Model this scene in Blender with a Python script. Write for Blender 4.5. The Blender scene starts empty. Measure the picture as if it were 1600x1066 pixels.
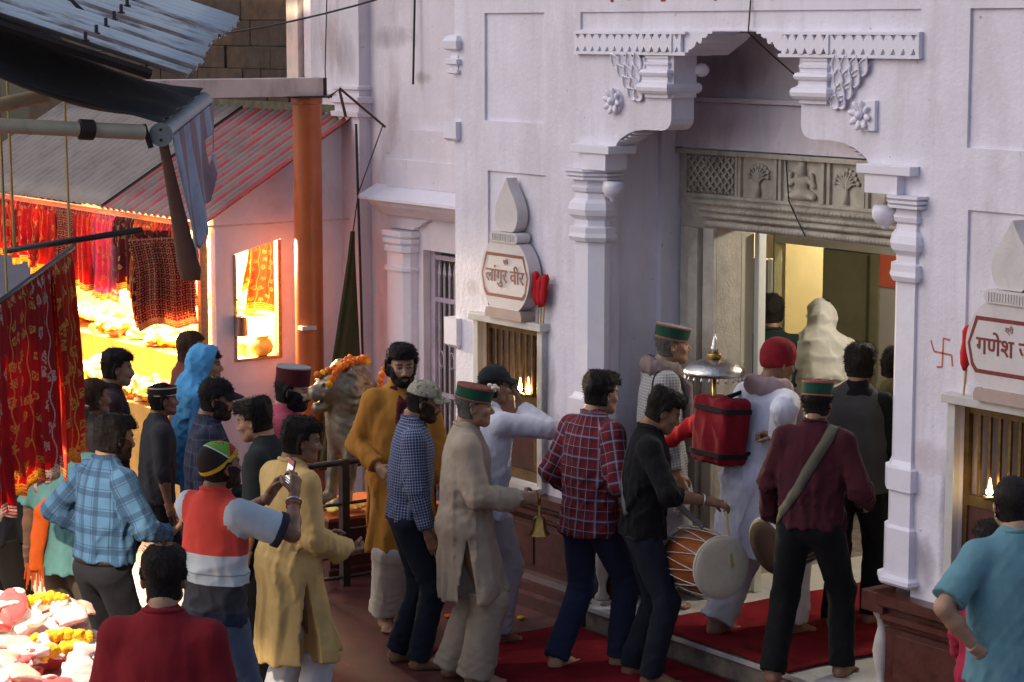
import bpy, bmesh, math, random
import numpy as np
from mathutils import Vector, Matrix, Quaternion
random.seed(7); rng = np.random.default_rng(7)
R = math.radians
S = bpy.context.scene

# ------------------------------------------------------------------ camera, sky, sun, exposure
cam = bpy.data.cameras.new('camera'); camo = bpy.data.objects.new('camera', cam)
S.collection.objects.link(camo); S.camera = camo
camo.location = (9.6, -8.38, 3.7)
camo.rotation_euler = (R(90 - 7.7197), 0, R(90 - 34.95975))
cam.sensor_width = 36.0; cam.lens = 36.0 * 3600 / 1600
cam.clip_start = .1; cam.clip_end = 400

SUN_EL, SUN_AZ = R(38), R(208)      # soft dusk light from the open street side
world = bpy.data.worlds.new('World'); S.world = world; world.use_nodes = True
wn = world.node_tree; wn.nodes.clear()
sky = wn.nodes.new('ShaderNodeTexSky'); sky.sky_type = 'NISHITA'; sky.sun_disc = False
sky.sun_elevation = SUN_EL; sky.sun_rotation = SUN_AZ
sky.air_density = 1.0; sky.dust_density = 3.0; sky.ozone_density = 2.0
bg = wn.nodes.new('ShaderNodeBackground'); bg.inputs['Strength'].default_value = .132
wo = wn.nodes.new('ShaderNodeOutputWorld')
wn.links.new(sky.outputs[0], bg.inputs[0]); wn.links.new(bg.outputs[0], wo.inputs[0])
sl = bpy.data.lights.new('sun', 'SUN'); sl.energy = .5; sl.angle = R(100); sl.color = (.97, .96, 1)
so = bpy.data.objects.new('sun', sl); S.collection.objects.link(so)
_sd = Vector((math.sin(SUN_AZ) * math.cos(SUN_EL), math.cos(SUN_AZ) * math.cos(SUN_EL), math.sin(SUN_EL)))
so.rotation_euler = _sd.to_track_quat('Z', 'Y').to_euler()
S.view_settings.view_transform = 'Standard'; S.view_settings.look = 'None'
S.view_settings.gamma = 1; S.view_settings.use_curve_mapping = False
S.view_settings.exposure = 0.0

# ------------------------------------------------------------------ helpers
def link(o, parent=None):
    S.collection.objects.link(o)
    if parent is not None:
        o.parent = parent
        if parent.get('_w'): o.matrix_parent_inverse = Matrix.Translation(-Vector(parent.location))
    return o
def tag(o, label=None, cat=None, group=None, kind=None):
    if label: o['label'] = label
    if cat: o['category'] = cat
    if group: o['group'] = group
    if kind: o['kind'] = kind
    return o
def empty(name, loc=(0, 0, 0), rz=0.0, label=None, cat=None, group=None):
    o = bpy.data.objects.new(name, None); o.empty_display_size = .1
    link(o); o.location = loc; o.rotation_euler = (0, 0, rz)
    return tag(o, label, cat, group)
def meshdata(name, V, F, mat=None, smooth=False):
    me = bpy.data.meshes.new(name)
    if isinstance(F, np.ndarray):
        V = np.asarray(V, np.float32); n, k = F.shape
        me.vertices.add(len(V)); me.vertices.foreach_set('co', V.ravel())
        me.loops.add(n * k); me.loops.foreach_set('vertex_index', F.astype(np.int32).ravel())
        me.polygons.add(n); me.polygons.foreach_set('loop_start', np.arange(0, n * k, k, dtype=np.int32))
        me.update(calc_edges=True)
    else:
        me.from_pydata([tuple(map(float, v)) for v in V], [], [tuple(map(int, f)) for f in F]); me.update()
    if mat is not None: me.materials.append(mat)
    if smooth: me.polygons.foreach_set('use_smooth', np.ones(len(me.polygons), bool))
    return me
def mobj(name, V, F, mat=None, parent=None, smooth=False):
    return link(bpy.data.objects.new(name, meshdata(name, V, F, mat, smooth)), parent)

def wroot(name, loc, label, cat, group=None):
    """an Empty at a thing's base whose parts are given in world coordinates"""
    o = empty(name, loc, 0, label, cat, group); o['_w'] = 1; return o

class MB:
    """collects shapes, build() links them as one mesh object"""
    def __init__(s): s.V = []; s.F = []
    def add(s, V, F):
        n = len(s.V); s.V += [tuple(v) for v in V]; s.F += [tuple(i + n for i in f) for f in F]; return s
    def box(s, x0, x1, y0, y1, z0, z1, bv=0.0):
        if bv > 0:
            bm = bmesh.new(); bmesh.ops.create_cube(bm, size=1)
            bmesh.ops.scale(bm, vec=(x1 - x0, y1 - y0, z1 - z0), verts=bm.verts)
            bmesh.ops.translate(bm, vec=((x0 + x1) / 2, (y0 + y1) / 2, (z0 + z1) / 2), verts=bm.verts)
            bmesh.ops.bevel(bm, geom=bm.edges[:], offset=bv, segments=2, affect='EDGES', profile=.6)
            bm.verts.index_update()
            s.add([v.co[:] for v in bm.verts], [[v.index for v in f.verts] for f in bm.faces]); bm.free(); return s
        V = [(x, y, z) for z in (z0, z1) for x, y in ((x0, y0), (x1, y0), (x1, y1), (x0, y1))]
        return s.add(V, [(3, 2, 1, 0), (4, 5, 6, 7), (0, 1, 5, 4), (1, 2, 6, 5), (2, 3, 7, 6), (3, 0, 4, 7)])
    def rings(s, rings, closed=True, cap=True):
        n = len(rings[0]); V = [p for r in rings for p in r]; F = []
        for i in range(len(rings) - 1):
            for j in range(n if closed else n - 1):
                k = (j + 1) % n
                F.append((i * n + j, i * n + k, (i + 1) * n + k, (i + 1) * n + j))
        if cap and closed:
            F.append(tuple(range(n - 1, -1, -1))); F.append(tuple((len(rings) - 1) * n + j for j in range(n)))
        return s.add(V, F)
    def tube(s, pts, r, seg=8, cap=True):
        pts = [Vector(p) for p in pts]; rs = r if isinstance(r, (list, tuple)) else [r] * len(pts)
        rings = []; prev = None
        for i, p in enumerate(pts):
            t = (pts[min(i + 1, len(pts) - 1)] - pts[max(i - 1, 0)]).normalized()
            if prev is None:
                a = Vector((0, 0, 1)) if abs(t.z) < .9 else Vector((1, 0, 0))
                u = t.cross(a).normalized()
            else:
                u = (prev - t * prev.dot(t)).normalized()
            prev = u; w = t.cross(u)
            rings.append([(p + (u * math.cos(q) + w * math.sin(q)) * rs[i])[:] for q in [2 * math.pi * j / seg for j in range(seg)]])
        return s.rings(rings, True, cap)
    def prism(s, poly, axis, a0, a1):
        """poly: 2-D outline; axis 'y': (x,z) extruded in y; 'x': (y,z) in x; 'z': (x,y) in z"""
        f = {'y': lambda p, a: (p[0], a, p[1]), 'x': lambda p, a: (a, p[0], p[1]), 'z': lambda p, a: (p[0], p[1], a)}[axis]
        n = len(poly); V = [f(p, a0) for p in poly] + [f(p, a1) for p in poly]
        F = [tuple(range(n)), tuple(range(2 * n - 1, n - 1, -1))] + [(i, i + n, (i + 1) % n + n, (i + 1) % n) for i in range(n)]
        return s.add(V, F)
    def lathe(s, prof, c=(0, 0), seg=20, sx=1, sy=1):
        rings = [[(c[0] + r * sx * math.cos(2 * math.pi * j / seg), c[1] + r * sy * math.sin(2 * math.pi * j / seg), z) for j in range(seg)] for r, z in prof]
        return s.rings(rings)
    def ball(s, c, r, seg=12, rn=8):
        rx, ry, rz = r if isinstance(r, (tuple, list)) else (r, r, r)
        rings = []
        for i in range(rn + 1):
            a = -math.pi / 2 + math.pi * i / rn; k = max(math.cos(a), .02)
            rings.append([(c[0] + rx * k * math.cos(2 * math.pi * j / seg), c[1] + ry * k * math.sin(2 * math.pi * j / seg), c[2] + rz * math.sin(a)) for j in range(seg)])
        return s.rings(rings)
    def xf(s, M):
        s.V = [tuple(M @ Vector(v)) for v in s.V]; return s
    def build(s, name, mat=None, parent=None, smooth=False, fix=True, angle=None):
        me = meshdata(name, s.V, s.F, mat, smooth)
        if fix:
            bm = bmesh.new(); bm.from_mesh(me); bmesh.ops.recalc_face_normals(bm, faces=bm.faces[:]); bm.to_mesh(me); bm.free()
        if angle: me.set_sharp_from_angle(angle=R(angle))
        return link(bpy.data.objects.new(name, me), parent)

def loft_poly(poly, prof, y_clip=None):
    """poly: xy outline (ccw); prof: (z, out) rows; every row is the outline offset outward by out"""
    n = len(poly); rings = []
    nr = []
    for i in range(n):
        a = Vector(poly[i - 1]); b = Vector(poly[i]); c = Vector(poly[(i + 1) % n])
        e1 = (b - a).normalized(); e2 = (c - b).normalized()
        n1 = Vector((e1.y, -e1.x)); n2 = Vector((e2.y, -e2.x))
        m = (n1 + n2); m = m / max(m.dot(n1), .3)
        nr.append(m)
    for z, o in prof:
        rings.append([(poly[i][0] + nr[i].x * o, poly[i][1] + nr[i].y * o, z) for i in range(n)])
    return rings
def rectpoly(x0, x1, y0, y1): return [(x0, y0), (x1, y0), (x1, y1), (x0, y1)]

# ------------------------------------------------------------------ materials
MATS = {}
def nmat(name):
    m = bpy.data.materials.new(name); m.use_nodes = True; MATS[name] = m
    nt = m.node_tree; b = nt.nodes['Principled BSDF']
    return m, nt, b
def N(nt, t, **kw):
    n = nt.nodes.new('ShaderNode' + t)
    for k, v in kw.items():
        if k in n.inputs: n.inputs[k].default_value = v
        else: setattr(n, k, v)
    return n
def mixc(nt, fac, a, b, blend='MIX'):
    n = nt.nodes.new('ShaderNodeMix'); n.data_type = 'RGBA'; n.blend_type = blend
    for i, v in ((0, fac), (6, a), (7, b)):
        if isinstance(v, bpy.types.NodeSocket): nt.links.new(v, n.inputs[i])
        elif i == 0: n.inputs[0].default_value = v
        else: n.inputs[i].default_value = (*v, 1) if len(v) == 3 else v
    return n.outputs[2]
def mth(nt, op, a, b=None, c=None):
    n = nt.nodes.new('ShaderNodeMath'); n.operation = op
    for i, v in enumerate((a, b, c)):
        if v is None: continue
        if isinstance(v, bpy.types.NodeSocket): nt.links.new(v, n.inputs[i])
        else: n.inputs[i].default_value = v
    return n.outputs[0]
def ramp(nt, fac, stops):
    n = nt.nodes.new('ShaderNodeValToRGB'); nt.links.new(fac, n.inputs[0])
    e = n.color_ramp.elements
    while len(e) < len(stops): e.new(.5)
    for i, (p, c) in enumerate(stops):
        e[i].position = p; e[i].color = (*c, 1) if len(c) == 3 else c
    return n.outputs[0]
def gmap(nt, fac, lo, hi):
    n = nt.nodes.new('ShaderNodeMapRange'); nt.links.new(fac, n.inputs[0])
    n.inputs[1].default_value = lo; n.inputs[2].default_value = hi; return n.outputs[0]
def noise(nt, scale, detail=4, rough=.55, vec=None, dist=0):
    n = N(nt, 'TexNoise'); n.inputs['Scale'].default_value = scale; n.inputs['Detail'].default_value = detail
    n.inputs['Roughness'].default_value = rough; n.inputs['Distortion'].default_value = dist
    if vec is not None: nt.links.new(vec, n.inputs['Vector'])
    return n.outputs[0]
def ocoord(nt): return nt.nodes.new('ShaderNodeTexCoord').outputs['Object']
def scaled(nt, vec, s):
    n = nt.nodes.new('ShaderNodeVectorMath'); n.operation = 'MULTIPLY'; nt.links.new(vec, n.inputs[0]); n.inputs[1].default_value = s
    return n.outputs[0]
def bump(nt, b, h, strength=.3, dist=.01):
    n = N(nt, 'Bump'); n.inputs['Strength'].default_value = strength; n.inputs['Distance'].default_value = dist
    nt.links.new(h, n.inputs['Height']); nt.links.new(n.outputs[0], b.inputs['Normal'])
def worn(name, col, var=.12, rough=.7, metal=0, scale=6, dirt=None, dirt_amt=.35, dscale=2.2, bmp=.25, bscale=60, streak=False, stretch=(1, 1, 1), spec=.5):
    """painted / plastered / stone surface: two-scale tone variation, patches of dirt, fine relief"""
    m, nt, b = nmat(name); oc = ocoord(nt); v = scaled(nt, oc, stretch)
    n1 = noise(nt, scale, 5, .6, v)
    c = mixc(nt, gmap(nt, n1, .3, .7), [x * (1 - var) for x in col], [min(1, x * (1 + var)) for x in col])
    if dirt is not None:
        dv = scaled(nt, oc, (1, 1, .28)) if streak else oc
        n2 = noise(nt, dscale, 7, .68, dv, .3)
        c = mixc(nt, mth(nt, 'MULTIPLY', gmap(nt, n2, .5, .75), dirt_amt), c, dirt)
    nt.links.new(c, b.inputs['Base Color'])
    b.inputs['Roughness'].default_value = rough; b.inputs['Metallic'].default_value = metal
    b.inputs['Specular IOR Level'].default_value = spec
    if bmp: bump(nt, b, noise(nt, bscale, 4, .6, oc), bmp, .006)
    return m
def emis(name, col, strength):
    m, nt, b = nmat(name); b.inputs['Base Color'].default_value = (*col, 1)
    b.inputs['Emission Color'].default_value = (*col, 1); b.inputs['Emission Strength'].default_value = strength
    return m
# ------------------------------------------------------------------ signed-distance sculpting (bodies, clothes, statue)
def nv(v): v = np.asarray(v, float); return v / max(np.linalg.norm(v), 1e-9)
class Field:
    def __init__(s, lo, hi, h):
        s.h = h; s.lo = np.asarray(lo, float); n = np.maximum(np.ceil((np.asarray(hi, float) - s.lo) / h).astype(int) + 1, 4)
        s.n = n; s.D = np.full(n, .3, np.float32)
        s.ax = [s.lo[i] + h * np.arange(n[i]) for i in range(3)]
    def _sub(s, lo, hi):
        a = np.clip(((np.asarray(lo) - s.lo) / s.h).astype(int), 0, s.n - 1); b = np.clip(((np.asarray(hi) - s.lo) / s.h).astype(int) + 2, 1, s.n)
        if np.any(b <= a): return None, None
        sl = tuple(slice(a[i], b[i]) for i in range(3))
        X = s.ax[0][sl[0]][:, None, None]; Y = s.ax[1][sl[1]][None, :, None]; Z = s.ax[2][sl[2]][None, None, :]
        return sl, (X, Y, Z)
    def _mix(s, sl, d, k, op):
        a = s.D[sl]
        if op == 'u':
            if k > 0:
                h = np.clip(.5 + .5 * (a - d) / k, 0, 1); s.D[sl] = a * (1 - h) + d * h - k * h * (1 - h)
            else: s.D[sl] = np.minimum(a, d)
        elif op == 's':
            d = -d
            if k > 0:
                h = np.clip(.5 - .5 * (a - d) / k, 0, 1); s.D[sl] = a * (1 - h) + d * h + k * h * (1 - h)
            else: s.D[sl] = np.maximum(a, d)
    def cone(s, a, b, ra, rb, k=.03, op='u', right=None, kx=1.0, cap=False, capa=False):
        """rounded cone from a to b; right/kx widen it along one direction; cap cuts its b end flat"""
        a = np.asarray(a, float); b = np.asarray(b, float); pad = max(ra, rb) * max(kx, 1) + k + 2 * s.h
        sl, P = s._sub(np.minimum(a, b) - pad, np.maximum(a, b) + pad)
        if sl is None: return s
        ab = b - a; L2 = max(ab @ ab, 1e-9); L = math.sqrt(L2)
        V = [P[i] - a[i] for i in range(3)]
        t0 = (V[0] * ab[0] + V[1] * ab[1] + V[2] * ab[2]) / L2; t = np.clip(t0, 0, 1)
        W = [V[i] - t * ab[i] for i in range(3)]
        if right is not None:
            r = nv(right); q = (W[0] * r[0] + W[1] * r[1] + W[2] * r[2]) * (1 / kx - 1)
            W = [W[i] + q * r[i] for i in range(3)]
        d = np.sqrt(W[0] ** 2 + W[1] ** 2 + W[2] ** 2) - (ra + (rb - ra) * t)
        if cap: d = np.maximum(d, (t0 - 1) * L)
        if capa: d = np.maximum(d, -t0 * L)
        s._mix(sl, d.astype(np.float32), k, op); return s
    def ell(s, c, r, k=.02, op='u', M=None):
        """ellipsoid with radii r; M columns are its axes"""
        c = np.asarray(c, float); r = np.asarray(r, float); pad = max(r) + k + 2 * s.h
        sl, P = s._sub(c - pad, c + pad)
        if sl is None: return s
        V = [P[i] - c[i] for i in range(3)]
        if M is not None: V = [V[0] * M[0, j] + V[1] * M[1, j] + V[2] * M[2, j] for j in range(3)]
        q = np.sqrt(sum((V[i] / r[i]) ** 2 for i in range(3)))
        d = (q - 1) * min(r) * (.5 + .5 * np.clip(q, 0, 1)) if False else (q - 1) * (r.min() * .6 + r.mean() * .4)
        s._mix(sl, d.astype(np.float32), k, op); return s
    def half(s, p, n, k=0):
        """keep the side that n points to"""
        n = nv(n); p = np.asarray(p, float)
        X = s.ax[0][:, None, None]; Y = s.ax[1][None, :, None]; Z = s.ax[2][None, None, :]
        d = ((X - p[0]) * n[0] + (Y - p[1]) * n[1] + (Z - p[2]) * n[2])
        s._mix((slice(None),) * 3, d.astype(np.float32), k, 's'); return s
    def func(s, f, band=.05):
        """add f(P) where the surface passes"""
        i = np.nonzero(np.abs(s.D) < band)
        P = np.stack([s.ax[j][i[j]] for j in range(3)], 1)
        s.D[i] += f(P).astype(np.float32); return s
    def clip(s, f):
        i = np.nonzero(s.D < .06); P = np.stack([s.ax[j][i[j]] for j in range(3)], 1)
        s.D[i] = np.maximum(s.D[i], f(P)); return s
    def at(s, P):
        P = np.atleast_2d(P); q = (P - s.lo) / s.h; q = np.clip(q, 0, s.n - 1.001); i = q.astype(int); t = q - i
        r = 0
        for dx in (0, 1):
            for dy in (0, 1):
                for dz in (0, 1):
                    w = (t[:, 0] if dx else 1 - t[:, 0]) * (t[:, 1] if dy else 1 - t[:, 1]) * (t[:, 2] if dz else 1 - t[:, 2])
                    r = r + w * s.D[i[:, 0] + dx, i[:, 1] + dy, i[:, 2] + dz]
        return r
    def grad(s, P):
        e = s.h
        g = np.stack([s.at(P + np.eye(3)[i] * e) - s.at(P - np.eye(3)[i] * e) for i in range(3)], 1)
        return g / np.maximum(np.linalg.norm(g, axis=1, keepdims=True), 1e-6)
    def snap(s, P, off=0.0, it=6):
        P = np.array(P, float)
        for _ in range(it): P = P - s.grad(P) * (s.at(P) - off)[:, None]
        return P
    def mesh(s):
        D = np.pad(s.D, 1, constant_values=.3); n = D.shape; neg = D < 0
        c = [neg[a:n[0] - 1 + a, b:n[1] - 1 + b, d:n[2] - 1 + d] for a in (0, 1) for b in (0, 1) for d in (0, 1)]
        sm = np.sum(c, axis=0, dtype=np.int8) if False else sum(x.astype(np.int8) for x in c)
        act = (sm > 0) & (sm < 8); idx = np.full(act.shape, -1, np.int32)
        I = np.stack(np.nonzero(act), 1); idx[act] = np.arange(len(I))
        if len(I) == 0: return np.zeros((0, 3)), np.zeros((0, 4), int)
        off = np.array([(a, b, d) for a in (0, 1) for b in (0, 1) for d in (0, 1)])
        val = np.stack([D[I[:, 0] + o[0], I[:, 1] + o[1], I[:, 2] + o[2]] for o in off], 1)
        acc = np.zeros((len(I), 3)); cnt = np.zeros(len(I))
        for i in range(8):
            for j in range(i + 1, 8):
                if np.abs(off[i] - off[j]).sum() != 1: continue
                m = (val[:, i] < 0) != (val[:, j] < 0)
                t = val[:, i] / np.where(m, val[:, i] - val[:, j], 1)
                acc += np.where(m[:, None], off[i] + t[:, None] * (off[j] - off[i]), 0); cnt += m
        V = (I + acc / cnt[:, None] - 1) * s.h + s.lo
        F = []
        for ax in range(3):
            sl0 = [slice(1, -1)] * 3; sl1 = [slice(1, -1)] * 3
            sl0[ax] = slice(0, -1); sl1[ax] = slice(1, None)
            # keep clear of the border on the other axes
            A = neg[tuple(sl0)]; B = neg[tuple(sl1)]
            e = np.nonzero(A != B); fl = A[e]
            base = np.stack(e, 1) + np.array([0 if i == ax else 1 for i in range(3)])
            u, w = [i for i in range(3) if i != ax]
            def cell(du, dw):
                q = base.copy(); q[:, u] -= du; q[:, w] -= dw; return idx[q[:, 0], q[:, 1], q[:, 2]]
            q = np.stack([cell(1, 1), cell(0, 1), cell(0, 0), cell(1, 0)], 1)
            flip = fl if ax != 1 else ~fl
            q[~flip] = q[~flip][:, ::-1]
            F.append(q)
        F = np.concatenate(F); F = F[(F >= 0).all(1)]
        return V, F
def join(parts):
    Vs = []; Fs = []; n = 0
    for V, F in parts:
        if len(V) == 0: continue
        Vs.append(V); Fs.append(F + n); n += len(V)
    return np.concatenate(Vs), np.concatenate(Fs)
class Folds:
    """cloth creases: warped ridges, seeded"""
    def __init__(s, seed, freq, aniso=(1, 1, 1), n=5):
        g = np.random.default_rng(seed)
        s.k = g.normal(size=(n, 3)); s.k /= np.linalg.norm(s.k, axis=1, keepdims=True)
        s.k *= np.asarray(aniso); s.k *= freq * g.uniform(.6, 1.5, (n, 1))
        s.w = g.normal(size=(n, 3)) * freq * .35; s.p = g.uniform(0, 6.28, (n, 2)); s.a = g.uniform(.5, 1, n)
    def __call__(s, P):
        r = 0
        for i in range(len(s.k)):
            x = P @ s.k[i] + s.p[i, 0] + 1.4 * np.sin(P @ s.w[i] + s.p[i, 1])
            r = r + s.a[i] * (1 - 2 * np.abs(np.sin(x * .5)) ** .8)
        return r / len(s.k) + .3
def ik(a, c, l1, l2, pole):
    a = np.asarray(a, float); c = np.asarray(c, float); v = c - a; L = np.linalg.norm(v)
    if L > (l1 + l2) * .995: c = a + v / L * (l1 + l2) * .995; v = c - a; L = np.linalg.norm(v)
    u = v / L; x = (l1 * l1 - l2 * l2 + L * L) / (2 * L); hgt = math.sqrt(max(l1 * l1 - x * x, 0))
    p = np.asarray(pole, float); p = p - u * (p @ u); p = nv(p)
    return a + u * x + p * hgt, c
def rotz(a): c, s = math.cos(a), math.sin(a); return np.array([[c, -s, 0], [s, c, 0], [0, 0, 1.]])
def rotx(a): c, s = math.cos(a), math.sin(a); return np.array([[1, 0, 0], [0, c, -s], [0, s, c.__float__()]])
def roty(a): c, s = math.cos(a), math.sin(a); return np.array([[c, 0, s], [0, 1, 0], [-s, 0, c]])
# ------------------------------------------------------------------ cloth, skin, hair materials
def cloth(name, col, kind='plain', c2=None, c3=None, per=.05, wid=.25, rough=.9, bscale=420, c4=None, var=.1, sheen=.03):
    """woven cloth; patterns follow the garment through its 'cu' attribute (metres round and along the limb)"""
    if name in MATS: return MATS[name]
    m, nt, b = nmat(name); oc = ocoord(nt)
    n1 = noise(nt, 9, 4, .6, oc)
    def tone(c): return [x * (1 - var) for x in c], [min(1, x * (1 + var)) for x in c]
    base = mixc(nt, gmap(nt, n1, .3, .7), *tone(col))
    if kind != 'plain':
        at = N(nt, 'Attribute'); at.attribute_name = 'cu'; sp = N(nt, 'SeparateXYZ'); nt.links.new(at.outputs['Vector'], sp.inputs[0])
        u, v = sp.outputs[0], sp.outputs[1]
        def line(x, p, w, off=0.0):
            f = mth(nt, 'FRACT', mth(nt, 'ADD', mth(nt, 'DIVIDE', x, p), off)); return mth(nt, 'LESS_THAN', f, w)
        if kind == 'check':        # small two-way check
            a = line(u, per, wid); c = line(v, per, wid)
            base = mixc(nt, mth(nt, 'MAXIMUM', a, c), base, c2)
            base = mixc(nt, mth(nt, 'MULTIPLY', a, c), base, c3 or c2)
        elif kind == 'plaid':      # broad bands that darken where they cross, thin light lines
            for x in (u, v):
                base = mixc(nt, mth(nt, 'MULTIPLY', line(x, per, wid), .55), base, c2)
            if c3:
                for x in (u, v): base = mixc(nt, mth(nt, 'MULTIPLY', line(x, per, .05, .62), .55), base, c3)
            if c4:
                for x in (u, v): base = mixc(nt, mth(nt, 'MULTIPLY', line(x, per * 2, .10, .33), .35), base, c4)
        elif kind == 'bands':      # colour by height on the torso: list of (top v, colour)
            base = None
            for vt, c in c2:
                base = mixc(nt, 0, c, c) if base is None else mixc(nt, mth(nt, 'GREATER_THAN', v, vt), base, c)
            if c3: base = mixc(nt, mth(nt, 'GREATER_THAN', sp.outputs[2], .5), base, c3)
        elif kind == 'pin':
            base = mixc(nt, mth(nt, 'MULTIPLY', line(u, per, wid), .6), base, c2)
    nt.links.new(base, b.inputs['Base Color'])
    b.inputs['Roughness'].default_value = rough; b.inputs['Specular IOR Level'].default_value = .15
    b.inputs['Sheen Weight'].default_value = sheen; b.inputs['Sheen Roughness'].default_value = .6
    w = noise(nt, bscale, 2, .5, oc)
    rn = N(nt, 'TexNoise'); rn.noise_type = 'RIDGED_MULTIFRACTAL'; rn.inputs['Scale'].default_value = 13; rn.inputs['Detail'].default_value = 2.2; rn.inputs['Roughness'].default_value = .45; rn.inputs['Distortion'].default_value = .9; nt.links.new(scaled(nt, oc, (1, 1, .55)), rn.inputs['Vector'])
    bump(nt, b, mth(nt, 'ADD', mth(nt, 'MULTIPLY', w, .06), mth(nt, 'MULTIPLY', rn.outputs[0], .5)), .5, .014)
    return m
def skinmat(name, col):
    if name in MATS: return MATS[name]
    m, nt, b = nmat(name); oc = ocoord(nt)
    at = N(nt, 'Attribute'); at.attribute_name = 'tint'; sp = N(nt, 'SeparateXYZ'); nt.links.new(at.outputs['Vector'], sp.inputs[0])
    c = mixc(nt, gmap(nt, noise(nt, 24, 4, .6, oc), .3, .7), [x * .88 for x in col], [x * 1.1 for x in col])
    c = mixc(nt, sp.outputs[0], c, (.012, .009, .008))
    c = mixc(nt, sp.outputs[1], c, (col[0] * .8, col[1] * .45, col[2] * .45))
    nt.links.new(c, b.inputs['Base Color']); b.inputs['Roughness'].default_value = .48
    b.inputs['Specular IOR Level'].default_value = .4
    bump(nt, b, noise(nt, 260, 3, .6, oc), .12, .003)
    return m
def hairmat(name, col):
    if name in MATS: return MATS[name]
    m, nt, b = nmat(name); oc = ocoord(nt)
    n = noise(nt, 90, 4, .7, scaled(nt, oc, (1, 1, .35)))
    nt.links.new(mixc(nt, gmap(nt, n, .3, .7), [x * .5 for x in col], [x * 1.6 for x in col]), b.inputs['Base Color'])
    b.inputs['Roughness'].default_value = .6; b.inputs['Specular IOR Level'].default_value = .12
    bump(nt, b, n, .8, .008); return m
SK = {'d': skinmat('skin_dark', (.24, .125, .075)), 'm': skinmat('skin_medium', (.33, .18, .11)), 'l': skinmat('skin_light', (.42, .245, .16))}
HAIR = hairmat('black_hair', (.014, .011, .010)); HAIRG = hairmat('grey_hair', (.10, .09, .085)); STUB = hairmat('stubble', (.035, .022, .016)); HAIRB = hairmat('brown_hair', (.06, .03, .018))
EYEM, _nt, _b = nmat('eye_white'); _b.inputs['Base Color'].default_value = (.55, .5, .46, 1); _b.inputs['Roughness'].default_value = .15
IRIS, _nt, _b = nmat('eye_iris'); _b.inputs['Base Color'].default_value = (.012, .007, .005, 1); _b.inputs['Roughness'].default_value = .1

# ------------------------------------------------------------------ head (local frame: origin mid-head, +Y face, +X its right)
def head_field(h=.0055, jaw=1.0, nose=1.0):
    f = Field((-.135, -.165, -.20), (.135, .165, .20), h)
    f.ell((0, -.012, .028), (.077, .098, .093), k=0)
    f.ell((0, .03, -.045), (.06 * jaw, .068, .075), k=.05)                 # lower face
    f.ell((0, .072, -.10), (.027 * jaw, .024, .02), k=.03)                 # chin
    f.cone((-.05, .03, -.075), (-.02, .07, -.10), .018, .018, k=.03); f.cone((.05, .03, -.075), (.02, .07, -.10), .018, .018, k=.03)
    f.cone((-.035, .077, .022), (.035, .077, .022), .013, .013, k=.02)    # brow
    for s in (-1, 1):
        f.ell((s * .047, .062, -.028), (.02, .018, .018), k=.025)          # cheek
        f.ell((s * .031, .094, .003), (.02, .016, .012), k=.012, op='s')   # eye socket
        f.ell((s * .031, .078, .003), (.0155, .013, .011), k=.005)         # lids
        E = np.array([[.35, .93, 0], [-.93 * s, .35 * s, 0], [0, 0, 1.]]) if False else rotz(s * .35)
        f.ell((s * .083, -.008, -.012), (.012, .019, .033), k=.008, M=E)   # ear
        f.ell((s * .091, -.004, -.008), (.008, .010, .019), k=.005, op='s', M=E)
        f.ell((s * .0135, .103, -.041), (.009, .011, .009), k=.008)        # nostril wing
    f.cone((0, .088, .012), (0, .107 + .006 * nose, -.034), .008, .0125, k=.012)   # nose
    f.ell((0, .092, -.066), (.024, .013, .0065), k=.007); f.ell((0, .090, -.078), (.02, .013, .007), k=.007)
    f.cone((-.02, .103, -.0715), (.02, .103, -.0715), .003, .003, k=.004, op='s')
    f.cone((0, -.03, -.07), (0, -.05, -.20), .056, .058, k=.04)            # neck
    return f
_hf = {}
def head_mesh(h, jaw, nose):
    k = (h, round(jaw, 2), round(nose, 2))
    if k not in _hf:
        f = head_field(*k); V, F = f.mesh(); _hf[k] = (f, V, F)
    return _hf[k]
def face_tint(V):
    t = np.zeros((len(V), 3))
    x = np.abs(V[:, 0]); y = V[:, 1]; z = V[:, 2]
    brow = (y > .055) & (np.abs(z - .026 - .10 * np.clip(x - .012, 0, .02) + .25 * np.clip(x - .034, 0, .03)) < .0055) & (x > .011) & (x < .055)
    t[brow, 0] = .85
    lip = (y > .08) & (x < .026) & (np.abs(z + .0715) < .012); t[lip, 1] = .7
    lid = (y > .06) & (np.abs(x - .031) < .017) & (np.abs(z - .003) < .0035); t[lid, 0] = .8
    return t
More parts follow.
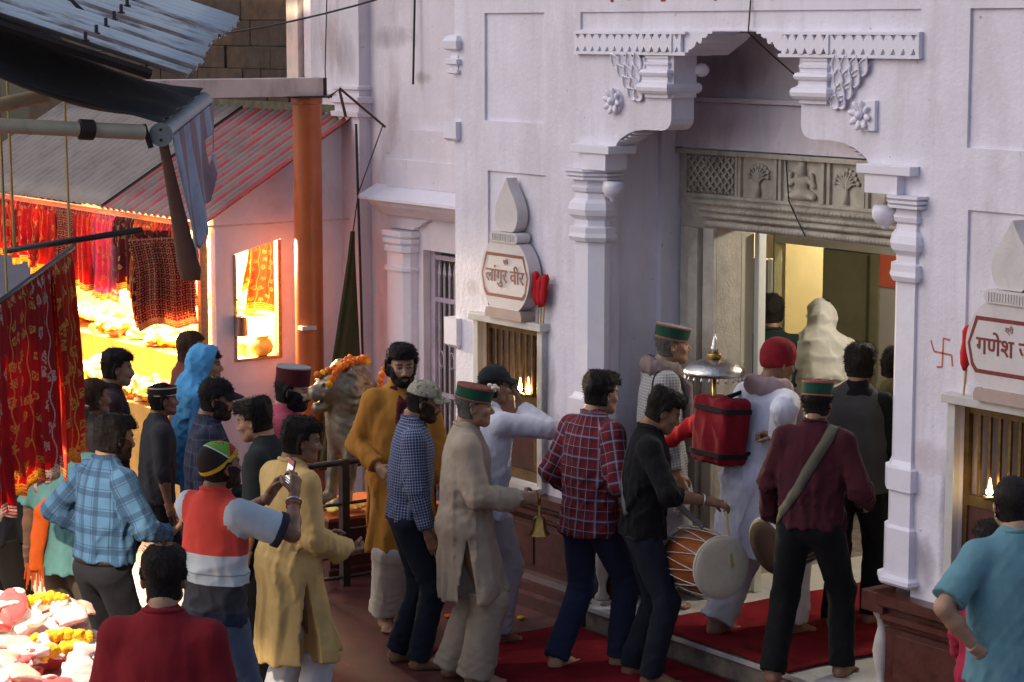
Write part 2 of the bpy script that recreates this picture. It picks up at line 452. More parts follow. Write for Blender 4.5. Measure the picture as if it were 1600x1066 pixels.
def hair_mesh(f0, style, seed, h=.006):
    """short hair grown from the head's own surface"""
    g = np.random.default_rng(seed)
    f = Field(f0.lo, f0.lo + f0.h * f0.n, h)
    X, Y, Z = np.meshgrid(*f.ax, indexing='ij'); P = np.stack([X.ravel(), Y.ravel(), Z.ravel()], 1)
    d = f0.at(P); out = np.any((P < f0.lo) | (P > f0.lo + f0.h * (f0.n - 1)), 1); d[out] = .05 + 0 * d[out]
    x, y, z = P.T
    top = style.get('top', .02); side = style.get('side', .008); line = style.get('line', .062); quiff = style.get('quiff', .0)
    up = np.clip((z - .0) / .09, 0, 1)
    th = side + (top - side) * up + quiff * np.clip(y / .08, 0, 1) * up
    keep = (z - (line - .0)) * 1.0                                   # above the hairline at the brow
    back = np.clip((.028 - y) / .035, 0, 1)                           # behind the temples hair reaches lower
    low = style.get('nape', -.075)
    keep = z - (line * (1 - back) + low * back)
    ear = np.hypot((y + .002) / .027, (z + .022) / .042) - 1
    keep = np.where((np.abs(x) > .066), np.minimum(keep, ear * .03), keep)
    a = Folds(seed, 130, (1, 1, .45), 6); b = Folds(seed + 1, 45, (1, 1, .7), 4)
    near = np.abs(d) < .05
    n = np.zeros(len(P)); n[near] = a(P[near]) * .35 + b(P[near]) * .8
    th = th * (1 + .5 * n * style.get('messy', 1))
    dd = np.maximum(d - th, -keep); dd[d > .049] = .3
    f.D = dd.reshape(f.D.shape).astype(np.float32)
    V, F = f.mesh()
    # loose strands
    ns = style.get('strands', 2600)
    if ns and len(V):
        i = g.integers(0, len(V), ns); i = i[V[i, 2] > low + .02]; p = V[i]; gr = f.grad(p)
        comb = np.asarray(style.get('comb', (0, .5, .2)), float)
        dr = gr * .6 + comb + g.normal(size=p.shape) * .55; dr /= np.linalg.norm(dr, axis=1, keepdims=True)
        L = g.uniform(.007, style.get('slen', .026), len(p))[:, None]
        sd = np.cross(dr, gr + .01); sd /= np.maximum(np.linalg.norm(sd, axis=1, keepdims=True), 1e-6); w = .0014
        a0 = p - gr * .003
        SV = np.concatenate([a0 - sd * w, a0 + sd * w, a0 + dr * L * .6 + sd * w * .7, a0 + dr * L + np.array([0, 0, -.003])])
        m = len(p); SF = np.stack([np.arange(m), np.arange(m) + m, np.arange(m) + 2 * m, np.arange(m) + 3 * m], 1)
        V, F = join([(V, F), (SV, SF)])
    return V, F
def beard_mesh(f0, style, seed, h=.006):
    f = Field(f0.lo, f0.lo + f0.h * f0.n, h)
    X, Y, Z = np.meshgrid(*f.ax, indexing='ij'); P = np.stack([X.ravel(), Y.ravel(), Z.ravel()], 1)
    d = f0.at(P); x, y, z = P.T; ax = np.abs(x)
    full = style.get('beard', 0); mou = style.get('moustache', 0); L = style.get('length', .005)
    keep = np.full(len(P), -1.)
    if full:
        line = -.045 - .035 * np.clip((.055 - ax) / .04, 0, 1) + .05 * np.clip((ax - .055) / .015, 0, 1)
        k = np.minimum(line - z, y + .01); k = np.minimum(k, z + .155)
        lipm = np.hypot(ax / .026, (z + .0715) / .012) - 1
        keep = np.maximum(keep, np.minimum(k, np.where(y > .06, lipm * .03, 1)))
    if mou:
        m = np.minimum(.0075 - np.abs(z + .0555 + .28 * np.clip(ax - .008, 0, 1)), np.minimum(.034 - ax, y - .07))
        keep = np.maximum(keep, m)
    a = Folds(seed, 160, (1, 1, .5), 5); near = np.abs(d) < .03; n = np.zeros(len(P)); n[near] = a(P[near])
    dd = np.maximum(d - L * (1 + .5 * n), -keep); dd[d > .03] = .3
    f.D = dd.reshape(f.D.shape).astype(np.float32); return f.mesh()

# ------------------------------------------------------------------ hand (right hand: palm -Z, fingers +Y, thumb -X) and foot
_hc = {}
def hand_mesh(side, curl, thumb=.4, spread=.06, h=.0045):
    k = (side, round(curl, 2), round(thumb, 2), round(spread, 2))
    if k in _hc: return _hc[k]
    f = Field((-.085, -.05, -.10), (.075, .21, .05), h)
    f.cone((0, -.04, 0), (0, .01, 0), .027, .026, k=0, right=(1, 0, 0), kx=1.15)
    f.cone((-.012, .02, 0), (-.024, .083, .0), .014, .012, k=.015); f.cone((.012, .02, 0), (.026, .078, -.004), .014, .0115, k=.015)
    f.cone((0, .02, .0), (0, .085, 0), .015, .0125, k=.015, right=(1, 0, 0), kx=1.9)
    for x0, y0, L, r in ((-.029, .084, .070, .0088), (-.0095, .090, .078, .009), (.0105, .086, .072, .0086), (.0285, .076, .056, .0076)):
        p = np.array([x0, y0, 0.]); a = 0.; sx = x0 * spread * 12
        for seg, q in ((.46, .8), (.30, 1.15), (.24, .9)):
            a += curl * q; d = np.array([sx * .12, math.cos(a), -math.sin(a)]); e = p + d * L * seg
            f.cone(p, e, r, r * .93, k=.004); p = e; r *= .93
    p = np.array([-.026, .022, -.006]); d = nv((-.75, .65, -.35 - .5 * thumb))
    e = p + d * .042; f.cone(p, e, .0135, .0115, k=.012)
    d2 = nv((-.35 + .5 * thumb, .85, -.3 - .6 * thumb)); e2 = e + d2 * .032; f.cone(e, e2, .0112, .0102, k=.005)
    d3 = nv((-.1 + .8 * thumb, .85, -.3 - .5 * thumb)); f.cone(e2, e2 + d3 * .026, .0102, .0082, k=.004)
    V, F = f.mesh()
    if side < 0: V = V * np.array([-1, 1, 1]); F = F[:, ::-1]
    _hc[k] = (V, F); return _hc[k]
_fc = []
def foot_mesh():
    if _fc: return _fc[0]
    f = Field((-.06, -.09, -.09), (.06, .22, .08), .007)
    f.cone((0, -.01, .06), (0, -.018, -.02), .036, .038, k=0); f.ell((0, -.03, -.045), (.032, .04, .028), k=.03)
    f.cone((0, .0, -.005), (-.006, .11, -.047), .037, .022, k=.03, right=(1, 0, 0), kx=1.35)
    f.cone((0, -.02, -.05), (-.003, .12, -.053), .028, .02, k=.02, right=(1, 0, 0), kx=1.5)
    for x, y, r in ((-.027, .165, .0135), (-.006, .166, .0105), (.011, .159, .01), (.026, .149, .0095), (.039, .136, .009)):
        f.cone((x * .9, .12, -.052), (x, y, -.058), r * 1.05, r, k=.006)
    f.half((0, 0, -.071), (0, 0, 1))
    _fc.append(f.mesh()); return _fc[0]
def basis(fwd, nrm):
    """columns X,Y,Z with Y=fwd and Z=-nrm"""
    y = nv(fwd); z = -np.asarray(nrm, float); z = nv(z - y * (z @ y)); return np.stack([np.cross(y, z), y, z], 1)

def addattr(me, name, data):
    a = me.attributes.new(name, 'FLOAT_VECTOR', 'POINT'); a.data.foreach_set('vector', np.asarray(data, np.float32).ravel())
def sobj(name, VF, mat, parent, sc=1.0, cu=None, tint=None):
    V, F = VF; me = meshdata(name, V * sc, F, mat, True)
    if cu is not None: addattr(me, 'cu', cu * np.array([sc, sc, 1]))
    if tint is not None: addattr(me, 'tint', tint)
    return link(bpy.data.objects.new(name, me), parent)
def clothuv(V, bones):
    best = np.full(len(V), 9.); uv = np.zeros((len(V), 3))
    for bi, (a, b, ref, rad, v0) in enumerate(bones):
        a = np.asarray(a, float); b = np.asarray(b, float); ab = b - a; L = np.linalg.norm(ab); u = ab / L
        w = V - a; t = np.clip(w @ u, 0, L); c = w - t[:, None] * u; d = np.linalg.norm(c, axis=1) - rad
        rf = np.asarray(ref, float); rf = nv(rf - u * (rf @ u)); sd = np.cross(u, rf)
        m = d < best; best[m] = d[m]
        # measured from the side away from ref, so that the seam lies on ref
        uv[m, 0] = np.arctan2(c[m] @ sd, -(c[m] @ rf)) * rad; uv[m, 1] = (w @ u)[m] + v0; uv[m, 2] = bi
    return uv
class Person: pass
HS = .93         # head size against the body
VIEW = 55.04     # world heading (degrees from +X) that faces picture-right
def person(label, loc, phi, H=1.70, skin='m', lean=3, twist=0, feet=((-.1, .0), (.1, .0)), fyaw=(8, -8), wl=None, wr=None, pl=None, pr=None,
           hl=None, hr=None, head=(0, 0, 0), fat=1.0, top=None, bottom=None, hair=None, hairm=None, face=None, ground=0.0, name='person', group=None,
           seed=1, hres=.0055, bare=True, neckf=0.0, at_head=True):
    sc = H / 1.705; hd = R(VIEW + phi); q = Person()
    root = empty(name, (loc[0], loc[1], ground), hd - math.pi / 2, label, 'person', group); q.root = root; q.sc = sc
    hip = np.array([0, 0, .93]); foot = [np.array([feet[0][0], feet[0][1], .07]), np.array([feet[1][0], feet[1][1], .07])]
    hip = hip + np.array([0, 0, -.004 - .11 * max(abs(feet[0][1] - feet[1][1]) - .1, 0)])
    hip[:2] = (foot[0][:2] + foot[1][:2]) / 2 * .8
    Rt = rotz(R(twist)) @ rotx(-R(lean))
    T = lambda x, y, z: hip + Rt @ (np.array([x, y, z - .93]))
    w = fat * .95
    shl, shr = T(-.170 * w ** .5, -.012, 1.392), T(.170 * w ** .5, -.012, 1.392)
    neck = T(0, -.012, 1.46); chest = T(0, .005, 1.29); waist = T(0, .0, 1.11); pel = T(0, -.005, .97)
    Rh = rotz(R(head[0] + twist * .5)) @ rotx(-R(head[1])) @ roty(R(head[2]))
    hc = T(0, .0, 1.507) + np.array([0, neckf, 0]) + Rh @ np.array([0, .033, .100])
    q.T, q.hc, q.Rh = T, hc, Rh
    if at_head:
        _o = rotz(hd - math.pi / 2) @ (hc * sc); root.location.x -= _o[0]; root.location.y -= _o[1]
    wl = T(-.245 * w, .05, .84) if wl is None else np.asarray(wl, float); wr = T(.245 * w, .05, .84) if wr is None else np.asarray(wr, float)
    el, wl = ik(shl, wl, .285, .255, (-.35, -.8, -.15) if pl is None else pl); er, wr = ik(shr, wr, .285, .255, (.35, -.8, -.15) if pr is None else pr)
    hl = hl or {}; hr = hr or {}
    hips = [hip + rotz(R(twist * .5)) @ np.array([-.088, 0, -.03]), hip + rotz(R(twist * .5)) @ np.array([.088, 0, -.03])]
    kn = []
    for i in (0, 1):
        k_, a_ = ik(hips[i], foot[i], .43, .425, (math.sin(R(-fyaw[i])) * .6, 1, 0)); kn.append(k_)
    q.el, q.er, q.wl, q.wr, q.shl, q.shr, q.kn, q.foot, q.hips, q.hip, q.waist, q.chest, q.neck, q.pel = el, er, wl, wr, shl, shr, kn, foot, hips, hip, waist, chest, neck, pel
    xr = Rt @ np.array([1, 0, 0.])
    # ---- body
    f0, HV, HF = head_mesh(hres, (face or {}).get('jaw', 1.0), (face or {}).get('nose', 1.0)); q.f0 = f0
    parts = [((HV * HS) @ Rh.T + hc, HF)]; tint = [face_tint(HV)]
    lo = np.min([el, er, wl, wr, shl, shr, foot[0], foot[1], kn[0], kn[1]], 0) - .18; hi = np.max([el, er, wl, wr, neck, kn[0], kn[1]], 0) + .18
    f = Field(lo, hi, .0155)
    f.cone(pel, waist, .10, .092, k=0, right=xr, kx=1.45).cone(waist, chest, .092 * w, .108 * w, k=.04, right=xr, kx=1.4)
    f.cone(shl, shr, .045, .045, k=.05); f.cone(chest, neck, .09, .055, k=.05)
    f.cone(neck, hc - Rh @ np.array([0, .045, .09]), .056, .054, k=.03)
    for s_, e_, w_ in ((shl, el, wl), (shr, er, wr)):
        f.cone(s_, e_, .047, .039, k=.03); f.cone(e_, e_ + (w_ - e_) * .35, .039, .04, k=.02); f.cone(e_ + (w_ - e_) * .35, w_, .04, .0255, k=.02)
    for i in (0, 1):
        f.cone(hips[i], kn[i], .078, .052, k=.04); f.cone(kn[i], kn[i] + (foot[i] - kn[i]) * .35, .05, .052, k=.02); f.cone(kn[i] + (foot[i] - kn[i]) * .35, foot[i], .05, .034, k=.02)
    parts.append(f.mesh()); tint.append(np.zeros((len(parts[-1][0]), 3)))
    for sd, e_, w_, hp in ((-1, el, wl, hl), (1, er, wr, hr)):
        fd = nv(w_ - e_); fd = np.asarray(hp.get('dir', fd * .9 + np.array([0, .15, -.05])), float); nr = np.asarray(hp.get('palm', (-sd, .15, 0)), float)
        B = basis(fd, nr); V, F = hand_mesh(sd, hp.get('curl', .28), hp.get('thumb', .4), hp.get('spread', .06))
        parts.append(((V * .98) @ B.T + w_ + nv(fd) * .018, F)); tint.append(np.zeros((len(V), 3)))
        q.__dict__['hand' + ('l' if sd < 0 else 'r')] = (w_ + nv(fd) * .1, B)
    FV, FF = foot_mesh()
    for i in (0, 1):
        V = FV.copy()
        if i == 0: V = V * np.array([-1, 1, 1]); F = FF[:, ::-1]
        else: F = FF
        parts.append((V @ rotz(R(fyaw[i])).T + foot[i], F)); tint.append(np.zeros((len(V), 3)))
    q.body = sobj('body', join(parts), SK[skin], root, sc, tint=np.concatenate(tint))
    # ---- eyes
    for s in (-1, 1):
        b = MB(); b.ball((s * .031, .0775, .003), (.0135, .0125, .0105), 10, 7)
        V = (np.array(b.V) * HS @ Rh.T + hc) * sc; e = mobj('eye', V, b.F, EYEM, q.body, True)
        b = MB(); b.ball((s * .031, .0862, .003), (.0058, .005, .0058), 8, 6)
        mobj('iris', (np.array(b.V) * HS @ Rh.T + hc) * sc, b.F, IRIS, e, True)
    # ---- top
    if top:
        lz = top.get('loose', .014); hem = top.get('hem', .86); sl = top.get('sleeve', 1.95); flare = top.get('flare', .0); kur = hem < .75
        lo = np.min([el, er, wl, wr, shl, shr, T(0, 0, hem), kn[0] if kur else hip, kn[1] if kur else hip], 0) - .22; hi = np.max([el, er, wl, wr, neck], 0) + .16; lo[2] = min(hem - .03, min(el[2], er[2], wl[2], wr[2]) - .1)
        f = Field(lo, hi, top.get('res', .0105))
        f.cone(waist, chest, (.108 + lz) * w, (.116 + lz) * w, k=0, right=xr, kx=1.36)
        f.cone(T(0, -.01, 1.2), T(0, -.012, 1.36), (.108 + lz) * w, (.088 + lz) * w, k=.04, right=xr, kx=1.55)
        f.cone(T(0, -.012, 1.425), shl, .062, .047 + lz * .7, k=.05); f.cone(T(0, -.012, 1.425), shr, .062, .047 + lz * .7, k=.05); f.cone(T(0, 0, 1.36), T(0, -.012, 1.475), .1, .062, k=.05, right=xr, kx=1.1)
        bot = hip + np.array([0, 0, hem - .93]) if kur else T(0, 0, hem)
        if kur:
            kd = (kn[0] + kn[1]) / 2; bot[:2] = hip[:2] * .4 + kd[:2] * .6 + np.array([0, -.012])
            f.cone(waist, hip + np.array([0, 0, .0]), (.108 + lz) * w, .125 + lz, k=.05, right=xr, kx=1.38)
            f.cone(hip, bot, .125 + lz, .135 + lz + flare, k=.05, right=xr, kx=1.3, cap=True)
            spread = abs(feet[0][1] - feet[1][1])
            if spread > .25: f.cone(hip, bot, .125 + lz, .125 + lz, k=.05, right=np.array([0, 1, 0]), kx=1 + spread * .9, cap=True)
        else:
            f.cone(waist, bot, (.108 + lz) * w, .126 * w + lz + flare, k=.05, right=xr, kx=1.4, cap=True)
        if top.get('belly'): f.ell(T(0, .06, 1.08), (.13 * w, .09 + .05 * top['belly'], .14), k=.08)
        ends = []
        for s_, e_, w_ in ((shl, el, wl), (shr, er, wr)):
            sr = top.get('arm', .049) + lz; cuf = top.get('cuff', .036) + lz * .8
            if sl <= 1:
                p = s_ + (e_ - s_) * sl; f.cone(s_, p, sr, sr + .008, k=.035, cap=True); ends.append((p, nv(e_ - s_)))
            else:
                t = sl - 1; p = e_ + (w_ - e_) * t; f.cone(s_, e_, sr, sr - .006, k=.035); f.cone(e_, p, sr - .006, cuf, k=.02, cap=True); ends.append((p, nv(w_ - e_)))
        if not kur: f.clip(lambda P: np.where(np.abs((P - hip) @ xr) < .21 * w, ((T(0, 0, hem) - P) @ (Rt @ np.array([0, 0, 1.]))), -1))
        f1 = Folds(seed * 5 + 1, 62, (1, 1, .2 if kur else .4), 3); f2 = Folds(seed * 5 + 2, 120, (1, 1, .22 if kur else .42), 3); f3 = Folds(seed * 5 + 3, 105, (1, 1, 1), 3); am = top.get('fold', .017) * .85
        wz = waist[2] - .06
        def disp(P):
            z = P[:, 2]; dn = np.clip((1.38 - z) / .35, .25, 1); de = np.minimum(np.linalg.norm(P - el, axis=1), np.linalg.norm(P - er, axis=1))
            eb = np.exp(-(de / .11) ** 2); r = -f1(P) * am * (dn + .3 * eb) - f2(P) * am * (.22 + .35 * np.exp(-((z - wz) / .12) ** 2)) - f3(P) * am * .75 * eb
            if kur:
                th = np.arctan2(P[:, 0] - hip[0], P[:, 1] - hip[1]); dp = np.clip((1.0 - z) / .4, 0, 1)
                r = r + dp * am * .9 * np.sin(th * 7 + 2.2 * np.sin(th * 2 + seed) + 3 * z)
            return np.clip(r, -.03, .005)
        f.func(disp)
        if kur and top.get('slit', True):
            zt = .88
            def slit(P):
                rel = P - hip; sx = np.abs(rel @ xr); fy = (rel - np.outer(rel @ xr, xr))[:, 1]
                wd = np.clip((zt - P[:, 2]) * .16, 0, .05)
                return np.where((sx > .07) & (P[:, 2] < zt), wd - np.abs(fy + .0), -1)
            f.clip(slit)
        V, F = f.mesh(); q.ft = f
        cu = clothuv(V, [(T(0, 0, .7), T(0, 0, 1.5), Rt @ np.array([0, 1, 0.]), .15, 0), (shl, el, (1, .3, 0), .062, .03), (el, wl, (1, .3, 0), .05, .33), (shr, er, (-1, .3, 0), .062, .03), (er, wr, (-1, .3, 0), .05, .33)])
        q.top = sobj(top.get('name', 'shirt'), (V, F), top['mat'], root, sc, cu)
        if top.get('collar'):
            c = Field(neck - .13, neck + .15, .008); ctr = T(0, -.008, 1.47); n = 20; pts = []
            for j in range(n):
                a = 2 * math.pi * j / n; pts.append(ctr + Rt @ np.array([math.sin(a) * .073, math.cos(a) * .07 + .004, .014 + (-.018 * math.cos(a) if math.cos(a) > 0 else .012 * -math.cos(a))]))
            hgt = Rt @ np.array([0, -.002, .022])
            for j in range(n):
                if top['collar'] == 'open' and j in (0, n - 1): continue
                c.cone(pts[j] - hgt, pts[(j + 1) % n] - hgt, .011, .011, k=.012); c.cone(pts[j] + hgt * .4, pts[(j + 1) % n] + hgt * .4, .008, .008, k=.012)
            VV, FFc = c.mesh(); sobj('collar', (VV, FFc), top.get('collarmat', top['mat']), q.top, sc, clothuv(VV, [(T(0, 0, 1.3), T(0, 0, 1.6), (0, 1, 0), .08, 0)]))
        if top.get('cuffmat'):
            for p, d in ends:
                rr = (top.get('arm', .049) + lz + .014) if sl <= 1 else (top.get('cuff', .036) + lz * .8 + .006)
                c = Field(p - .14, p + .14, .008); c.cone(p - d * .035, p + d * .004, rr, rr, k=0, cap=True, capa=True); VV, FFc = c.mesh(); sobj('cuff', (VV, FFc), top['cuffmat'], q.top, sc, np.zeros_like(VV))
    # ---- trousers
    if bottom:
        lz = bottom.get('loose', .012); hem = bottom.get('hem', .06); kn_r = bottom.get('knee', .062); an = bottom.get('ankle', .058); tz = min(1.04, (top or {}).get('hem', 1.) + .05) if (top or {}).get('hem', 1.) > .8 else 1.0
        f = Field(np.min([hips[0], foot[0], foot[1], kn[0], kn[1]], 0) - .2, np.max([T(0, 0, 1.1), hips[1], kn[0], kn[1]], 0) + .2, .0105)
        f.cone(hip + np.array([0, -.01, -.02]), T(0, -.003, tz), .113 * w + lz * .5, .104 * w, k=0, right=xr, kx=1.42, cap=True)
        for i in (0, 1):
            an_p = kn[i] + (foot[i] - kn[i]) * ((kn[i][2] - hem) / max(kn[i][2] - foot[i][2], .01)); an_p[1] -= .008
            f.cone(hips[i] + np.array([0, -.012, 0]), kn[i], .088 + lz, kn_r + lz, k=.035); f.cone(kn[i], an_p, kn_r + lz, an + lz, k=.03, cap=True)
        f1 = Folds(seed * 3 + 1, 55, (1, 1, .45), 3); f2 = Folds(seed * 3 + 2, 95, (.6, .6, 1.3), 3); am = bottom.get('fold', .015) * .8
        kz = [k_[2] for k_ in kn]; f.half((0, 0, tz), (0, 0, -1))
        def disp(P):
            z = P[:, 2]; kk = np.exp(-((z - kz[0]) / .12) ** 2); an_ = np.exp(-((z - hem - .06) / .1) ** 2); cr = np.exp(-((z - .86) / .1) ** 2)
            return np.clip(-f1(P) * am * (.5 + .35 * kk + .3 * an_ + .4 * cr) - f2(P) * am * (.12 + .4 * kk + .6 * an_), -.03, .004)
        f.func(disp)
        if top:
            ft = q.ft; hz = top.get('hem', .86) + .025; m_ = np.nonzero(f.D < .05); P = np.stack([f.ax[j][m_[j]] for j in range(3)], 1)
            ins = (P[:, 2] > hz) & np.all((P > ft.lo) & (P < ft.lo + ft.h * (ft.n - 1)), 1); dv = f.D[m_]; dv[ins] = np.maximum(dv[ins], ft.at(P[ins]) + .014); f.D[m_] = dv
        V, F = f.mesh(); cu = clothuv(V, [(kn[i], hips[i], (0, 1, 0), .09, .5) for i in (0, 1)] + [(foot[i], kn[i], (0, 1, 0), .075, 0) for i in (0, 1)])
        q.bottom = sobj(bottom.get('name', 'trousers'), (V, F), bottom['mat'], root, sc, cu); q.fb = f
    # ---- hair, beard
    if hair is not None:
        V, F = hair_mesh(f0, hair, seed); sobj('hair', (V * HS @ Rh.T + hc, F), hairm or HAIR, root, sc)
    if face and (face.get('beard') or face.get('moustache')):
        V, F = beard_mesh(f0, face, seed)
        if len(V): sobj('beard' if face.get('beard') else 'moustache', (V * HS @ Rh.T + hc, F), face.get('mat', STUB if face.get('length', .005) <= .003 else HAIR), root, sc)
    q.hw = lambda P: (np.asarray(P, float) @ Rh.T + hc)          # head frame -> person frame
    return q
def hobj(q, name, VF, mat, parent=None, cu=None):
    V, F = VF; F = F if isinstance(F, np.ndarray) else F
    V = (np.asarray(V, float) * HS @ q.Rh.T + q.hc) * q.sc
    me = meshdata(name, V, F, mat, True)
    if cu is not None: addattr(me, 'cu', cu)
    return link(bpy.data.objects.new(name, me), parent or q.root)
# ------------------------------------------------------------------ surfaces of the place
LILAC = worn('lilac_limewash', (.735, .705, .80), .06, .75, scale=3.5, dirt=(.42, .37, .38), dirt_amt=.42, dscale=3.0, bmp=.7, bscale=34, streak=True)
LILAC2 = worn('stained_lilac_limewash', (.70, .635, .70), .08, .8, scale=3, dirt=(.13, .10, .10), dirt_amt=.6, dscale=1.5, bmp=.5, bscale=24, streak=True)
LILACG = worn('glossy_lilac_enamel', (.745, .72, .81), .05, .38, scale=5, dirt=(.40, .34, .36), dirt_amt=.2, dscale=5, bmp=.25, bscale=40)
def stain(m, spots, amt=.85):
    """soot and damp marks at places of their own: spots (x, z, rx, rz, colour)"""
    nt = m.node_tree; b = nt.nodes['Principled BSDF']; src = b.inputs['Base Color'].links[0].from_socket; sp = N(nt, 'SeparateXYZ'); oc = ocoord(nt); nt.links.new(oc, sp.inputs[0])
    n1 = noise(nt, 5, 8, .62, scaled(nt, oc, (1, 1, .4)), .3)
    for x, z, rx, rz, col in spots:
        e = mth(nt, 'ADD', mth(nt, 'POWER', mth(nt, 'DIVIDE', mth(nt, 'SUBTRACT', sp.outputs[0], x), rx), 2), mth(nt, 'POWER', mth(nt, 'DIVIDE', mth(nt, 'SUBTRACT', sp.outputs[2], z), rz), 2))
        f_ = mth(nt, 'ADD', mth(nt, 'SUBTRACT', 1.0, e), mth(nt, 'MULTIPLY', mth(nt, 'SUBTRACT', n1, .5), 3.2)); src = mixc(nt, mth(nt, 'MULTIPLY', gmap(nt, f_, -.1, 1.6), amt), src, col)
    # uneven coats of wash and rain streaks
    src = mixc(nt, mth(nt, 'MULTIPLY', gmap(nt, noise(nt, 1.4, 6, .65, oc, .4), .42, .62), .3), src, (.62, .58, .63)); src = mixc(nt, mth(nt, 'MULTIPLY', gmap(nt, noise(nt, 1.0, 6, .7, scaled(nt, oc, (11, 11, .7))), .52, .72), .32), src, (.47, .43, .45))
    src = mixc(nt, mth(nt, 'MULTIPLY', gmap(nt, noise(nt, 6, 5, .7, oc, 1.2), .6, .66), .35), src, (.82, .80, .86))
    # pin holes and scuffs
    sc = noise(nt, 22, 3, .5, oc); src = mixc(nt, mth(nt, 'MULTIPLY', gmap(nt, sc, .72, .76), .55), src, (.2, .16, .17)); nt.links.new(src, b.inputs['Base Color'])
BK = (.05, .04, .042); stain(LILAC, [(-2.07, 1.05, .10, .30, BK), (-2.10, 1.5, .06, .2, (.2, .17, .17)), (1.22, .93, .09, .16, BK), (1.36, 1.1, .05, .35, BK), (1.15, 1.5, .2, .1, (.42, .32, .33)), (-2.98, 2.0, .09, .07, (.38, .27, .26)), (-1.95, 1.0, .2, .3, (.45, .40, .40))])
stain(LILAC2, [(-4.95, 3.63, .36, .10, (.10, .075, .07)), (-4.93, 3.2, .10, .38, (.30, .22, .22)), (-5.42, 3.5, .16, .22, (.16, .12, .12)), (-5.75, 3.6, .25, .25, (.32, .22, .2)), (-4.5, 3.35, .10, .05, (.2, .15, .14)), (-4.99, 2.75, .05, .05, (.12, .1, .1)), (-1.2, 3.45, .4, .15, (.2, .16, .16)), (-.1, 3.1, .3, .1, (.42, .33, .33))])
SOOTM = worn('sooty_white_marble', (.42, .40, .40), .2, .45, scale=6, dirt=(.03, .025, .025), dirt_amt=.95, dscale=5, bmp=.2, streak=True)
MARBLE = worn('old_carved_marble', (.47, .425, .36), .2, .7, scale=9, dirt=(.12, .095, .075), dirt_amt=.65, dscale=4.5, bmp=.7, bscale=55, streak=True)
WMARBLE = worn('white_marble', (.55, .53, .51), .1, .35, scale=4, dirt=(.25, .22, .20), dirt_amt=.5, dscale=5, bmp=.1)
SIGNW = worn('sign_white_paint', (.60, .55, .55), .06, .5, scale=7, dirt=(.3, .25, .25), dirt_amt=.3, dscale=9, bmp=.2)
MAROONP = worn('maroon_sign_paint', (.19, .022, .018), .2, .5, scale=30, bmp=.1)
PLINTH = worn('polished_red_granite', (.085, .026, .020), .35, .28, scale=14, dirt=(.16, .09, .07), dirt_amt=.4, dscale=3, bmp=.12, bscale=90)
GROUND = worn('red_oxide_floor', (.105, .034, .032), .3, .38, scale=2.0, dirt=(.05, .022, .02), dirt_amt=.7, dscale=1.3, bmp=.25, bscale=40)
CARPET = worn('red_felt_carpet', (.18, .009, .016), .3, .95, scale=5, dirt=(.12, .012, .015), dirt_amt=.6, dscale=2.5, bmp=.7, bscale=180, spec=.1)
RISER = worn('dirty_stone', (.22, .18, .15), .3, .8, scale=9, dirt=(.05, .035, .03), dirt_amt=.8, dscale=6, bmp=.6, bscale=30)
BRASS = worn('brass', (.42, .27, .085), .3, .36, 1.0, scale=20, dirt=(.06, .04, .02), dirt_amt=.6, dscale=9, bmp=.2, bscale=50)
BRASSG = worn('aged_gold_paint', (.17, .105, .035), .3, .45, .6, scale=20, dirt=(.05, .03, .015), dirt_amt=.6, dscale=9, bmp=.2)
DARKIN = worn('dark_brown_matte', (.035, .02, .015), .3, .8, scale=8)  # near-black brown shared by niche backs, alcove back and small fittings
REDWOOD = worn('dark_red_panel', (.075, .022, .016), .3, .5, scale=10, bmp=.2)
GATEP = worn('lavender_iron_paint', (.42, .36, .46), .1, .5, scale=12, dirt=(.14, .10, .11), dirt_amt=.5, dscale=8, bmp=.2)
SOOT = worn('soot_stain', (.055, .045, .045), .3, .9, scale=12)
C0 = -.35                                              # centre line of the gateway
def mx(u): return C0 + u

# ------------------------------------------------------------------ ground, platform, carpets
MB().add([(-60, -60, 0), (60, -60, 0), (60, 60, 0), (-60, 60, 0)], [(0, 1, 2, 3)]).build('ground', GROUND)['kind'] = 'structure'
pf = MB(); pf.box(-1.60, 1.30, .012, 3.4, .0, .118); pf = pf.build('platform', RISER); tag(pf, kind='structure')
xs = [-1.60, -1.03, -.42, .19, .80, 1.30]; ys = [-.012, .09, .64, 1.2, 1.9, 2.7, 3.4]
for i in range(len(xs) - 1):
    for j in range(len(ys) - 1):
        MB().box(xs[i] + .003, xs[i + 1] - .003, ys[j] + .002, ys[j + 1] - .002, .118, .15 - .0012 * ((i * 7 + j * 3) % 3), .004).build('slab', WMARBLE, pf)
def ripple_sheet(x0, x1, y0, y1, z, nx, ny, amp, seed, skew=0):
    g = Folds(seed, 9, (1, 1, 0), 5); V = []; F = []
    for j in range(ny + 1):
        for i in range(nx + 1):
            x = x0 + (x1 - x0) * i / nx + skew * j / ny; y = y0 + (y1 - y0) * j / ny; p = np.array([[x, y, 0]])
            e = .012 * math.sin(7 * y + seed) if i in (0, nx) else 0
            V.append((x + e, y, z + amp * (g(p)[0] + .5)))
    for j in range(ny):
        for i in range(nx): a = j * (nx + 1) + i; F.append((a, a + 1, a + nx + 2, a + nx + 1))
    return V, F
def carpet(name, args):
    V, F = ripple_sheet(*args); o = mobj(name, V, F, CARPET, None, True)
    m = o.modifiers.new('s', 'SOLIDIFY'); m.thickness = .006; m.offset = 1; return o
tag(carpet('carpet', (-1.0, .30, -.012, 3.0, .157, 30, 60, .010, 3)), 'red felt carpet runner on the white marble platform through the doorway', 'carpet')
tag(carpet('carpet', (-1.70, .75, -1.10, -.06, .008, 50, 28, .012, 9)), 'red felt carpet on the street floor below the marble step', 'carpet')

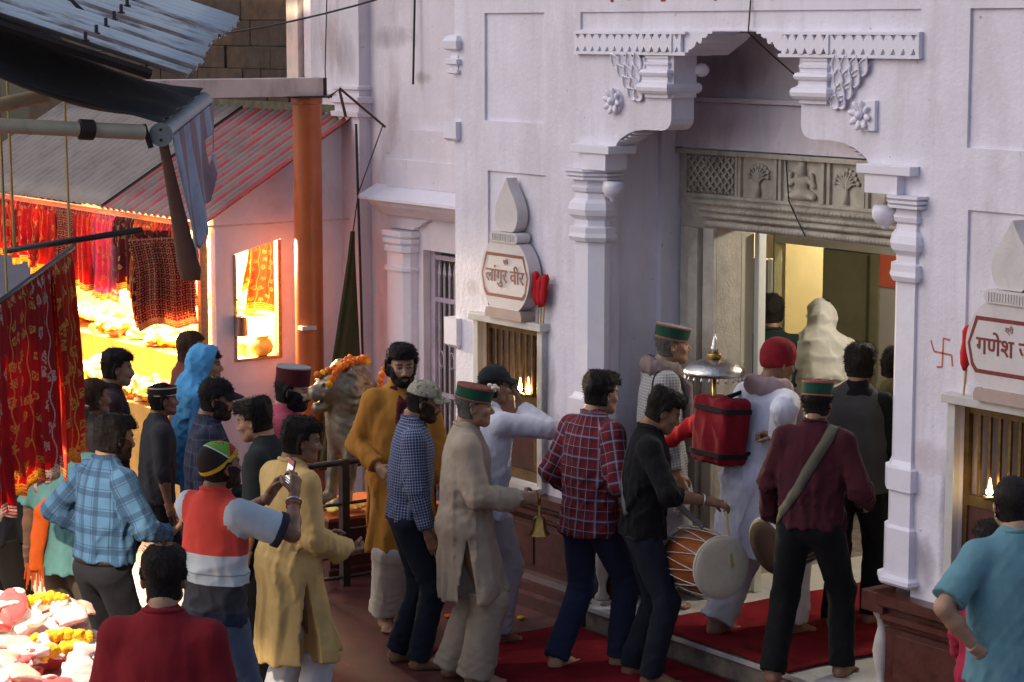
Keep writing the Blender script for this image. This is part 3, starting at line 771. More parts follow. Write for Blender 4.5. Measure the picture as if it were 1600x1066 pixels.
# ------------------------------------------------------------------ the temple gateway
gw = wroot('temple_gateway', (C0, .1, 0), 'lilac temple gateway with carved arch, brackets and grilled shrine windows', 'building')
def wallgrid(name, x0, x1, z0, z1, y, holes, mat, parent):
    """wall face at y with recesses (x0,x1,z0,z1,depth,closed)"""
    X = sorted({x0, x1, *[h[0] for h in holes], *[h[1] for h in holes]}); Z = sorted({z0, z1, *[h[2] for h in holes], *[h[3] for h in holes]})
    b = MB()
    for i in range(len(X) - 1):
        for j in range(len(Z) - 1):
            xm, zm = (X[i] + X[i + 1]) / 2, (Z[j] + Z[j + 1]) / 2
            if any(h[0] < xm < h[1] and h[2] < zm < h[3] for h in holes): continue
            b.add([(X[i], y, Z[j]), (X[i + 1], y, Z[j]), (X[i + 1], y, Z[j + 1]), (X[i], y, Z[j + 1])], [(0, 1, 2, 3)])
    for h in holes:
        a0, a1, c0, c1, d, cl = h; P = [(a0, c0), (a1, c0), (a1, c1), (a0, c1)]
        for k in range(4):
            p, q_ = P[k], P[(k + 1) % 4]
            b.add([(p[0], y, p[1]), (q_[0], y, q_[1]), (q_[0], y + d, q_[1]), (p[0], y + d, p[1])], [(3, 2, 1, 0)])
        if cl: b.add([(p[0], y + d, p[1]) for p in P], [(0, 1, 2, 3)])
    return b.build(name, mat, parent, fix=False)
LW = (-2.86, -2.19, .79, 1.80); RW = (1.45, 2.12, .79, 1.82)
wallL = wallgrid('wall', -3.19, -1.82, .745, 5.2, .1, [(-2.84, -2.18, 3.11, 3.80, .018, True), (-2.805, -2.157, 1.90, 2.785, .016, True), (-2.84, -2.18, 4.1, 4.9, .018, True), (*LW, .5, False)], LILAC, gw)
MB().add([(-3.19, .1, 0), (-3.19, .1, 5.2), (-3.19, .7, 5.2), (-3.19, .7, 0)], [(0, 1, 2, 3)]).build('wall', LILAC, gw)
wallR = wallgrid('wall', 1.12, 4.6, .745, 5.2, .1, [(1.44, 2.14, 3.11, 3.80, .018, True), (1.46, 2.14, 1.92, 2.80, .016, True), (1.44, 2.14, 4.1, 4.9, .018, True), (*RW, .5, False)], LILAC, gw)
wallgrid('wall', -1.82, 1.12, 3.685, 5.2, .1, [(-1.80, 1.10, 3.695, 3.80, .014, True)], LILAC, gw)
# corner blocks on the pier's outer edge
for z0, z1 in ((1.55, 1.78), (2.93, 3.09)):
    MB().rings(loft_poly(rectpoly(-3.27, -3.12, .06, .3), [(z0 + .03, -.02), (z0 + .05, 0), (z1, 0)])).build('corner_block', LILACG, gw)
b = MB(); b.rings(loft_poly(rectpoly(-3.25, -3.12, .07, .3), [(3.40, -.03), (3.41, .0), (3.43, .0), (3.435, -.02), (3.46, -.02), (3.47, .01), (3.50, .01), (3.505, -.02), (3.55, -.03), (3.57, .015), (3.62, .02), (3.65, .0), (3.66, -.02)])); b.build('corner_capital', LILACG, gw)
# columns at both sides of the bay
CP = [(.80, .05), (.815, .062), (.835, .06), (.85, .03), (.865, .03), (1.10, .03), (1.115, .012), (1.30, .012), (1.305, .032), (1.42, .032), (1.43, .012), (1.46, 0),
      (2.40, 0), (2.405, .022), (2.43, .032), (2.455, .026), (2.49, .026), (2.50, 0), (2.535, 0), (2.55, .014), (2.565, .028), (2.60, .034), (2.64, .026), (2.665, .006), (2.70, 0), (2.712, .016), (2.735, .02), (2.755, .008), (2.78, .004)]
TI = [(2.782, .03), (2.785, .05), (2.80, .05), (2.801, .034), (2.809, .034), (2.81, .056), (2.824, .056), (2.825, .04), (2.834, .04), (2.835, .062), (2.85, .062)]
for s in (-1, 1):
    P = [(1.34, .082), (1.47, .082), (1.47, .19), (1.26, .19), (1.26, .15)]
    poly = [(mx(s * u), y) for u, y in P]
    if s < 0: poly = poly[::-1]
    col = MB().rings(loft_poly(poly, CP)).build('column', LILACG, gw)
    MB().rings(loft_poly(poly, TI)).build('capital_bands', LILACG, col)
    def xr_(a, b_): q = sorted((mx(s * a), mx(s * b_))); return q
    x0, x1 = xr_(1.12, 1.36); MB().rings(loft_poly(rectpoly(x0, x1, .045, .21), [(2.851, 0), (2.95, 0)])).build('capital_block', LILACG, col)
    x0, x1 = xr_(1.362, 1.469); MB().box(x0, x1, .1, .27, 2.8505, 2.9505).build('capital_block', LILAC, col)
    x0, x1 = xr_(1.07, 1.465); MB().box(x0, x1, .03, .245, 2.951, 3.0, .004).build('abacus', LILACG, col)
    MB().lathe([(.012, 2.655), (.022, 2.667), (.022, 2.672), (.05, 2.69), (.068, 2.72), (.070, 2.75), (.062, 2.781)], (mx(s * 1.17), .15), 20).build('pendant_bulb', LILACG, col, True)
    # jamb behind the column
    x0, x1 = xr_(1.275, 1.6); MB().box(x0, x1, .191, .275, .15, 2.95).build('jamb', LILAC, gw)
    x0, x1 = xr_(1.31, 1.6); MB().box(x0, x1, .2755, .60, .15, 3.9).build('jamb', LILAC, gw)
    x0, x1 = xr_(1.27, 1.6); MB().box(x0, x1, .60, .765, .15, 3.9).build('jamb', LILAC, gw)
# spandrels, stepped arch and bracket blocks
SPA = [(1.47, 3.0), (1.09, 3.0), (1.075, 3.02), (1.04, 3.045), (.98, 3.075), (.9, 3.098), (.80, 3.108), (.66, 3.108), (.62, 3.112), (.59, 3.125), (.57, 3.145), (.56, 3.175), (.56, 3.30), (.54, 3.30), (.54, 3.545), (1.47, 3.545)]
ARC = [(1.47, 3.546), (.44, 3.546), (.44, 3.565), (.40, 3.565), (.40, 3.58), (.375, 3.583), (.345, 3.60), (.325, 3.63), (.30, 3.615), (.285, 3.62), (.275, 3.65), (.25, 3.648), (.23, 3.662), (.23, 3.672), (.19, 3.672), (.19, 3.685), (1.47, 3.685)]
for s in (-1, 1):
    def half(P, y0, y1, nm, mat=LILACG):
        return MB().prism([(mx(s * u), z) for u, z in P], 'y', y0, y1).build(nm, mat, gw)
    half(SPA, .1, .27, 'spandrel', LILAC); half(ARC, .092, .30, 'arch_step')
    half([(.46, 3.547), (.36, 3.60), (.30, 3.63), (.24, 3.675), (.9, 3.675), (.9, 3.547)], .30, .44, 'arch_step')
    def xr_(a, b_): return sorted((mx(s * a), mx(s * b_)))
    x0, x1 = xr_(.575, .775)
    MB().rings(loft_poly(rectpoly(x0, x1, .085, .26), [(3.295, -.01), (3.30, .008), (3.318, .008), (3.325, .03), (3.34, .042), (3.36, .046), (3.38, .04), (3.392, .018), (3.40, .012), (3.42, .012), (3.43, .028), (3.445, .034), (3.462, .026), (3.47, .0), (3.485, .002), (3.492, .012), (3.505, .012), (3.512, -.004), (3.525, -.004), (3.53, .006), (3.544, .006)])).build('bracket_capital', LILACG, gw, False)
    MB().ball((mx(s * .53), .3, 3.46), (.045, .045, .04), 14, 9).build('pendant_bulb', LILACG, gw, True)
    # acanthus leaves beside the capital
    lv = empty('leaf_carving', (0, 0, 0)); bpy.data.objects.remove(lv)
    base = MB().prism([(mx(s * u), z) for u, z in [(.80, 3.53), (1.10, 3.53), (1.06, 3.47), (1.0, 3.40), (.95, 3.33), (.86, 3.285), (.81, 3.31)]], 'y', .088, .0995).build('leaf_carving', LILACG, gw)
    for u, z, L, wd, an in ((1.06, 3.50, .10, .030, 35), (.99, 3.50, .10, .032, 25), (.925, 3.505, .10, .032, 12), (.855, 3.505, .10, .03, 4), (1.0, 3.44, .10, .032, 35), (.935, 3.435, .10, .034, 25), (.87, 3.43, .10, .032, 10), (.945, 3.375, .09, .032, 35), (.885, 3.365, .09, .032, 20), (.90, 3.315, .075, .03, 40), (.845, 3.31, .07, .03, 20)):
        a = R(an) * s; out = []; wd *= 1.15
        for t in np.linspace(0, 1, 23)[:-1]:
            q = 2 * math.pi * t; lx = wd * math.sin(q); lz = -math.cos(q) * L * .5; lx *= 1 - .35 * max(0, lz / (L * .5)) ** 2; lz += .014 * max(0, 1 - abs(lx) / .01) * (1 if lz > 0 else 0)
            out.append((mx(s * u) + lx * math.cos(a) + lz * math.sin(a), .082 - .022 * max(0, lz / L + .2), z + lz * math.cos(a) - lx * math.sin(a)))
        m = MB(); m.tube(out + out[:1], .0055, 6, False); lf = m.build('leaf', LILACG, base, True)
        n_ = len(out); mobj('leaf_dish', out + [(mx(s * u), .094, z - .01)], [(i, (i + 1) % n_, n_) for i in range(n_)], LILACG, lf, True)
    # rosette
    rs = MB().box(*xr_(1.075, 1.155), .075, .0995, 3.17, 3.33, .004).build('rosette', LILACG, gw) if s > 0 else MB().lathe([(.075, 0), (.075, .02)], (0, 0), 16).xf(Matrix.Translation((mx(-1.09), .0995, 3.27)) @ Matrix.Rotation(R(90), 4, 'X')).build('rosette', LILACG, gw)
    cx = mx(1.05) if s > 0 else mx(-1.09); cz = 3.25 if s > 0 else 3.27
    for k in range(8):
        a = 2 * math.pi * k / 8 + .2
        MB().ball((0, 0, 0), (.021, .016, .042), 8, 6).xf(Matrix.Translation((cx + .045 * math.sin(a), .075, cz + .045 * math.cos(a))) @ Matrix.Rotation(a, 4, 'Y') @ Matrix.Rotation(R(28), 4, 'X')).build('petal', LILACG, rs, True)
    MB().ball((cx, .062, cz), .024, 10, 7).build('petal', LILACG, rs, True)
    # little teeth under the spandrel cove
    for k in range(5):
        t = k / 4; MB().ball((mx(s * (1.085 - .15 * t)), .18, 3.02 + .06 * t - .03 * (1 - t) * t), (.014, .08, .014), 8, 6).build('tooth', LILACG, gw, True)
# frieze: hourglass plates between two rails
fz = MB().box(mx(-1.47), mx(-.445), .085, .0915, 3.547, 3.683).build('frieze', LILACG, gw)
MB().box(mx(.445), mx(1.47), .085, .0915, 3.547, 3.683).build('frieze_back', LILACG, fz)
pw = .0735; hz0, hz1 = 3.566, 3.668
unit = MB().prism([(0, hz0), (.016, hz0), (.0368, hz0 + .032), (.0575, hz0), (pw, hz0), (pw, hz1), (.0575, hz1), (.0368, hz1 - .032), (.016, hz1), (0, hz1)], 'y', .068, .0848)
um = None
for s in (-1, 1):
    for k in range(14):
        x = mx(-1.47 + k * pw) if s < 0 else mx(1.47 - (k + 1) * pw)
        if um is None: o = unit.build('frieze_plate', LILACG, fz); um = o.data
        else: o = link(bpy.data.objects.new('frieze_plate', um), fz)
        o.location.x = x + .0004; o.location.y = -.010 if 9 <= k <= 12 else 0
    a = sorted((mx(s * .40), mx(s * 1.475)))
    for z0, z1, y0 in ((3.547, 3.5655, .066), (3.6685, 3.684, .064)): MB().box(a[0], a[1], y0, .0848, z0, z1).build('rail', LILACG, fz)
# recess: tympanum, ledge, soffit
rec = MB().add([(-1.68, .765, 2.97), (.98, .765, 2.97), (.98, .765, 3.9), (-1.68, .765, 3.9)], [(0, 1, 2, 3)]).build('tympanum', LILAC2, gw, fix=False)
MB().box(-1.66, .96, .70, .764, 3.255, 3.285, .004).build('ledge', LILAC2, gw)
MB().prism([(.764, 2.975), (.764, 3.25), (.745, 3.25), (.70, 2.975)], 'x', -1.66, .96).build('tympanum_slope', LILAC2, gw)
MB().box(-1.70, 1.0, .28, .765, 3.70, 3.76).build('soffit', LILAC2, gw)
# frame of each shrine window with ledge
def shrine(wr, flame_x):
    x0, x1, z0, z1 = wr; w_ = wroot('shrine_window', (0, 0, 0), None, None); bpy.data.objects.remove(w_)
    fr = MB().box(x0 - .055, x0 - .001, .055, .16, z0 - .04, z1, .004).build('shrine_window', WMARBLE, gw)
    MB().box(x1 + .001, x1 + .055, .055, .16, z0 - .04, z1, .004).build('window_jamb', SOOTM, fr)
    MB().box(x0 - .075, x1 + .075, .025, .16, z1 + .001, z1 + .05, .006).build('window_ledge', WMARBLE, fr)
    MB().box(x0 - .05, x1 + .05, .03, .16, z0 - .045, z0 - .0015, .004).build('sill', WMARBLE, fr)
    zs = z0 + .53                                            # lower solid panel, upper bars
    g = MB(); y0, y1 = .125, .155
    g.box(x0 + .002, x0 + .032, y0, y1, z0 + .002, z1 - .002); g.box(x1 - .032, x1 - .002, y0, y1, z0 + .002, z1 - .002)
    for za, zb in ((z0 + .002, z0 + .07), (zs - .025, zs + .03), (z1 - .05, z1 - .002)): g.box(x0 + .0325, x1 - .0325, y0, y1, za, zb)
    g = g.build('grille_frame', BRASSG, fr)
    n = 9
    for k in range(1, n):
        x = x0 + .03 + (x1 - x0 - .06) * k / n; MB().box(x - .009, x + .009, .132, .148, zs + .031, z1 - .051, .002).build('bar', BRASSG, g)
    MB().box(x0 + .034, x1 - .034, .135, .15, z0 + .071, zs - .026).build('lower_panel', REDWOOD, g)
    MB().box(x1 - .12, x1 - .035, .118, .1345, z0 + .08, zs - .03).build('panel_strip', BRASSG, g)
    MB().box(x0 + .004, x1 - .004, .20, .59, zs - .02, zs + .0).build('lamp_shelf', BRASSG, fr)
    MB().add([(x0, .598, z0), (x1, .598, z0), (x1, .598, z1), (x0, .598, z1)], [(0, 1, 2, 3)]).build('niche_back', DARKIN, fr, fix=False)
    MB().box(x0 + .12, x0 + .42, .42, .58, zs + .001, zs + .42, .03).build('shrine_figure', REDWOOD, fr, True)
    return zs
zsL = shrine(LW, 0); zsR = shrine(RW, 0)
# soot and grime licked up beside the windows (raised only a hair: real deposits)
# plinths
PP = [(.0, 0), (.0, .085), (.03, .10), (.03, .155), (.055, .165), (.07, .20), (.075, .225), (.075, .555), (.055, .575), (.045, .60), (.03, .605), (.03, .635), (.055, .645), (.055, .665), (.02, .675), (.0, .69), (.0, .7447), (.012, .7455), (.5, .7455), (.5, 0)]
for x0, x1, dy in ((-3.34, -1.64, 0), (.97, 4.7, .0)):
    pl = MB().prism([(y + dy, z) for y, z in PP], 'x', x0, x1).build('plinth', PLINTH, gw)
    k = 0; n = max(1, int((x1 - x0) / .55)); wdt = (x1 - x0 - .1) / n
    for k in range(n):
        MB().box(x0 + .05 + k * wdt + .02, x0 + .05 + (k + 1) * wdt - .02, .066, .0745, .27, .525, .003).build('panel', PLINTH, pl)
for x in (-1.575, .90):
    MB().box(x - .06, x + .06, .06, .36, .15 if x > 0 else .151, .17).build('baluster_foot', WMARBLE, gw)
    MB().lathe([(.045, .17), (.05, .19), (.028, .22), (.024, .27), (.04, .33), (.052, .40), (.04, .47), (.026, .53), (.03, .57), (.05, .60), (.052, .63)], (x, .12), 16).build('baluster', WMARBLE, gw, True)
    MB().box(x - .065, x + .10, .02, .36, .632, .744, .006).build('plinth_return', PLINTH, gw)
    MB().box(x - .02, x + .06, .16, .36, .172, .63).build('plinth_return', PLINTH, gw)
# lettering whose feet show at the top of the facade
for k in range(16):
    x = -1.5 + k * .16; MB().prism([(x, 3.865 + .012 * (k % 3)), (x + .012, 3.855 + .012 * (k % 3)), (x + .03 + .02 * (k % 2), 3.858 + .012 * (k % 3)), (x + .035 + .02 * (k % 2), 3.872 + .012 * (k % 3)), (x + .025, 4.0), (x + .008, 4.0)], 'y', .0985, .0998).build('lettering', MAROONP, gw)

# ------------------------------------------------------------------ carved marble doorway
dw = wroot('marble_doorway', (C0, .75, .15), 'old grey carved marble door surround with relief panels under the lilac arch', 'doorway')
IN0, IN1 = -1.26, .56
for s, a0, a1 in ((-1, -1.61, IN0), (1, IN1, .91)):
    jb = MB().box(a0, a1, .752, .95, .15, 2.60).build('jamb', MARBLE, dw)
    for t0, t1, pr in ((.0, .10, .03), (.13, .22, .05), (.25, .33, .022)):
        q = (a1 - t1, a1 - t0) if s < 0 else (a0 + t0, a0 + t1); MB().box(q[0], q[1], .752 - pr, .7515, .15, 2.48, .006).build('jamb_band', MARBLE, jb)
    MB().box(a0, a1, .68, .7515, .151, .55, .01).build('jamb_foot', MARBLE, jb)
li = MB().box(-1.61, .91, .742, .95, 2.601, 2.965).build('lintel', MARBLE, dw)
MB().box(IN0 - .001, IN1 + .001, .76, .95, 2.48, 2.6005).build('lintel_soffit', MARBLE, dw)
# sloping mouldings with a carved edge
for za, zb, pr, n, am in ((2.485, 2.535, .035, 66, .006), (2.54, 2.575, .05, 80, .005), (2.58, 2.615, .03, 66, .004), (2.62, 2.665, .055, 60, .009)):
    V = []; F = []; xs_ = np.linspace(IN0 - (zb - 2.48) * .9 - .04, IN1 + (zb - 2.48) * .9 + .04, n * 4 + 1); pf_ = [(-.0, 0), (-.7, .15), (-1, .45), (-.8, .8), (-.1, 1.0), (0, 1.0)]
    for i, x in enumerate(xs_):
        wv = am * math.sin(i * math.pi / 2 + .6)
        for k, (dy, dz) in enumerate(pf_): V.append((x + (dz * .012), .755 + dy * pr - (wv if 0 < k < 4 else 0), za + dz * (zb - za)))
    m = len(pf_)
    for i in range(len(xs_) - 1):
        for k in range(m - 1): F.append((i * m + k, (i + 1) * m + k, (i + 1) * m + k + 1, i * m + k + 1))
    mobj('moulding', V, F, MARBLE, li, True)
Zp0, Zp1 = 2.70, 2.925
MB().box(-1.61, .91, .70, .7415, 2.935, 2.965, .005).build('cornice', MARBLE, li)
MB().box(-1.55, .85, .725, .7415, 2.672, 2.692, .003).build('cornice', MARBLE, li)
for x in (-1.54, -1.055, -1.025, -.70, -.66, -.29, -.24, .05, .08, .36, .40, .84):
    MB().box(x - .012, x + .012, .722, .7415, 2.693, 2.934, .003).build('panel_border', MARBLE, li)
def lattice(x0, x1):
    b = MB(); st = .062; n = int((x1 - x0 + .3) / st) + 2; hgt = Zp1 - Zp0
    for sgn in (1, -1):
        for k in range(-6, n + 2):
            xa = x0 + k * st; pts = []
            for t in np.linspace(0, 1, 12):
                x = xa + sgn * hgt * t if sgn > 0 else xa + hgt - hgt * t
                if x0 <= x <= x1: pts.append((x, .727, Zp0 + hgt * t))
            if len(pts) >= 2: b.tube([pts[0], pts[-1]], .0085, 6)
    b.build('lattice', MARBLE, li, True)
lattice(-1.53, -1.07); lattice(.41, .83)
def relief_tree(xc, seed):
    g = random.Random(seed); b = MB(); b.tube([(xc, .735, Zp0 + .005), (xc + .004, .73, Zp0 + .07), (xc, .73, Zp0 + .15)], [.022, .010, .008], 6)
    for k in range(9):
        a = R(-75 + 150 * k / 8); L = .085 + .02 * g.random(); q = (xc + L * math.sin(a), .732, Zp0 + .10 + L * math.cos(a) * .95)
        b.tube([(xc, .732, Zp0 + .085), ((xc + q[0]) / 2, .728, (Zp0 + .09 + q[2]) / 2 + .012), q], [.006, .007, .004], 5); b.ball(q, (.016, .008, .016), 7, 5)
    b.build('relief_tree', MARBLE, li, True)
relief_tree(-.86, 1); relief_tree(-.095, 2); relief_tree(.22, 5)
f = Field((-.66, .66, 2.69), (-.30, .75, 2.95), .006)
f.ell((-.475, .74, 2.735), (.12, .03, .035), k=0); f.ell((-.475, .735, 2.80), (.055, .03, .06), k=.02); f.ell((-.475, .725, 2.875), (.035, .028, .04), k=.01)
for s in (-1, 1):
    f.cone((-.475 + s * .05, .735, 2.83), (-.475 + s * .105, .73, 2.79), .016, .014, k=.01); f.cone((-.475 + s * .105, .73, 2.79), (-.475 + s * .09, .728, 2.86), .013, .012, k=.008)
    f.cone((-.475 + s * .02, .725, 2.735), (-.475 + s * .11, .722, 2.725), .022, .018, k=.01)
f.ell((-.475, .735, 2.915), (.03, .02, .022), k=.01)
V, F = f.mesh(); mobj('relief_figure', V, F, MARBLE, li, True)

# ------------------------------------------------------------------ the lit room behind the doorway
INW = worn('cream_room_paint', (.50, .46, .36), .08, .7, scale=4, dirt=(.25, .2, .15), dirt_amt=.3, bmp=.2)
YEL = worn('yellow_lamplight_wall', (.70, .60, .34), .05, .7, scale=4, bmp=.2)  # the lamp's yellow light is put into this wall colour
OLIVE = worn('olive_door_paint', (.16, .15, .085), .1, .6, scale=5, dirt=(.05, .045, .02), dirt_amt=.4, bmp=.2)
ORWALL = worn('orange_wall_paint', (.50, .095, .05), .06, .7, scale=5, bmp=.2)
GREYP = worn('pale_room_paint', (.36, .33, .30), .07, .7, scale=5, bmp=.2)
WHITEP = worn('white_door_paint', (.75, .75, .70), .04, .5, scale=6, bmp=.1)
rm = wroot('room_behind_doorway', (C0, 2, .15), 'dim room behind the doorway with yellow-lit, olive and orange walls', 'room')
b = MB(); b.box(-5.2, 1.8, 4.9, 5.0, .0, 3.0); b.box(-5.3, -5.2, .95, 5.0, 0, 3.0); b.box(1.8, 1.9, .95, 5.0, 0, 3.0); b.build('room_wall', INW, rm)
MB().box(-5.3, 1.9, .951, 5.0, 3.0, 3.1).build('ceiling', INW, rm)
MB().box(-5.2, -1.28, .951, 1.05, .0, 3.0).build('room_wall', INW, rm); MB().box(.58, 1.8, .951, 1.05, .0, 3.0).build('room_wall', INW, rm)
MB().box(-1.28, .58, .951, 1.05, 2.5, 3.0).build('room_wall', INW, rm)
MB().box(-5.2, 1.8, 1.05, 4.9, .0, .14).build('room_floor', RISER, rm)
MB().box(-3.80, -3.545, 3.2, 3.26, .15, 1.96).build('low_partition', GREYP, rm); MB().box(-3.545, -3.50, 3.18, 3.28, .15, 1.97).build('white_post', WHITEP, rm)
MB().box(-3.50, -3.485, 3.19, 3.27, .15, 3.0).build('post', OLIVE, rm); MB().box(-5.2, -3.81, 3.2, 3.3, .14, 3.0).build('room_wall', INW, rm)
MB().box(-3.485, -1.6, 3.2, 3.30, 2.10, 3.0).build('beam', GREYP, rm)
MB().add([(-4.6, 4.3, .14), (-2.2, 4.3, .14), (-2.2, 4.3, 3.0), (-4.6, 4.3, 3.0)], [(0, 1, 2, 3)]).build('lamplit_yellow_wall', YEL, rm, fix=False)
MB().box(-2.975, -2.455, 3.215, 3.255, .15, 2.095, .004).build('olive_door', OLIVE, rm); MB().box(-2.45, -2.36, 3.19, 3.29, .15, 2.095).build('post', OLIVE, rm)
MB().box(-2.355, 1.8, 3.19, 3.29, 1.87, 2.0995).build('orange_band', ORWALL, rm); MB().box(-2.355, 1.8, 3.2, 3.29, .15, 1.869).build('room_wall', GREYP, rm)
lf = MB().box(-1.262, -1.22, 1.06, 1.12, .155, 2.44, .004).build('door_leaf_edge', WHITEP, rm)
MB().box(-1.275, -1.262, .956, 1.055, .155, 2.44).build('door_frame', INW, rm)
def lamp(name, loc, col, watt, r, parent=None, lab=None, bulb=True, grp=None):
    """a bulb that gives light: emissive globe with a point light at its heart"""
    t = wroot(name, loc, lab, 'lamp', grp)
    MB().lathe([(.004, .06), (.014, .055), (.015, .025), (.012, .02)], (0, 0), 10).xf(Matrix.Translation(loc)).build('socket', DARKIN, t, True)
    MB().ball((loc[0], loc[1], loc[2]), .028, 12, 8).build('bulb', emis(name + '_glow', col, 60), t, True)
    L = bpy.data.lights.new(name + '_light', 'POINT'); L.energy = watt; L.color = col; L.shadow_soft_size = r
    o = bpy.data.objects.new(name + '_light', L); link(o); o.parent = t; o.location = (0, 0, -.05); return t
# ------------------------------------------------------------------ side wing with the gated alcove
wg = wroot('temple_wing', (-4.6, .7, 0), 'stained pink side wing of the temple with a gated alcove under a sloping ledge', 'building')
wallgrid('wall', -6.12, -3.0, 0, 5.2, .7, [(-4.52, -3.5, .0, 2.24, .16, False)], LILAC2, wg)
def px(name, prof, x0, x1, mat=LILAC2): return MB().prism(prof, 'x', x0, x1).build(name, mat, wg)
MB().rings(loft_poly(rectpoly(-5.57, -5.24, .60, .75), [(0, 0), (3.04, 0), (3.045, .03), (3.08, .035), (3.085, .01), (3.14, .01), (3.15, .035), (3.19, .035), (3.20, .0), (3.24, .0), (3.25, .025), (3.27, .025), (3.28, 0), (5.2, 0)])).build('pilaster', LILAC2, wg)
MB().box(-6.1, -5.58, .66, .70, 3.05, 3.09, .004).build('band', LILAC2, wg); MB().box(-6.1, -5.58, .66, .70, 3.20, 3.24, .004).build('band', LILAC2, wg)
# corbelled block above the ledge
MB().prism([(-4.96, 2.56), (-3.2, 2.56), (-3.2, 2.97), (-4.62, 2.97), (-4.64, 2.93), (-4.68, 2.92), (-4.70, 2.88), (-4.74, 2.87), (-4.87, 2.775), (-4.96, 2.775)], 'y', .63, .70).build('corbel_panel', LILAC2, wg)
MB().box(-4.87, -3.2, .605, .63, 2.55, 2.755, .004).build('corbel_panel', LILAC2, wg)
MB().prism([(.63, 2.56), (.46, 2.475), (.46, 2.455), (.63, 2.49)], 'x', -5.05, -3.2).build('sloping_ledge', LILACG, wg)
MB().prism([(.62, 2.489), (.50, 2.455), (.53, 2.41), (.62, 2.34)], 'x', -4.98, -3.2).build('ledge_soffit', LILAC2, wg)
# arch plate over the gate, column with capital
MB().prism([(-4.95, 2.24), (-4.58, 2.24), (-4.56, 2.26), (-4.50, 2.27), (-4.47, 2.30), (-4.42, 2.31), (-4.40, 2.335), (-3.2, 2.335), (-3.2, 2.48), (-4.95, 2.48)], 'y', .66, .699).build('arch_plate', LILAC2, wg)
MB().rings(loft_poly([(-4.86, .60), (-4.64, .60), (-4.60, .64), (-4.60, .74), (-4.90, .74), (-4.90, .64)], [(0, 0), (1.93, 0), (1.935, .02), (1.96, .02), (1.965, .0), (2.07, .0), (2.075, .02), (2.11, .02), (2.12, .01), (2.14, .03), (2.17, .03), (2.175, .015), (2.19, .035), (2.23, .035)])).build('column', LILACG, wg)
MB().box(-4.52, -3.2, .70, .82, 2.10, 2.24).build('gate_lintel', LILAC2, wg)
# iron gate
gt = wroot('iron_gate', (-4.0, .8, 0), 'lavender painted iron bar gate with spear tips inside the pink alcove', 'gate')
MB().box(-4.515, -4.46, .76, .80, .0, 2.10, .003).build('gate_post', GATEP, gt); MB().box(-3.7, -3.65, .76, .80, .0, 2.10, .003).build('gate_post', GATEP, gt)
for z in (.12, 1.02, 1.72, 2.03): MB().box(-4.459, -3.701, .765, .795, z, z + .035, .002).build('cross_bar', GATEP, gt)
for k in range(11):
    x = -4.42 + k * .068; b = MB(); b.tube([(x, .775, .14), (x, .775, 1.94)], .0095, 6); b.rings([[(x + r * math.cos(a), .775 + .4 * r * math.sin(a), z) for a in (0, 1.57, 3.14, 4.71)] for r, z in ((.006, 1.90), (.024, 1.93), (.002, 2.02))]); b.build('bar', GATEP, gt)
for k in range(5):
    x = -4.39 + k * .136; b = MB()
    for a0 in (0, 1): b.tube([(x + .03 * math.cos(t + a0 * 3.14), .772, 1.3 + .06 * math.sin(t + a0 * 3.14)) for t in np.linspace(0, 3.14, 8)], .006, 5)
    b.build('scroll', GATEP, gt, True)
MB().box(-4.7, -3.0, 1.0, 1.02, 0, 2.3).build('alcove_back', DARKIN, wg)

# ------------------------------------------------------------------ far dark stone house with beam and posts
STONE = worn('dark_rubble_stone', (.042, .026, .017), .45, .9, scale=8, dirt=(.02, .014, .01), dirt_amt=.7, dscale=5, bmp=.9, bscale=22)
STONE2 = worn('brown_rubble_stone', (.06, .034, .02), .4, .9, scale=8, dirt=(.02, .014, .01), dirt_amt=.6, dscale=5, bmp=.9, bscale=22)
BEAM = worn('weathered_white_beam', (.64, .52, .47), .12, .8, scale=5, dirt=(.16, .11, .08), dirt_amt=.55, dscale=5, bmp=.4, streak=True)
fh_ = wroot('stone_house', (-10, 1.7, 0), 'dark stone block house rising behind the stall roof', 'building')
MB().box(-14, -7.85, 1.72, 1.9, 0, 6.5).build('mortar_wall', worn('dark_mortar', (.040, .025, .016), .3, .95), fh_)
r_ = random.Random(4); z = 2.7; row = 0
while z < 4.9:
    hh = r_.uniform(.17, .24); x = -12.2 + (row % 2) * .2
    while x < -7.95:
        wd = r_.uniform(.28, .5); x1 = min(x + wd, -7.86)
        MB().box(x + .001, x1 - .001, 1.6 + r_.uniform(-.012, .012), 1.719, z + .001, z + hh - .001, .010).build('stone_block', r_.choice([STONE, STONE, STONE2]), fh_); x = x1
    z += hh; row += 1
MB().box(-7.84, -7.64, 1.45, 1.75, 3.2, 6.5, .01).build('corner_post', BEAM, fh_)
MB().box(-7.63, -7.5, 1.5, 1.75, 3.2, 6.5, .01).build('corner_post', LILAC2, fh_)
# ------------------------------------------------------------------ orange column and its beam
ORC = worn('orange_enamel', (.42, .095, .022), .12, .33, scale=5, dirt=(.2, .05, .02), dirt_amt=.4, dscale=4, bmp=.1)
oc_ = wroot('orange_column', (-5.15, .1, 0), 'round orange painted column carrying a weathered white beam beside the stall', 'column')
MB().lathe([(.12, 0), (.12, .06), (.105, .07), (.105, 3.15), (.115, 3.16), (.115, 3.199)], (-5.15, .1), 28).build('shaft', ORC, oc_, True, angle=40)
MB().box(-5.29, -5.01, -.03, .235, 3.2, 3.212).build('top_plate', DARKIN, oc_)
MB().box(-5.24, -5.06, -1.7, .19, 3.213, 3.345, .005).build('beam', BEAM, oc_); MB().box(-5.235, -5.055, .1915, .215, 3.215, 3.345).build('beam_end', DARKIN, oc_)
MB().box(-5.115, -5.045, -.02, .10, 1.50, 1.53).build('notice_scrap', WMARBLE, oc_)
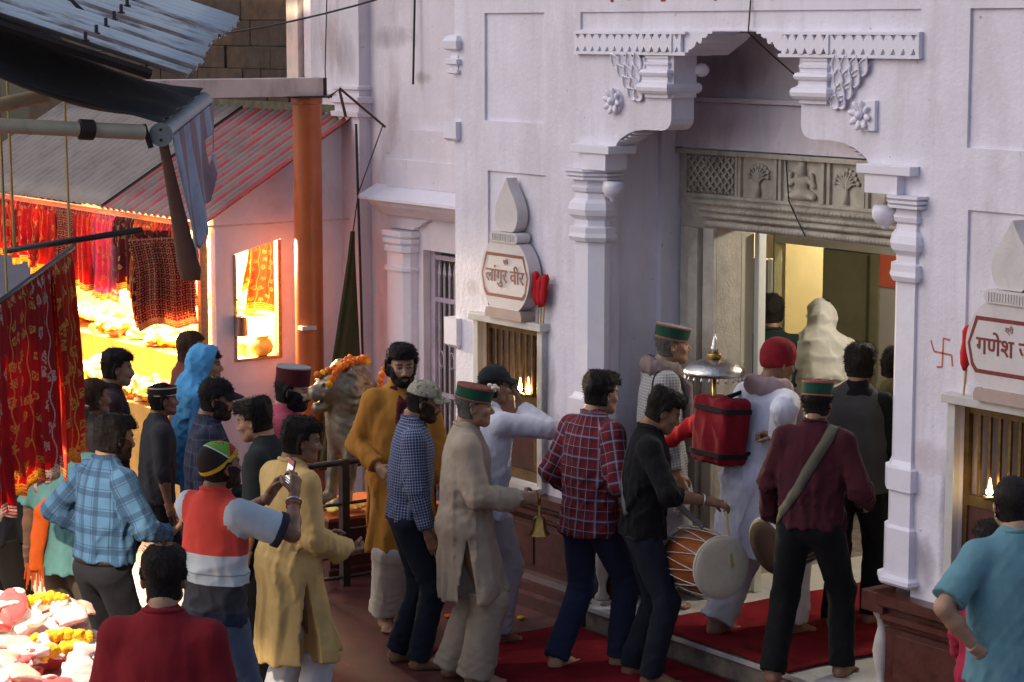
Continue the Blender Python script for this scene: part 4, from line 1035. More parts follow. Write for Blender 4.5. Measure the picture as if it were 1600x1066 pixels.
b = MB(); b.tube([(-5.05, .22, 3.2), (-5.02, .30, 3.26), (-5.0, .34, 3.06)], .012, 6); b.tube([(-5.02, .30, 3.27), (-4.9, .62, 2.98)], .010, 6); b.build('iron_bracket', worn('rusty_iron', (.10, .045, .03), .3, .8), oc_)
# ------------------------------------------------------------------ lit stall with a lean-to roof
STALLW = worn('lilac_stall_wall', (.72, .71, .80), .06, .7, scale=4, dirt=(.3, .24, .24), dirt_amt=.3, bmp=.3)
WOODC = worn('warm_counter_wood', (.36, .20, .09), .25, .6, scale=7, stretch=(1, 1, 6), bmp=.3)
st = wroot('market_stall', (-7.4, .1, 0), 'brightly lit offerings stall with lilac gable wall and red striped tin roof', 'stall')
# gable wall in plane X=-5.5, y -0.5..0.69, window opening
def gable():
    y0, y1 = -.50, .69; wy0, wy1, wz0, wz1 = -.34, .06, 1.24, 2.10; b = MB(); t = .06; x = -5.5
    def ztop(y): return 2.352 + (y + .5) * .594
    P = [[(y0, 0), (wy0, 0), (wy0, ztop(wy0)), (y0, ztop(y0))], [(wy1, 0), (y1, 0), (y1, ztop(y1)), (wy1, ztop(wy1))], [(wy0, 0), (wy1, 0), (wy1, wz0), (wy0, wz0)], [(wy0, wz1 - .06), (wy1, wz1 + .04), (wy1, ztop(wy1)), (wy0, ztop(wy0))]]
    for p in P: b.prism(p, 'x', x - t, x)
    b.build('gable_wall', STALLW, st, fix=True)
    fr = MB(); fr.box(x - .05, x + .008, wy1 - .03, wy1 - .001, wz0, wz1 + .03); fr.box(x - .05, x + .008, wy0 - .002, wy0 + .02, wz0, wz1 - .06); fr.box(x - .05, x + .014, wy0 + .0205, wy1 - .0305, wz0 - .0, wz0 + .02); fr.build('window_frame', WOODC, st)
    MB().box(x + .0015, x + .02, -.50, -.44, 0, 2.24).build('corner_board', STALLW, st)
gable()
def tinroof(name, P0, P1, Q0, Q1, n, amp, mat, parent, seed, rows=6, jag=0):
    """corrugated sheet: upper edge P0-P1, lower edge Q0-Q1, n corrugations across"""
    g = random.Random(seed); P0, P1, Q0, Q1 = map(Vector, (P0, P1, Q0, Q1)); V = []; F = []; m = n * 6 + 1; U = []
    nr_ = (P1 - P0).cross(Q0 - P0).normalized(); nr_ = nr_ if nr_.z > 0 else -nr_
    for j in range(rows + 1):
        for i in range(m):
            t = i / (m - 1); s_ = j / rows; a = P0.lerp(P1, t); c = Q0.lerp(Q1, t)
            if jag and j == rows: c = c + (c - a) * (jag * (math.sin(i * 1.7) * .5 + g.uniform(-.5, .5)) + jag * 1.5 * math.sin(t * 9))
            V.append(tuple(a.lerp(c, s_) + nr_ * amp * math.cos(2 * math.pi * i / 6))); U.append((t * n, s_, 0))
    for j in range(rows):
        for i in range(m - 1): q = j * m + i; F.append((q, q + 1, q + m + 1, q + m))
    o = mobj(name, V, F, mat, parent, True); addattr(o.data, 'cu', U)
    md = o.modifiers.new('s', 'SOLIDIFY'); md.thickness = .003; return o
def tinmat(name, groove, ridge, dirt, dirt_amt, lo=.4, hi=.62, metal=0., rough=.5, per=1.0, width=.5):
    m, nt, b = nmat(name); oc = ocoord(nt); at = N(nt, 'Attribute'); at.attribute_name = 'cu'; sp = N(nt, 'SeparateXYZ'); nt.links.new(at.outputs['Vector'], sp.inputs[0])
    st_ = mth(nt, 'LESS_THAN', mth(nt, 'FRACT', mth(nt, 'DIVIDE', sp.outputs[0], per)), width)
    n1 = noise(nt, 7, 6, .7, oc, .4); keep = gmap(nt, n1, lo, hi)
    c = mixc(nt, mth(nt, 'MULTIPLY', st_, keep), groove, ridge)
    n2 = noise(nt, 3.4, 8, .74, oc, .5); c = mixc(nt, mth(nt, 'MULTIPLY', gmap(nt, n2, .45, .7), dirt_amt), c, dirt)
    nt.links.new(c, b.inputs['Base Color']); b.inputs['Roughness'].default_value = rough; b.inputs['Metallic'].default_value = metal
    bump(nt, b, noise(nt, 45, 4, .6, oc), .25, .004); return m
TINR = tinmat('worn_red_striped_tin', (.23, .17, .15), (.42, .035, .045), (.14, .105, .09), .7, .34, .54, per=2.0, width=.5)
TING = tinmat('grey_painted_tin', (.24, .19, .165), (.25, .20, .17), (.10, .075, .06), .75)
def zr(y): return 2.29 + (y + .62) * .60
tinroof('red_roof_sheet', (-5.36, .66, 3.06), (-7.2, .66, 3.06), (-5.36, -.62, 2.30), (-7.2, -.62, 2.30), 18, .014, TINR, st, 3)
tinroof('grey_roof_sheet', (-7.17, .66, 3.075), (-10.5, .66, 3.075), (-7.17, -.62, 2.312), (-10.5, -.62, 2.312), 26, .009, TING, st, 4)
MB().box(-10.4, -5.5, -.60, -.55, 2.225, 2.285, .004).build('eave_rail', WOODC, st)
MB().box(-10.4, -5.42, .655, .7, 3.06, 3.12).build('moss_flashing', worn('mossy_mortar', (.10, .085, .05), .4, .95, scale=14, dirt=(.03, .03, .015), dirt_amt=.8, dscale=12), st)
b = MB(); b.tube([(-5.40, -.7, 2.27), (-5.40, .6, 2.27)], .008, 6); b.build('tie_rod', BEAM, st)
MB().box(-5.62, -5.565, -.58, -.52, 0, 2.225).build('stall_post', WOODC, st); MB().box(-9.6, -9.53, -.58, -.52, 0, 2.225).build('stall_post', WOODC, st)
MB().add([(-10.4, .68, 0), (-5.57, .68, 0), (-5.57, .68, 3.0), (-10.4, .68, 3.0)], [(0, 1, 2, 3)]).build('stall_back', worn('warm_stall_back', (.75, .50, .22), .2, .8), st, fix=False)
for k, (y0, y1, zt) in enumerate(((-.75, -.25, .85), (-.25, .15, 1.15), (.15, .62, 1.45))):
    MB().box(-10.2, -5.62, y0, y1 - .002, .0, zt, .006).build('display_step', worn('saffron_cloth_%d' % k, (.75, .42, .10), .2, .85, scale=8), st)
PKT = [worn('offering_packet_%d' % i, c, .15, .4, scale=30, bmp=.3) for i, c in enumerate([(.85, .62, .12), (.80, .40, .06), (.85, .78, .55), (.70, .10, .05), (.85, .70, .20)])]
r_ = random.Random(11); pm = []
for i in range(6):
    f = Field((-.15, -.12, -.08), (.15, .12, .09), .010)
    if i % 2: f.cone((-.06, 0, 0), (.06, 0, 0), .03, .03, k=0, right=(0, 1, 0), kx=2.2); f.cone((.08, 0, 0), (.12, 0, .02), .012, .03, k=.02, right=(0, 1, 0), kx=1.6)
    else: f.ell((0, 0, 0), (.09, .065, .04), k=0); f.ell((.07, .0, .01), (.05, .045, .02), k=.02); f.cone((-.08, .02, 0), (-.13, .02, .02), .015, .035, k=.02)
    g = Folds(i + 40, 75, (1, 1, 1), 5); f.func(lambda P: -g(P) * .016); V, F = f.mesh(); pm.append((V, F))
pmd = {}
for k in range(150):
    stp = r_.choice([(-.72, -.28, .87), (-.22, .12, 1.17), (.18, .58, 1.47), (-.72, -.28, .93), (-.22, .12, 1.24)]); i = r_.randrange(6); mi = r_.randrange(5)
    if (i, mi) not in pmd: pmd[(i, mi)] = meshdata('offering_packet', *pm[i], PKT[mi], True)
    o = link(bpy.data.objects.new('offering_packet', pmd[(i, mi)])); o.location = (r_.uniform(-9.4, -5.75), r_.uniform(stp[0], stp[1]), stp[2] + .03); o.rotation_euler = (r_.uniform(-.4, .4), r_.uniform(-.4, .4), r_.uniform(0, 6.28))
    tag(o, '%s offering packet heaped on the %s step of the lit stall display' % (('golden yellow', 'deep orange', 'cream', 'dark red', 'amber')[mi], 'lowest' if stp[2] < 1 else 'middle' if stp[2] < 1.4 else 'top'), 'packet', 'offering packets heaped in the lit stall')
lamp('stall_lamp', (-6.1, -.25, 2.08), (1, .79, .48), 560, .06, lab='bare bulb glowing under the stall roof beside the gable', grp='bulbs inside the lit stall')
lamp('stall_lamp', (-7.2, -.25, 2.08), (1, .79, .48), 560, .06, lab='bare bulb glowing under the stall roof above the heaped packets', grp='bulbs inside the lit stall')
lamp('stall_lamp', (-8.6, -.2, 2.08), (1, .79, .48), 560, .06, lab='bare bulb glowing deep in the stall under the grey tin sheets', grp='bulbs inside the lit stall')
lamp('room_lamp', (-.5, 2.4, 2.9), (1, .94, .80), 120, .06, lab='ceiling bulb lighting the room behind the marble doorway')
lamp('room_lamp', (-3.3, 3.8, 2.85), (1, .90, .68), 150, .05, lab='ceiling bulb above the yellow-lit wall behind the olive door')
# ------------------------------------------------------------------ shrine signs with painted names
def text_mesh(txt, size, ext, font_scale_x=1.0):
    cu = bpy.data.curves.new('t', 'FONT'); cu.body = txt; cu.size = size; cu.extrude = ext; cu.align_x = 'CENTER'; cu.offset = size * .010
    o = bpy.data.objects.new('t', cu); S.collection.objects.link(o); dg = bpy.context.evaluated_depsgraph_get()
    me = bpy.data.meshes.new_from_object(o.evaluated_get(dg)); bpy.data.objects.remove(o); bpy.data.curves.remove(cu)
    me.transform(Matrix.Diagonal((font_scale_x, 1, 1, 1))); return me
def put_text(txt, size, c, mat, parent, sx=1.0, name='lettering'):
    me = text_mesh(txt, size, .0012, sx); me.transform(Matrix.Translation(c) @ Matrix.Rotation(R(90), 4, 'X')); me.materials.clear(); me.materials.append(mat); me.name = name
    return link(bpy.data.objects.new(name, me), parent)
def shrine_sign(xc, zb, txt, lab):
    t = wroot('shrine_sign', (xc, .05, zb), lab, 'sign', 'pot shaped name signs above the shrine windows'); y0, y1 = .005, .097
    def pr(name, half, mat, a0=y0, a1=y1, par=None):
        for _ in range(2 if len(half) > 3 else 0):          # round the outline
            q = [half[0]]
            for p0, p1 in zip(half[:-1], half[1:]): q += [(p0[0] * .75 + p1[0] * .25, p0[1] * .75 + p1[1] * .25), (p0[0] * .25 + p1[0] * .75, p0[1] * .25 + p1[1] * .75)]
            half = q + [half[-1]]
        P = [(xc + u, zb + z) for u, z in half] + [(xc - u, zb + z) for u, z in reversed(half)]
        return MB().prism(P, 'y', a0, a1).build(name, mat, par or t)
    pr('foot', [(.20, .0), (.205, .03), (.19, .062)], worn('sign_foot_stone', (.42, .31, .27), .1), -.01, y1)
    bd = pr('plaque', [(.15, .063), (.20, .10), (.245, .16), (.272, .24), (.277, .29), (.265, .35), (.235, .41), (.19, .465), (.15, .49)], SIGNW)
    nk = MB()
    rings = []
    for i in range(13):
        a = -math.pi / 2 + math.pi * i / 12; rings.append([(xc + (.125 + .03 * math.cos(a)) * sx, yy, zb + .525 + .033 * math.sin(a)) for sx, yy in ((-1, y0 - .012), (1, y0 - .012), (1, y1), (-1, y1))])
    nk.rings(rings).build('neck_ring', SIGNW, t)
    for k in range(14): MB().box(xc - .125 + k * .0185, xc - .118 + k * .0185, y0 - .0165, y0 - .0121, zb + .503, zb + .547).build('neck_flute', SIGNW, t)
    pr('finial', [(.07, .562), (.095, .58), (.115, .61), (.126, .645), (.128, .68), (.120, .715), (.104, .75), (.082, .785), (.058, .815), (.036, .845), (.020, .87), (.008, .895), (.002, .905)], SIGNW, y0 + .01, y1)
    # painted border
    O = [(.262, .28), (.21, .42), (-.21, .42), (-.262, .28), (-.235, .17), (-.205, .135), (.205, .135), (.235, .17)]; n = len(O)
    I = [(u * (1 - .016 / .25), .28 + (z - .28) * (1 - .02 / .14)) for u, z in O]
    V = [(xc + u, y0 - .0015, zb + z) for u, z in O] + [(xc + u, y0 - .0015, zb + z) for u, z in I]
    mobj('painted_border', V, [(i, (i + 1) % n, n + (i + 1) % n, n + i) for i in range(n)], MAROONP, bd)
    put_text(txt, .125, (xc, y0 - .002, zb + .235), MAROONP, bd, 1.0); put_text('श्री', .04, (xc + .01, y0 - .002, zb + .355), worn('faded_maroon', (.32, .16, .15), .1), bd, 1.0)
    return t
shrine_sign(-2.475, 1.851, 'लांगुर वीर', 'white pot shaped sign lettered in maroon above the shrine window nearer the iron gate')
shrine_sign(1.835, 1.871, 'गणेश जी', 'white pot shaped sign lettered in maroon above the shrine window beside the painted orange mark')
REDF = cloth('red_flag_cloth', (.42, .012, .02)); STICK = worn('bamboo', (.42, .28, .10), .2, .6)
def flag(x, z, h, lab, tilt, grp):
    t = wroot('votive_flag', (x, .06, z), lab, 'flag', grp); tip = (x + tilt, .06, z + h)
    MB().tube([(x, .06, z), tip], .006, 6).build('stick', STICK, t); b = MB(); rings = []
    for k, (q, r) in enumerate(((.35, .008), (.45, .026), (.6, .03), (.75, .026), (.9, .034), (.98, .02), (1.0, .005))):
        c = (x + tilt * q, .055, z + h * q); rings.append([(c[0] + r * math.cos(a) * (1 + .3 * math.sin(3 * a + k)), c[1] - .01 + .7 * r * math.sin(a), c[2]) for a in np.linspace(0, 2 * math.pi, 9)[:-1]])
    b.rings(rings).build('cloth', REDF, t, True)
for k, (dx, h, tl) in enumerate(((-2.185, .33, .0), (-2.155, .30, .02), (-2.13, .32, .05))): flag(dx, 1.851, h, '%s red votive flag on a stick by the shrine sign near the gate' % ('tallest', 'shortest middle', 'outermost tilted')[k], tl, 'red votive flags by the shrine sign')
flag(1.50, 1.871, .36, 'red votive flag leaning against the shrine sign beside the painted orange mark', .04, None)
# painted auspicious mark: orange finger strokes
MARK = worn('orange_vermilion', (.50, .15, .08), .2, .8, scale=40)
mk = wroot('painted_mark', (1.32, .098, 2.05), 'auspicious hooked cross mark finger painted in orange on the lilac pier', 'painted mark')
for P in ([(0, -.085), (.004, .085), (.06, .08)], [(-.07, .0), (.075, -.006), (.085, -.07)], [(0, -.085), (-.045, -.088)], [(-.07, 0), (-.10, .062)]):
    b = MB(); V = []
    for i, p in enumerate(P): V.append((1.31 + p[0] * .85, p[1] * .88))
    for i in range(len(V) - 1):
        a = Vector(V[i]); c = Vector(V[i + 1]); d = (c - a).normalized(); nn = Vector((-d.y, d.x)) * .0052
        b.prism([tuple(a + nn + Vector((0, 2.06))), tuple(a - nn + Vector((0, 2.06))), tuple(c - nn + Vector((0, 2.06))), tuple(c + nn + Vector((0, 2.06)))], 'y', .0982 - .0002 * i, .0995)
    b.build('stroke', MARK, mk)
# ------------------------------------------------------------------ oil lamps burning in the windows
FLAME = emis('oil_flame', (1, .45, .10), 34); FLAMEC = emis('oil_flame_core', (1, .85, .45), 90)
def oil_lamp(x, y, z, lab, grp, h=.085):
    t = wroot('oil_lamp', (x, y, z), lab, 'oil lamp', grp)
    MB().lathe([(.012, 0), (.03, .005), (.036, .022), (.03, .024), (.02, .012)], (x, y), 14).xf(Matrix.Translation((0, 0, z))).build('bowl', BRASS, t, True)
    MB().lathe([(.002, .02), (.012, .035), (.0145, .05), (.010, .07), (.004, .07 + h * .45), (.001, .03 + h)], (x, y), 10).xf(Matrix.Translation((0, 0, z))).build('flame', FLAME, t, True)
    MB().lathe([(.002, .026), (.016, .036), (.017, .046), (.008, .06), (.002, .065)], (x, y), 10).xf(Matrix.Translation((0, -.003, z))).build('flame_core', FLAMEC, t, True)
    L = bpy.data.lights.new('oil_lamp_light', 'POINT'); L.energy = .4; L.color = (1, .5, .15); L.shadow_soft_size = .015; o = bpy.data.objects.new('oil_lamp_light', L); link(o); o.parent = t; o.location = (0, -.01, .06)
oil_lamp(-2.435, .10, zsL + .031, 'oil lamp farther from the doorway on the shrine window sill near the gate', None); oil_lamp(-2.345, .10, zsL + .031, 'oil lamp with tall flame, nearer the doorway, on the brass shrine window sill', None, .1)
oil_lamp(1.66, .10, zsR + .031, 'single oil lamp burning in the shrine window beside the painted orange mark', None)

# ------------------------------------------------------------------ brass lion on its pedestal, garland, railing
lp = wroot('lion_pedestal', (-3.95, -.15, 0), 'low dark red pedestal with orange-lit top carrying the brass lion', 'pedestal')
MB().rings(loft_poly(rectpoly(-4.25, -3.62, -.64, .26), [(0, .03), (.06, .03), (.07, 0), (.34, 0), (.35, .03), (.395, .03)])).build('block', PLINTH, lp)
MB().box(-4.27, -3.60, -.66, .28, .396, .42, .005).build('top_slab', worn('orange_lit_slab', (.45, .12, .035), .15, .4), lp)  # orange light on the top is put into the slab colour
BRONZE = worn('lion_brass', (.25, .21, .15), .35, .4, .6, scale=14, dirt=(.07, .05, .03), dirt_amt=.6, dscale=7, bmp=.3, bscale=40)
f = Field((-.26, -.48, -.01), (.26, .52, 1.08), .0105)
f.cone((0, -.25, .52), (0, .1, .56), .13, .15, k=0); f.ell((0, .14, .56), (.15, .14, .2), k=.06); f.ell((0, -.27, .5), (.14, .14, .16), k=.05)
for s in (-1, 1):
    f.cone((s * .10, .17, .5), (s * .105, .20, .22), .07, .045, k=.04); f.cone((s * .105, .20, .22), (s * .105, .23, .04), .043, .042, k=.02); f.ell((s * .105, .28, .035), (.06, .085, .045), k=.03)
    for t in (-.03, 0, .03): f.ell((s * .105 + t, .35, .03), (.017, .03, .026), k=.008)
    f.cone((s * .11, -.25, .45), (s * .12, -.20, .25), .10, .06, k=.04); f.cone((s * .12, -.20, .25), (s * .115, -.30, .12), .055, .04, k=.02); f.ell((s * .115, -.24, .035), (.055, .10, .042), k=.03)
f.ell((0, .16, .80), (.19, .15, .22), k=.05); f.ell((0, .14, .60), (.16, .14, .22), k=.06); f.ell((0, .06, .76), (.15, .13, .20), k=.06)      # mane
mane = Folds(77, 95, (1, 1, .8), 4); f.func(lambda P: np.where(P[:, 2] > .42, -mane(P) * .020 * np.clip((P[:, 2] - .42) / .1, 0, 1) * np.clip((.30 - P[:, 1]) / .1, 0, 1), 0))
f.ell((0, .24, .84), (.125, .14, .135), k=.03); f.cone((0, .30, .82), (0, .40, .80), .078, .062, k=.03); f.ell((0, .42, .825), (.045, .03, .025), k=.015)     # skull, muzzle, nose
f.cone((0, .28, .73), (0, .385, .70), .05, .042, k=.02); f.ell((0, .40, .755), (.042, .07, .018), k=.01, op='s')                              # jaw, open mouth
f.ell((0, .36, .725), (.028, .05, .012), k=.006)
for s in (-1, 1):
    f.ell((s * .065, .335, .88), (.03, .035, .02), k=.015); f.ell((s * .06, .36, .86), (.018, .02, .014), k=.006, op='s'); f.ell((s * .115, .18, .95), (.035, .022, .04), k=.015); f.ell((s * .05, .395, .80), (.032, .03, .03), k=.015)
    f.cone((s * .028, .425, .772), (s * .028, .425, .745), .007, .004, k=.003)
f.cone((0, -.38, .5), (.05, -.46, .32), .025, .02, k=.03)
V, F = f.mesh(); V = V * np.array([-1, -1, 1]) + np.array([-3.95, -.15, .42]); ln = wroot('lion_statue', (-3.95, -.15, .42), 'aged brass lion statue with open mouth wearing a marigold garland', 'statue')
mobj('lion_body', V, F, BRONZE, ln, True)
MARI = [worn('marigold_orange', (.72, .16, .008), .3, .8, scale=90, bmp=.9, bscale=160), worn('marigold_yellow', (.80, .42, .01), .25, .8, scale=90, bmp=.9, bscale=160)]
def marigold_data(i):
    f = Field((-.05,) * 3, (.05,) * 3, .006); f.ell((0, 0, 0), (.03, .03, .024), k=0); g = Folds(300 + i, 230, (1, 1, 1), 6); f.func(lambda P: g(P) * .011); return f.mesh()
_md = [[meshdata('marigold', *marigold_data(i), MARI[c], True) for i in range(3)] for c in (0, 1)]
def garland(name, pts, lab, r, step=.042, col=0, grp=None, mixy=0.0, sc=1.0):
    g = random.Random(len(pts) + int(pts[0][0] * 100)); t = wroot(name, tuple(pts[0]), lab, 'garland', grp); P = [Vector(p) for p in pts]; acc = 0; n = 0
    for i in range(len(P) - 1):
        L = (P[i + 1] - P[i]).length; k = acc
        while k < L:
            p = P[i].lerp(P[i + 1], k / L); o = link(bpy.data.objects.new('marigold', _md[1 if g.random() < mixy else col][g.randrange(3)]), t); o.location = p; o.rotation_euler = (g.uniform(0, 6), g.uniform(0, 6), g.uniform(0, 6)); q = r / .03 * g.uniform(.85, 1.15) * sc; o.scale = (q, q, q); k += step
        acc = k - L
    MB().tube(pts, .004, 5).build('thread', STICK, t)
LX, LY, LZ = -3.95, -.15, .42
garland('marigold_garland', [(LX + .12, LY - .36, LZ + .88), (LX + .12, LY - .30, LZ + .97), (LX + .10, LY - .22, LZ + 1.0), (LX + .08, LY - .08, LZ + 1.03), (LX + .06, LY + .0, LZ + 1.02)], 'orange marigold garland over the brow of the brass lion', .028, .040, 0, mixy=.06)
garland('marigold_garland', [(LX + .0, LY - .38, LZ + .93), (LX + .06, LY - .28, LZ + .98), (LX + .03, LY - .14, LZ + 1.03), (LX + .10, LY - .04, LZ + 1.0)], 'second strand of marigolds across the muzzle top of the brass lion', .026, .040, 0, mixy=.2)
garland('marigold_garland', [(LX + .215, LY + .02, LZ + .96), (LX + .24, LY - .03, LZ + .88), (LX + .24, LY - .03, LZ + .76), (LX + .23, LY + .03, LZ + .68), (LX + .23, LY + .08, LZ + .78), (LX + .215, LY + .09, LZ + .92)], 'hanging loop of orange marigolds on the side of the lion mane', .026, .042, 0)
RAILM = worn('dark_iron_rail', (.055, .040, .036), .3, .42, .5, scale=12)
rl = wroot('iron_railing', (-3.41, -.4, 0), 'dark iron railing with square posts fencing the lion pedestal', 'railing')
for y, w in ((-.65, .028), (-.92, .018), (.05, .02)): MB().box(-3.41 - w, -3.41 + w, y - w, y + w, 0, .86 if w > .02 else .80, .004).build('post', RAILM, rl)
for z, r in ((.84, .022), (.56, .012), (.38, .010), (.20, .010), (.06, .012)): MB().tube([(-3.41, -.95, z), (-3.41, .08, z)], r, 8).build('rail', RAILM, rl, True)
# offerings on the pedestal in front of the paws
for k in range(5):
    o = link(bpy.data.objects.new('offering_packet', meshdata('offering_packet', *pm[k % 6], PKT[k % 5], True))); o.location = (-3.72 + .02 * (k % 2), -.56 + .16 * k, .455); o.scale = (.6, .6, .6); o.rotation_euler = (0, 0, k * 1.3)
    tag(o, 'little %s offering parcel on the orange-lit top of the lion pedestal' % ('golden yellow', 'deep orange', 'cream', 'dark red', 'amber')[k], 'packet', 'offerings at the lion paws')

# ------------------------------------------------------------------ chunri cloths
def chunri(name, base, gold=(.62, .40, .10), dens=11., kind='motif', border=(.50, .32, .08), glit=.65):
    """tinsel-printed scarf cloth: gold motifs, lines and a sequined border in cloth coordinates"""
    if name in MATS: return MATS[name]
    m, nt, b = nmat(name); at = N(nt, 'Attribute'); at.attribute_name = 'cu'; sp = N(nt, 'SeparateXYZ'); nt.links.new(at.outputs['Vector'], sp.inputs[0]); u, v = sp.outputs[0], sp.outputs[1]
    oc = ocoord(nt); c = mixc(nt, gmap(nt, noise(nt, 8, 4, .6, oc), .3, .7), [x * .8 for x in base], [min(1, x * 1.2) for x in base]); mask = None
    if kind == 'motif':
        vo = N(nt, 'TexVoronoi'); vo.voronoi_dimensions = '2D'; vo.inputs['Scale'].default_value = dens; vo.inputs['Randomness'].default_value = .55; nt.links.new(at.outputs['Vector'], vo.inputs['Vector'])
        d = vo.outputs['Distance']; petals = mth(nt, 'MULTIPLY', noise(nt, dens * 5, 2, .5, at.outputs['Vector']), .5)
        q = mth(nt, 'ADD', d, petals); mask = mth(nt, 'MULTIPLY', mth(nt, 'LESS_THAN', q, .47), mth(nt, 'GREATER_THAN', q, .36))
        mask = mth(nt, 'MAXIMUM', mask, mth(nt, 'LESS_THAN', q, .30))
        ln = mth(nt, 'LESS_THAN', mth(nt, 'ABSOLUTE', mth(nt, 'SUBTRACT', mth(nt, 'FRACT', mth(nt, 'MULTIPLY', mth(nt, 'ADD', u, mth(nt, 'MULTIPLY', mth(nt, 'SINE', mth(nt, 'MULTIPLY', v, 38)), .006)), 9)), .5)), .02); mask = mth(nt, 'MAXIMUM', mask, ln)
    elif kind == 'grid':
        fu = mth(nt, 'ABSOLUTE', mth(nt, 'SUBTRACT', mth(nt, 'FRACT', mth(nt, 'MULTIPLY', u, dens)), .5)); fv = mth(nt, 'ABSOLUTE', mth(nt, 'SUBTRACT', mth(nt, 'FRACT', mth(nt, 'MULTIPLY', v, dens)), .5))
        mask = mth(nt, 'GREATER_THAN', mth(nt, 'MAXIMUM', fu, fv), .40); dot = mth(nt, 'LESS_THAN', mth(nt, 'ADD', mth(nt, 'MULTIPLY', fu, fu), mth(nt, 'MULTIPLY', fv, fv)), .018)
        mask = mth(nt, 'MAXIMUM', mth(nt, 'MULTIPLY', mask, gmap(nt, noise(nt, 140, 2, .5, oc), .35, .6)), dot)
    elif kind == 'stripe':
        mask = mth(nt, 'LESS_THAN', mth(nt, 'FRACT', mth(nt, 'MULTIPLY', u, dens)), .28); mask = mth(nt, 'MULTIPLY', mask, gmap(nt, noise(nt, 160, 2, .5, oc), .4, .6))
    bd = mth(nt, 'LESS_THAN', v, .055); bl = mth(nt, 'LESS_THAN', mth(nt, 'FRACT', mth(nt, 'MULTIPLY', v, 70)), .62); mask = mth(nt, 'MAXIMUM', mask, mth(nt, 'MULTIPLY', bd, bl))
    sp_ = gmap(nt, noise(nt, 300, 1, .5, oc), .35, .6); g2 = mixc(nt, sp_, [x * .45 for x in gold], [min(1, x * 1.35) for x in gold]); c = mixc(nt, mask, c, g2)
    nt.links.new(c, b.inputs['Base Color']); nt.links.new(mth(nt, 'MULTIPLY', mask, glit), b.inputs['Metallic']); nt.links.new(mth(nt, 'SUBTRACT', .8, mth(nt, 'MULTIPLY', mask, .45)), b.inputs['Roughness'])
    bump(nt, b, mth(nt, 'ADD', noise(nt, 260, 2, .6, oc), mask), .4, .003)
    tr = N(nt, 'BsdfTranslucent'); nt.links.new(c, tr.inputs[0]); ms = N(nt, 'MixShader'); ms.inputs[0].default_value = .52; nt.links.new(b.outputs[0], ms.inputs[1]); nt.links.new(tr.outputs[0], ms.inputs[2]); nt.links.new(ms.outputs[0], nt.nodes['Material Output'].inputs[0]); return m
CH = [chunri('chunri_crimson', (.50, .014, .018)), chunri('chunri_scarlet', (.58, .035, .014), (.66, .42, .10), 8), chunri('chunri_grid', (.30, .010, .016), (.66, .44, .22), 26, 'grid'), chunri('chunri_pink', (.62, .13, .24), (.60, .42, .12), 12),
      chunri('chunri_orange', (.55, .10, .012), (.7, .5, .12), 14), chunri('chunri_stripe', (.55, .025, .02), (.66, .46, .14), 16, 'stripe'), chunri('chunri_silver', (.46, .012, .02), (.55, .52, .48), 9), chunri('chunri_maroon', (.16, .008, .012), (.6, .4, .12), 13)]
def hung_cloth(top, along, w, h, mat, lab, grp, seed, amp=.03, n=None, skew=0.0, pinch=.8, name='chunri_cloth', h2=None):
    """scarf folded over a rail at top (centre), hanging h metres in folds; along = rail direction"""
    g = np.random.default_rng(seed); a = nv(along); nrm = nv(np.cross(a, (0, 0, 1.))); nx, nz = 44, 30; V = []; U = []; ph = g.uniform(0, 6.28, 3); fr = g.uniform(2.2, 3.4)
    top = np.asarray(top, float); t = empty(name, tuple(top), 0, lab, 'cloth', grp); h2 = h * .8 if h2 is None else h2
    def sheet(sign, hh, nm):
        V = []; U = []
        for j in range(nz + 1):
            s_ = j / nz
            for i in range(nx + 1):
                q = i / nx - .5; wv = math.sin(q * fr * 6.28 + ph[0] + 1.0 * s_ * math.sin(ph[2])) + .45 * math.sin(q * fr * 15 + ph[1] + s_ * 1.5)
                A = amp * (.25 + .75 * min(1, s_ * 1.6)); ww = w * (pinch + (1 - pinch) * min(1, s_ * 1.3))
                off = sign * (.012 + .02 * s_) + A * wv * (.6 if sign < 0 else 1)
                p = a * (q * ww + .02 * math.sin(s_ * 5 + ph[1]) + skew * s_) + nrm * off + np.array([0, 0, -hh * s_ * (1 + .03 * math.sin(q * 9 + ph[2])) + .02 * math.cos(q * 3)])
                if s_ < .04: p = a * (q * ww) + nrm * (sign * .012 * (s_ / .04)) + np.array([0, 0, .012 * (1 - s_ / .04) ** 2 - hh * s_])
                V.append(p); U.append((q * w, hh * (1 - s_), 0))
        F = np.array([(j * (nx + 1) + i, j * (nx + 1) + i + 1, (j + 1) * (nx + 1) + i + 1, (j + 1) * (nx + 1) + i) for j in range(nz) for i in range(nx)])
        me = meshdata(nm, np.array(V), F, mat, True); addattr(me, 'cu', U); o = link(bpy.data.objects.new(nm, me), t); md = o.modifiers.new('s', 'SOLIDIFY'); md.thickness = .002
    sheet(1, h, 'front_fall'); sheet(-1, h2, 'back_fall'); return t
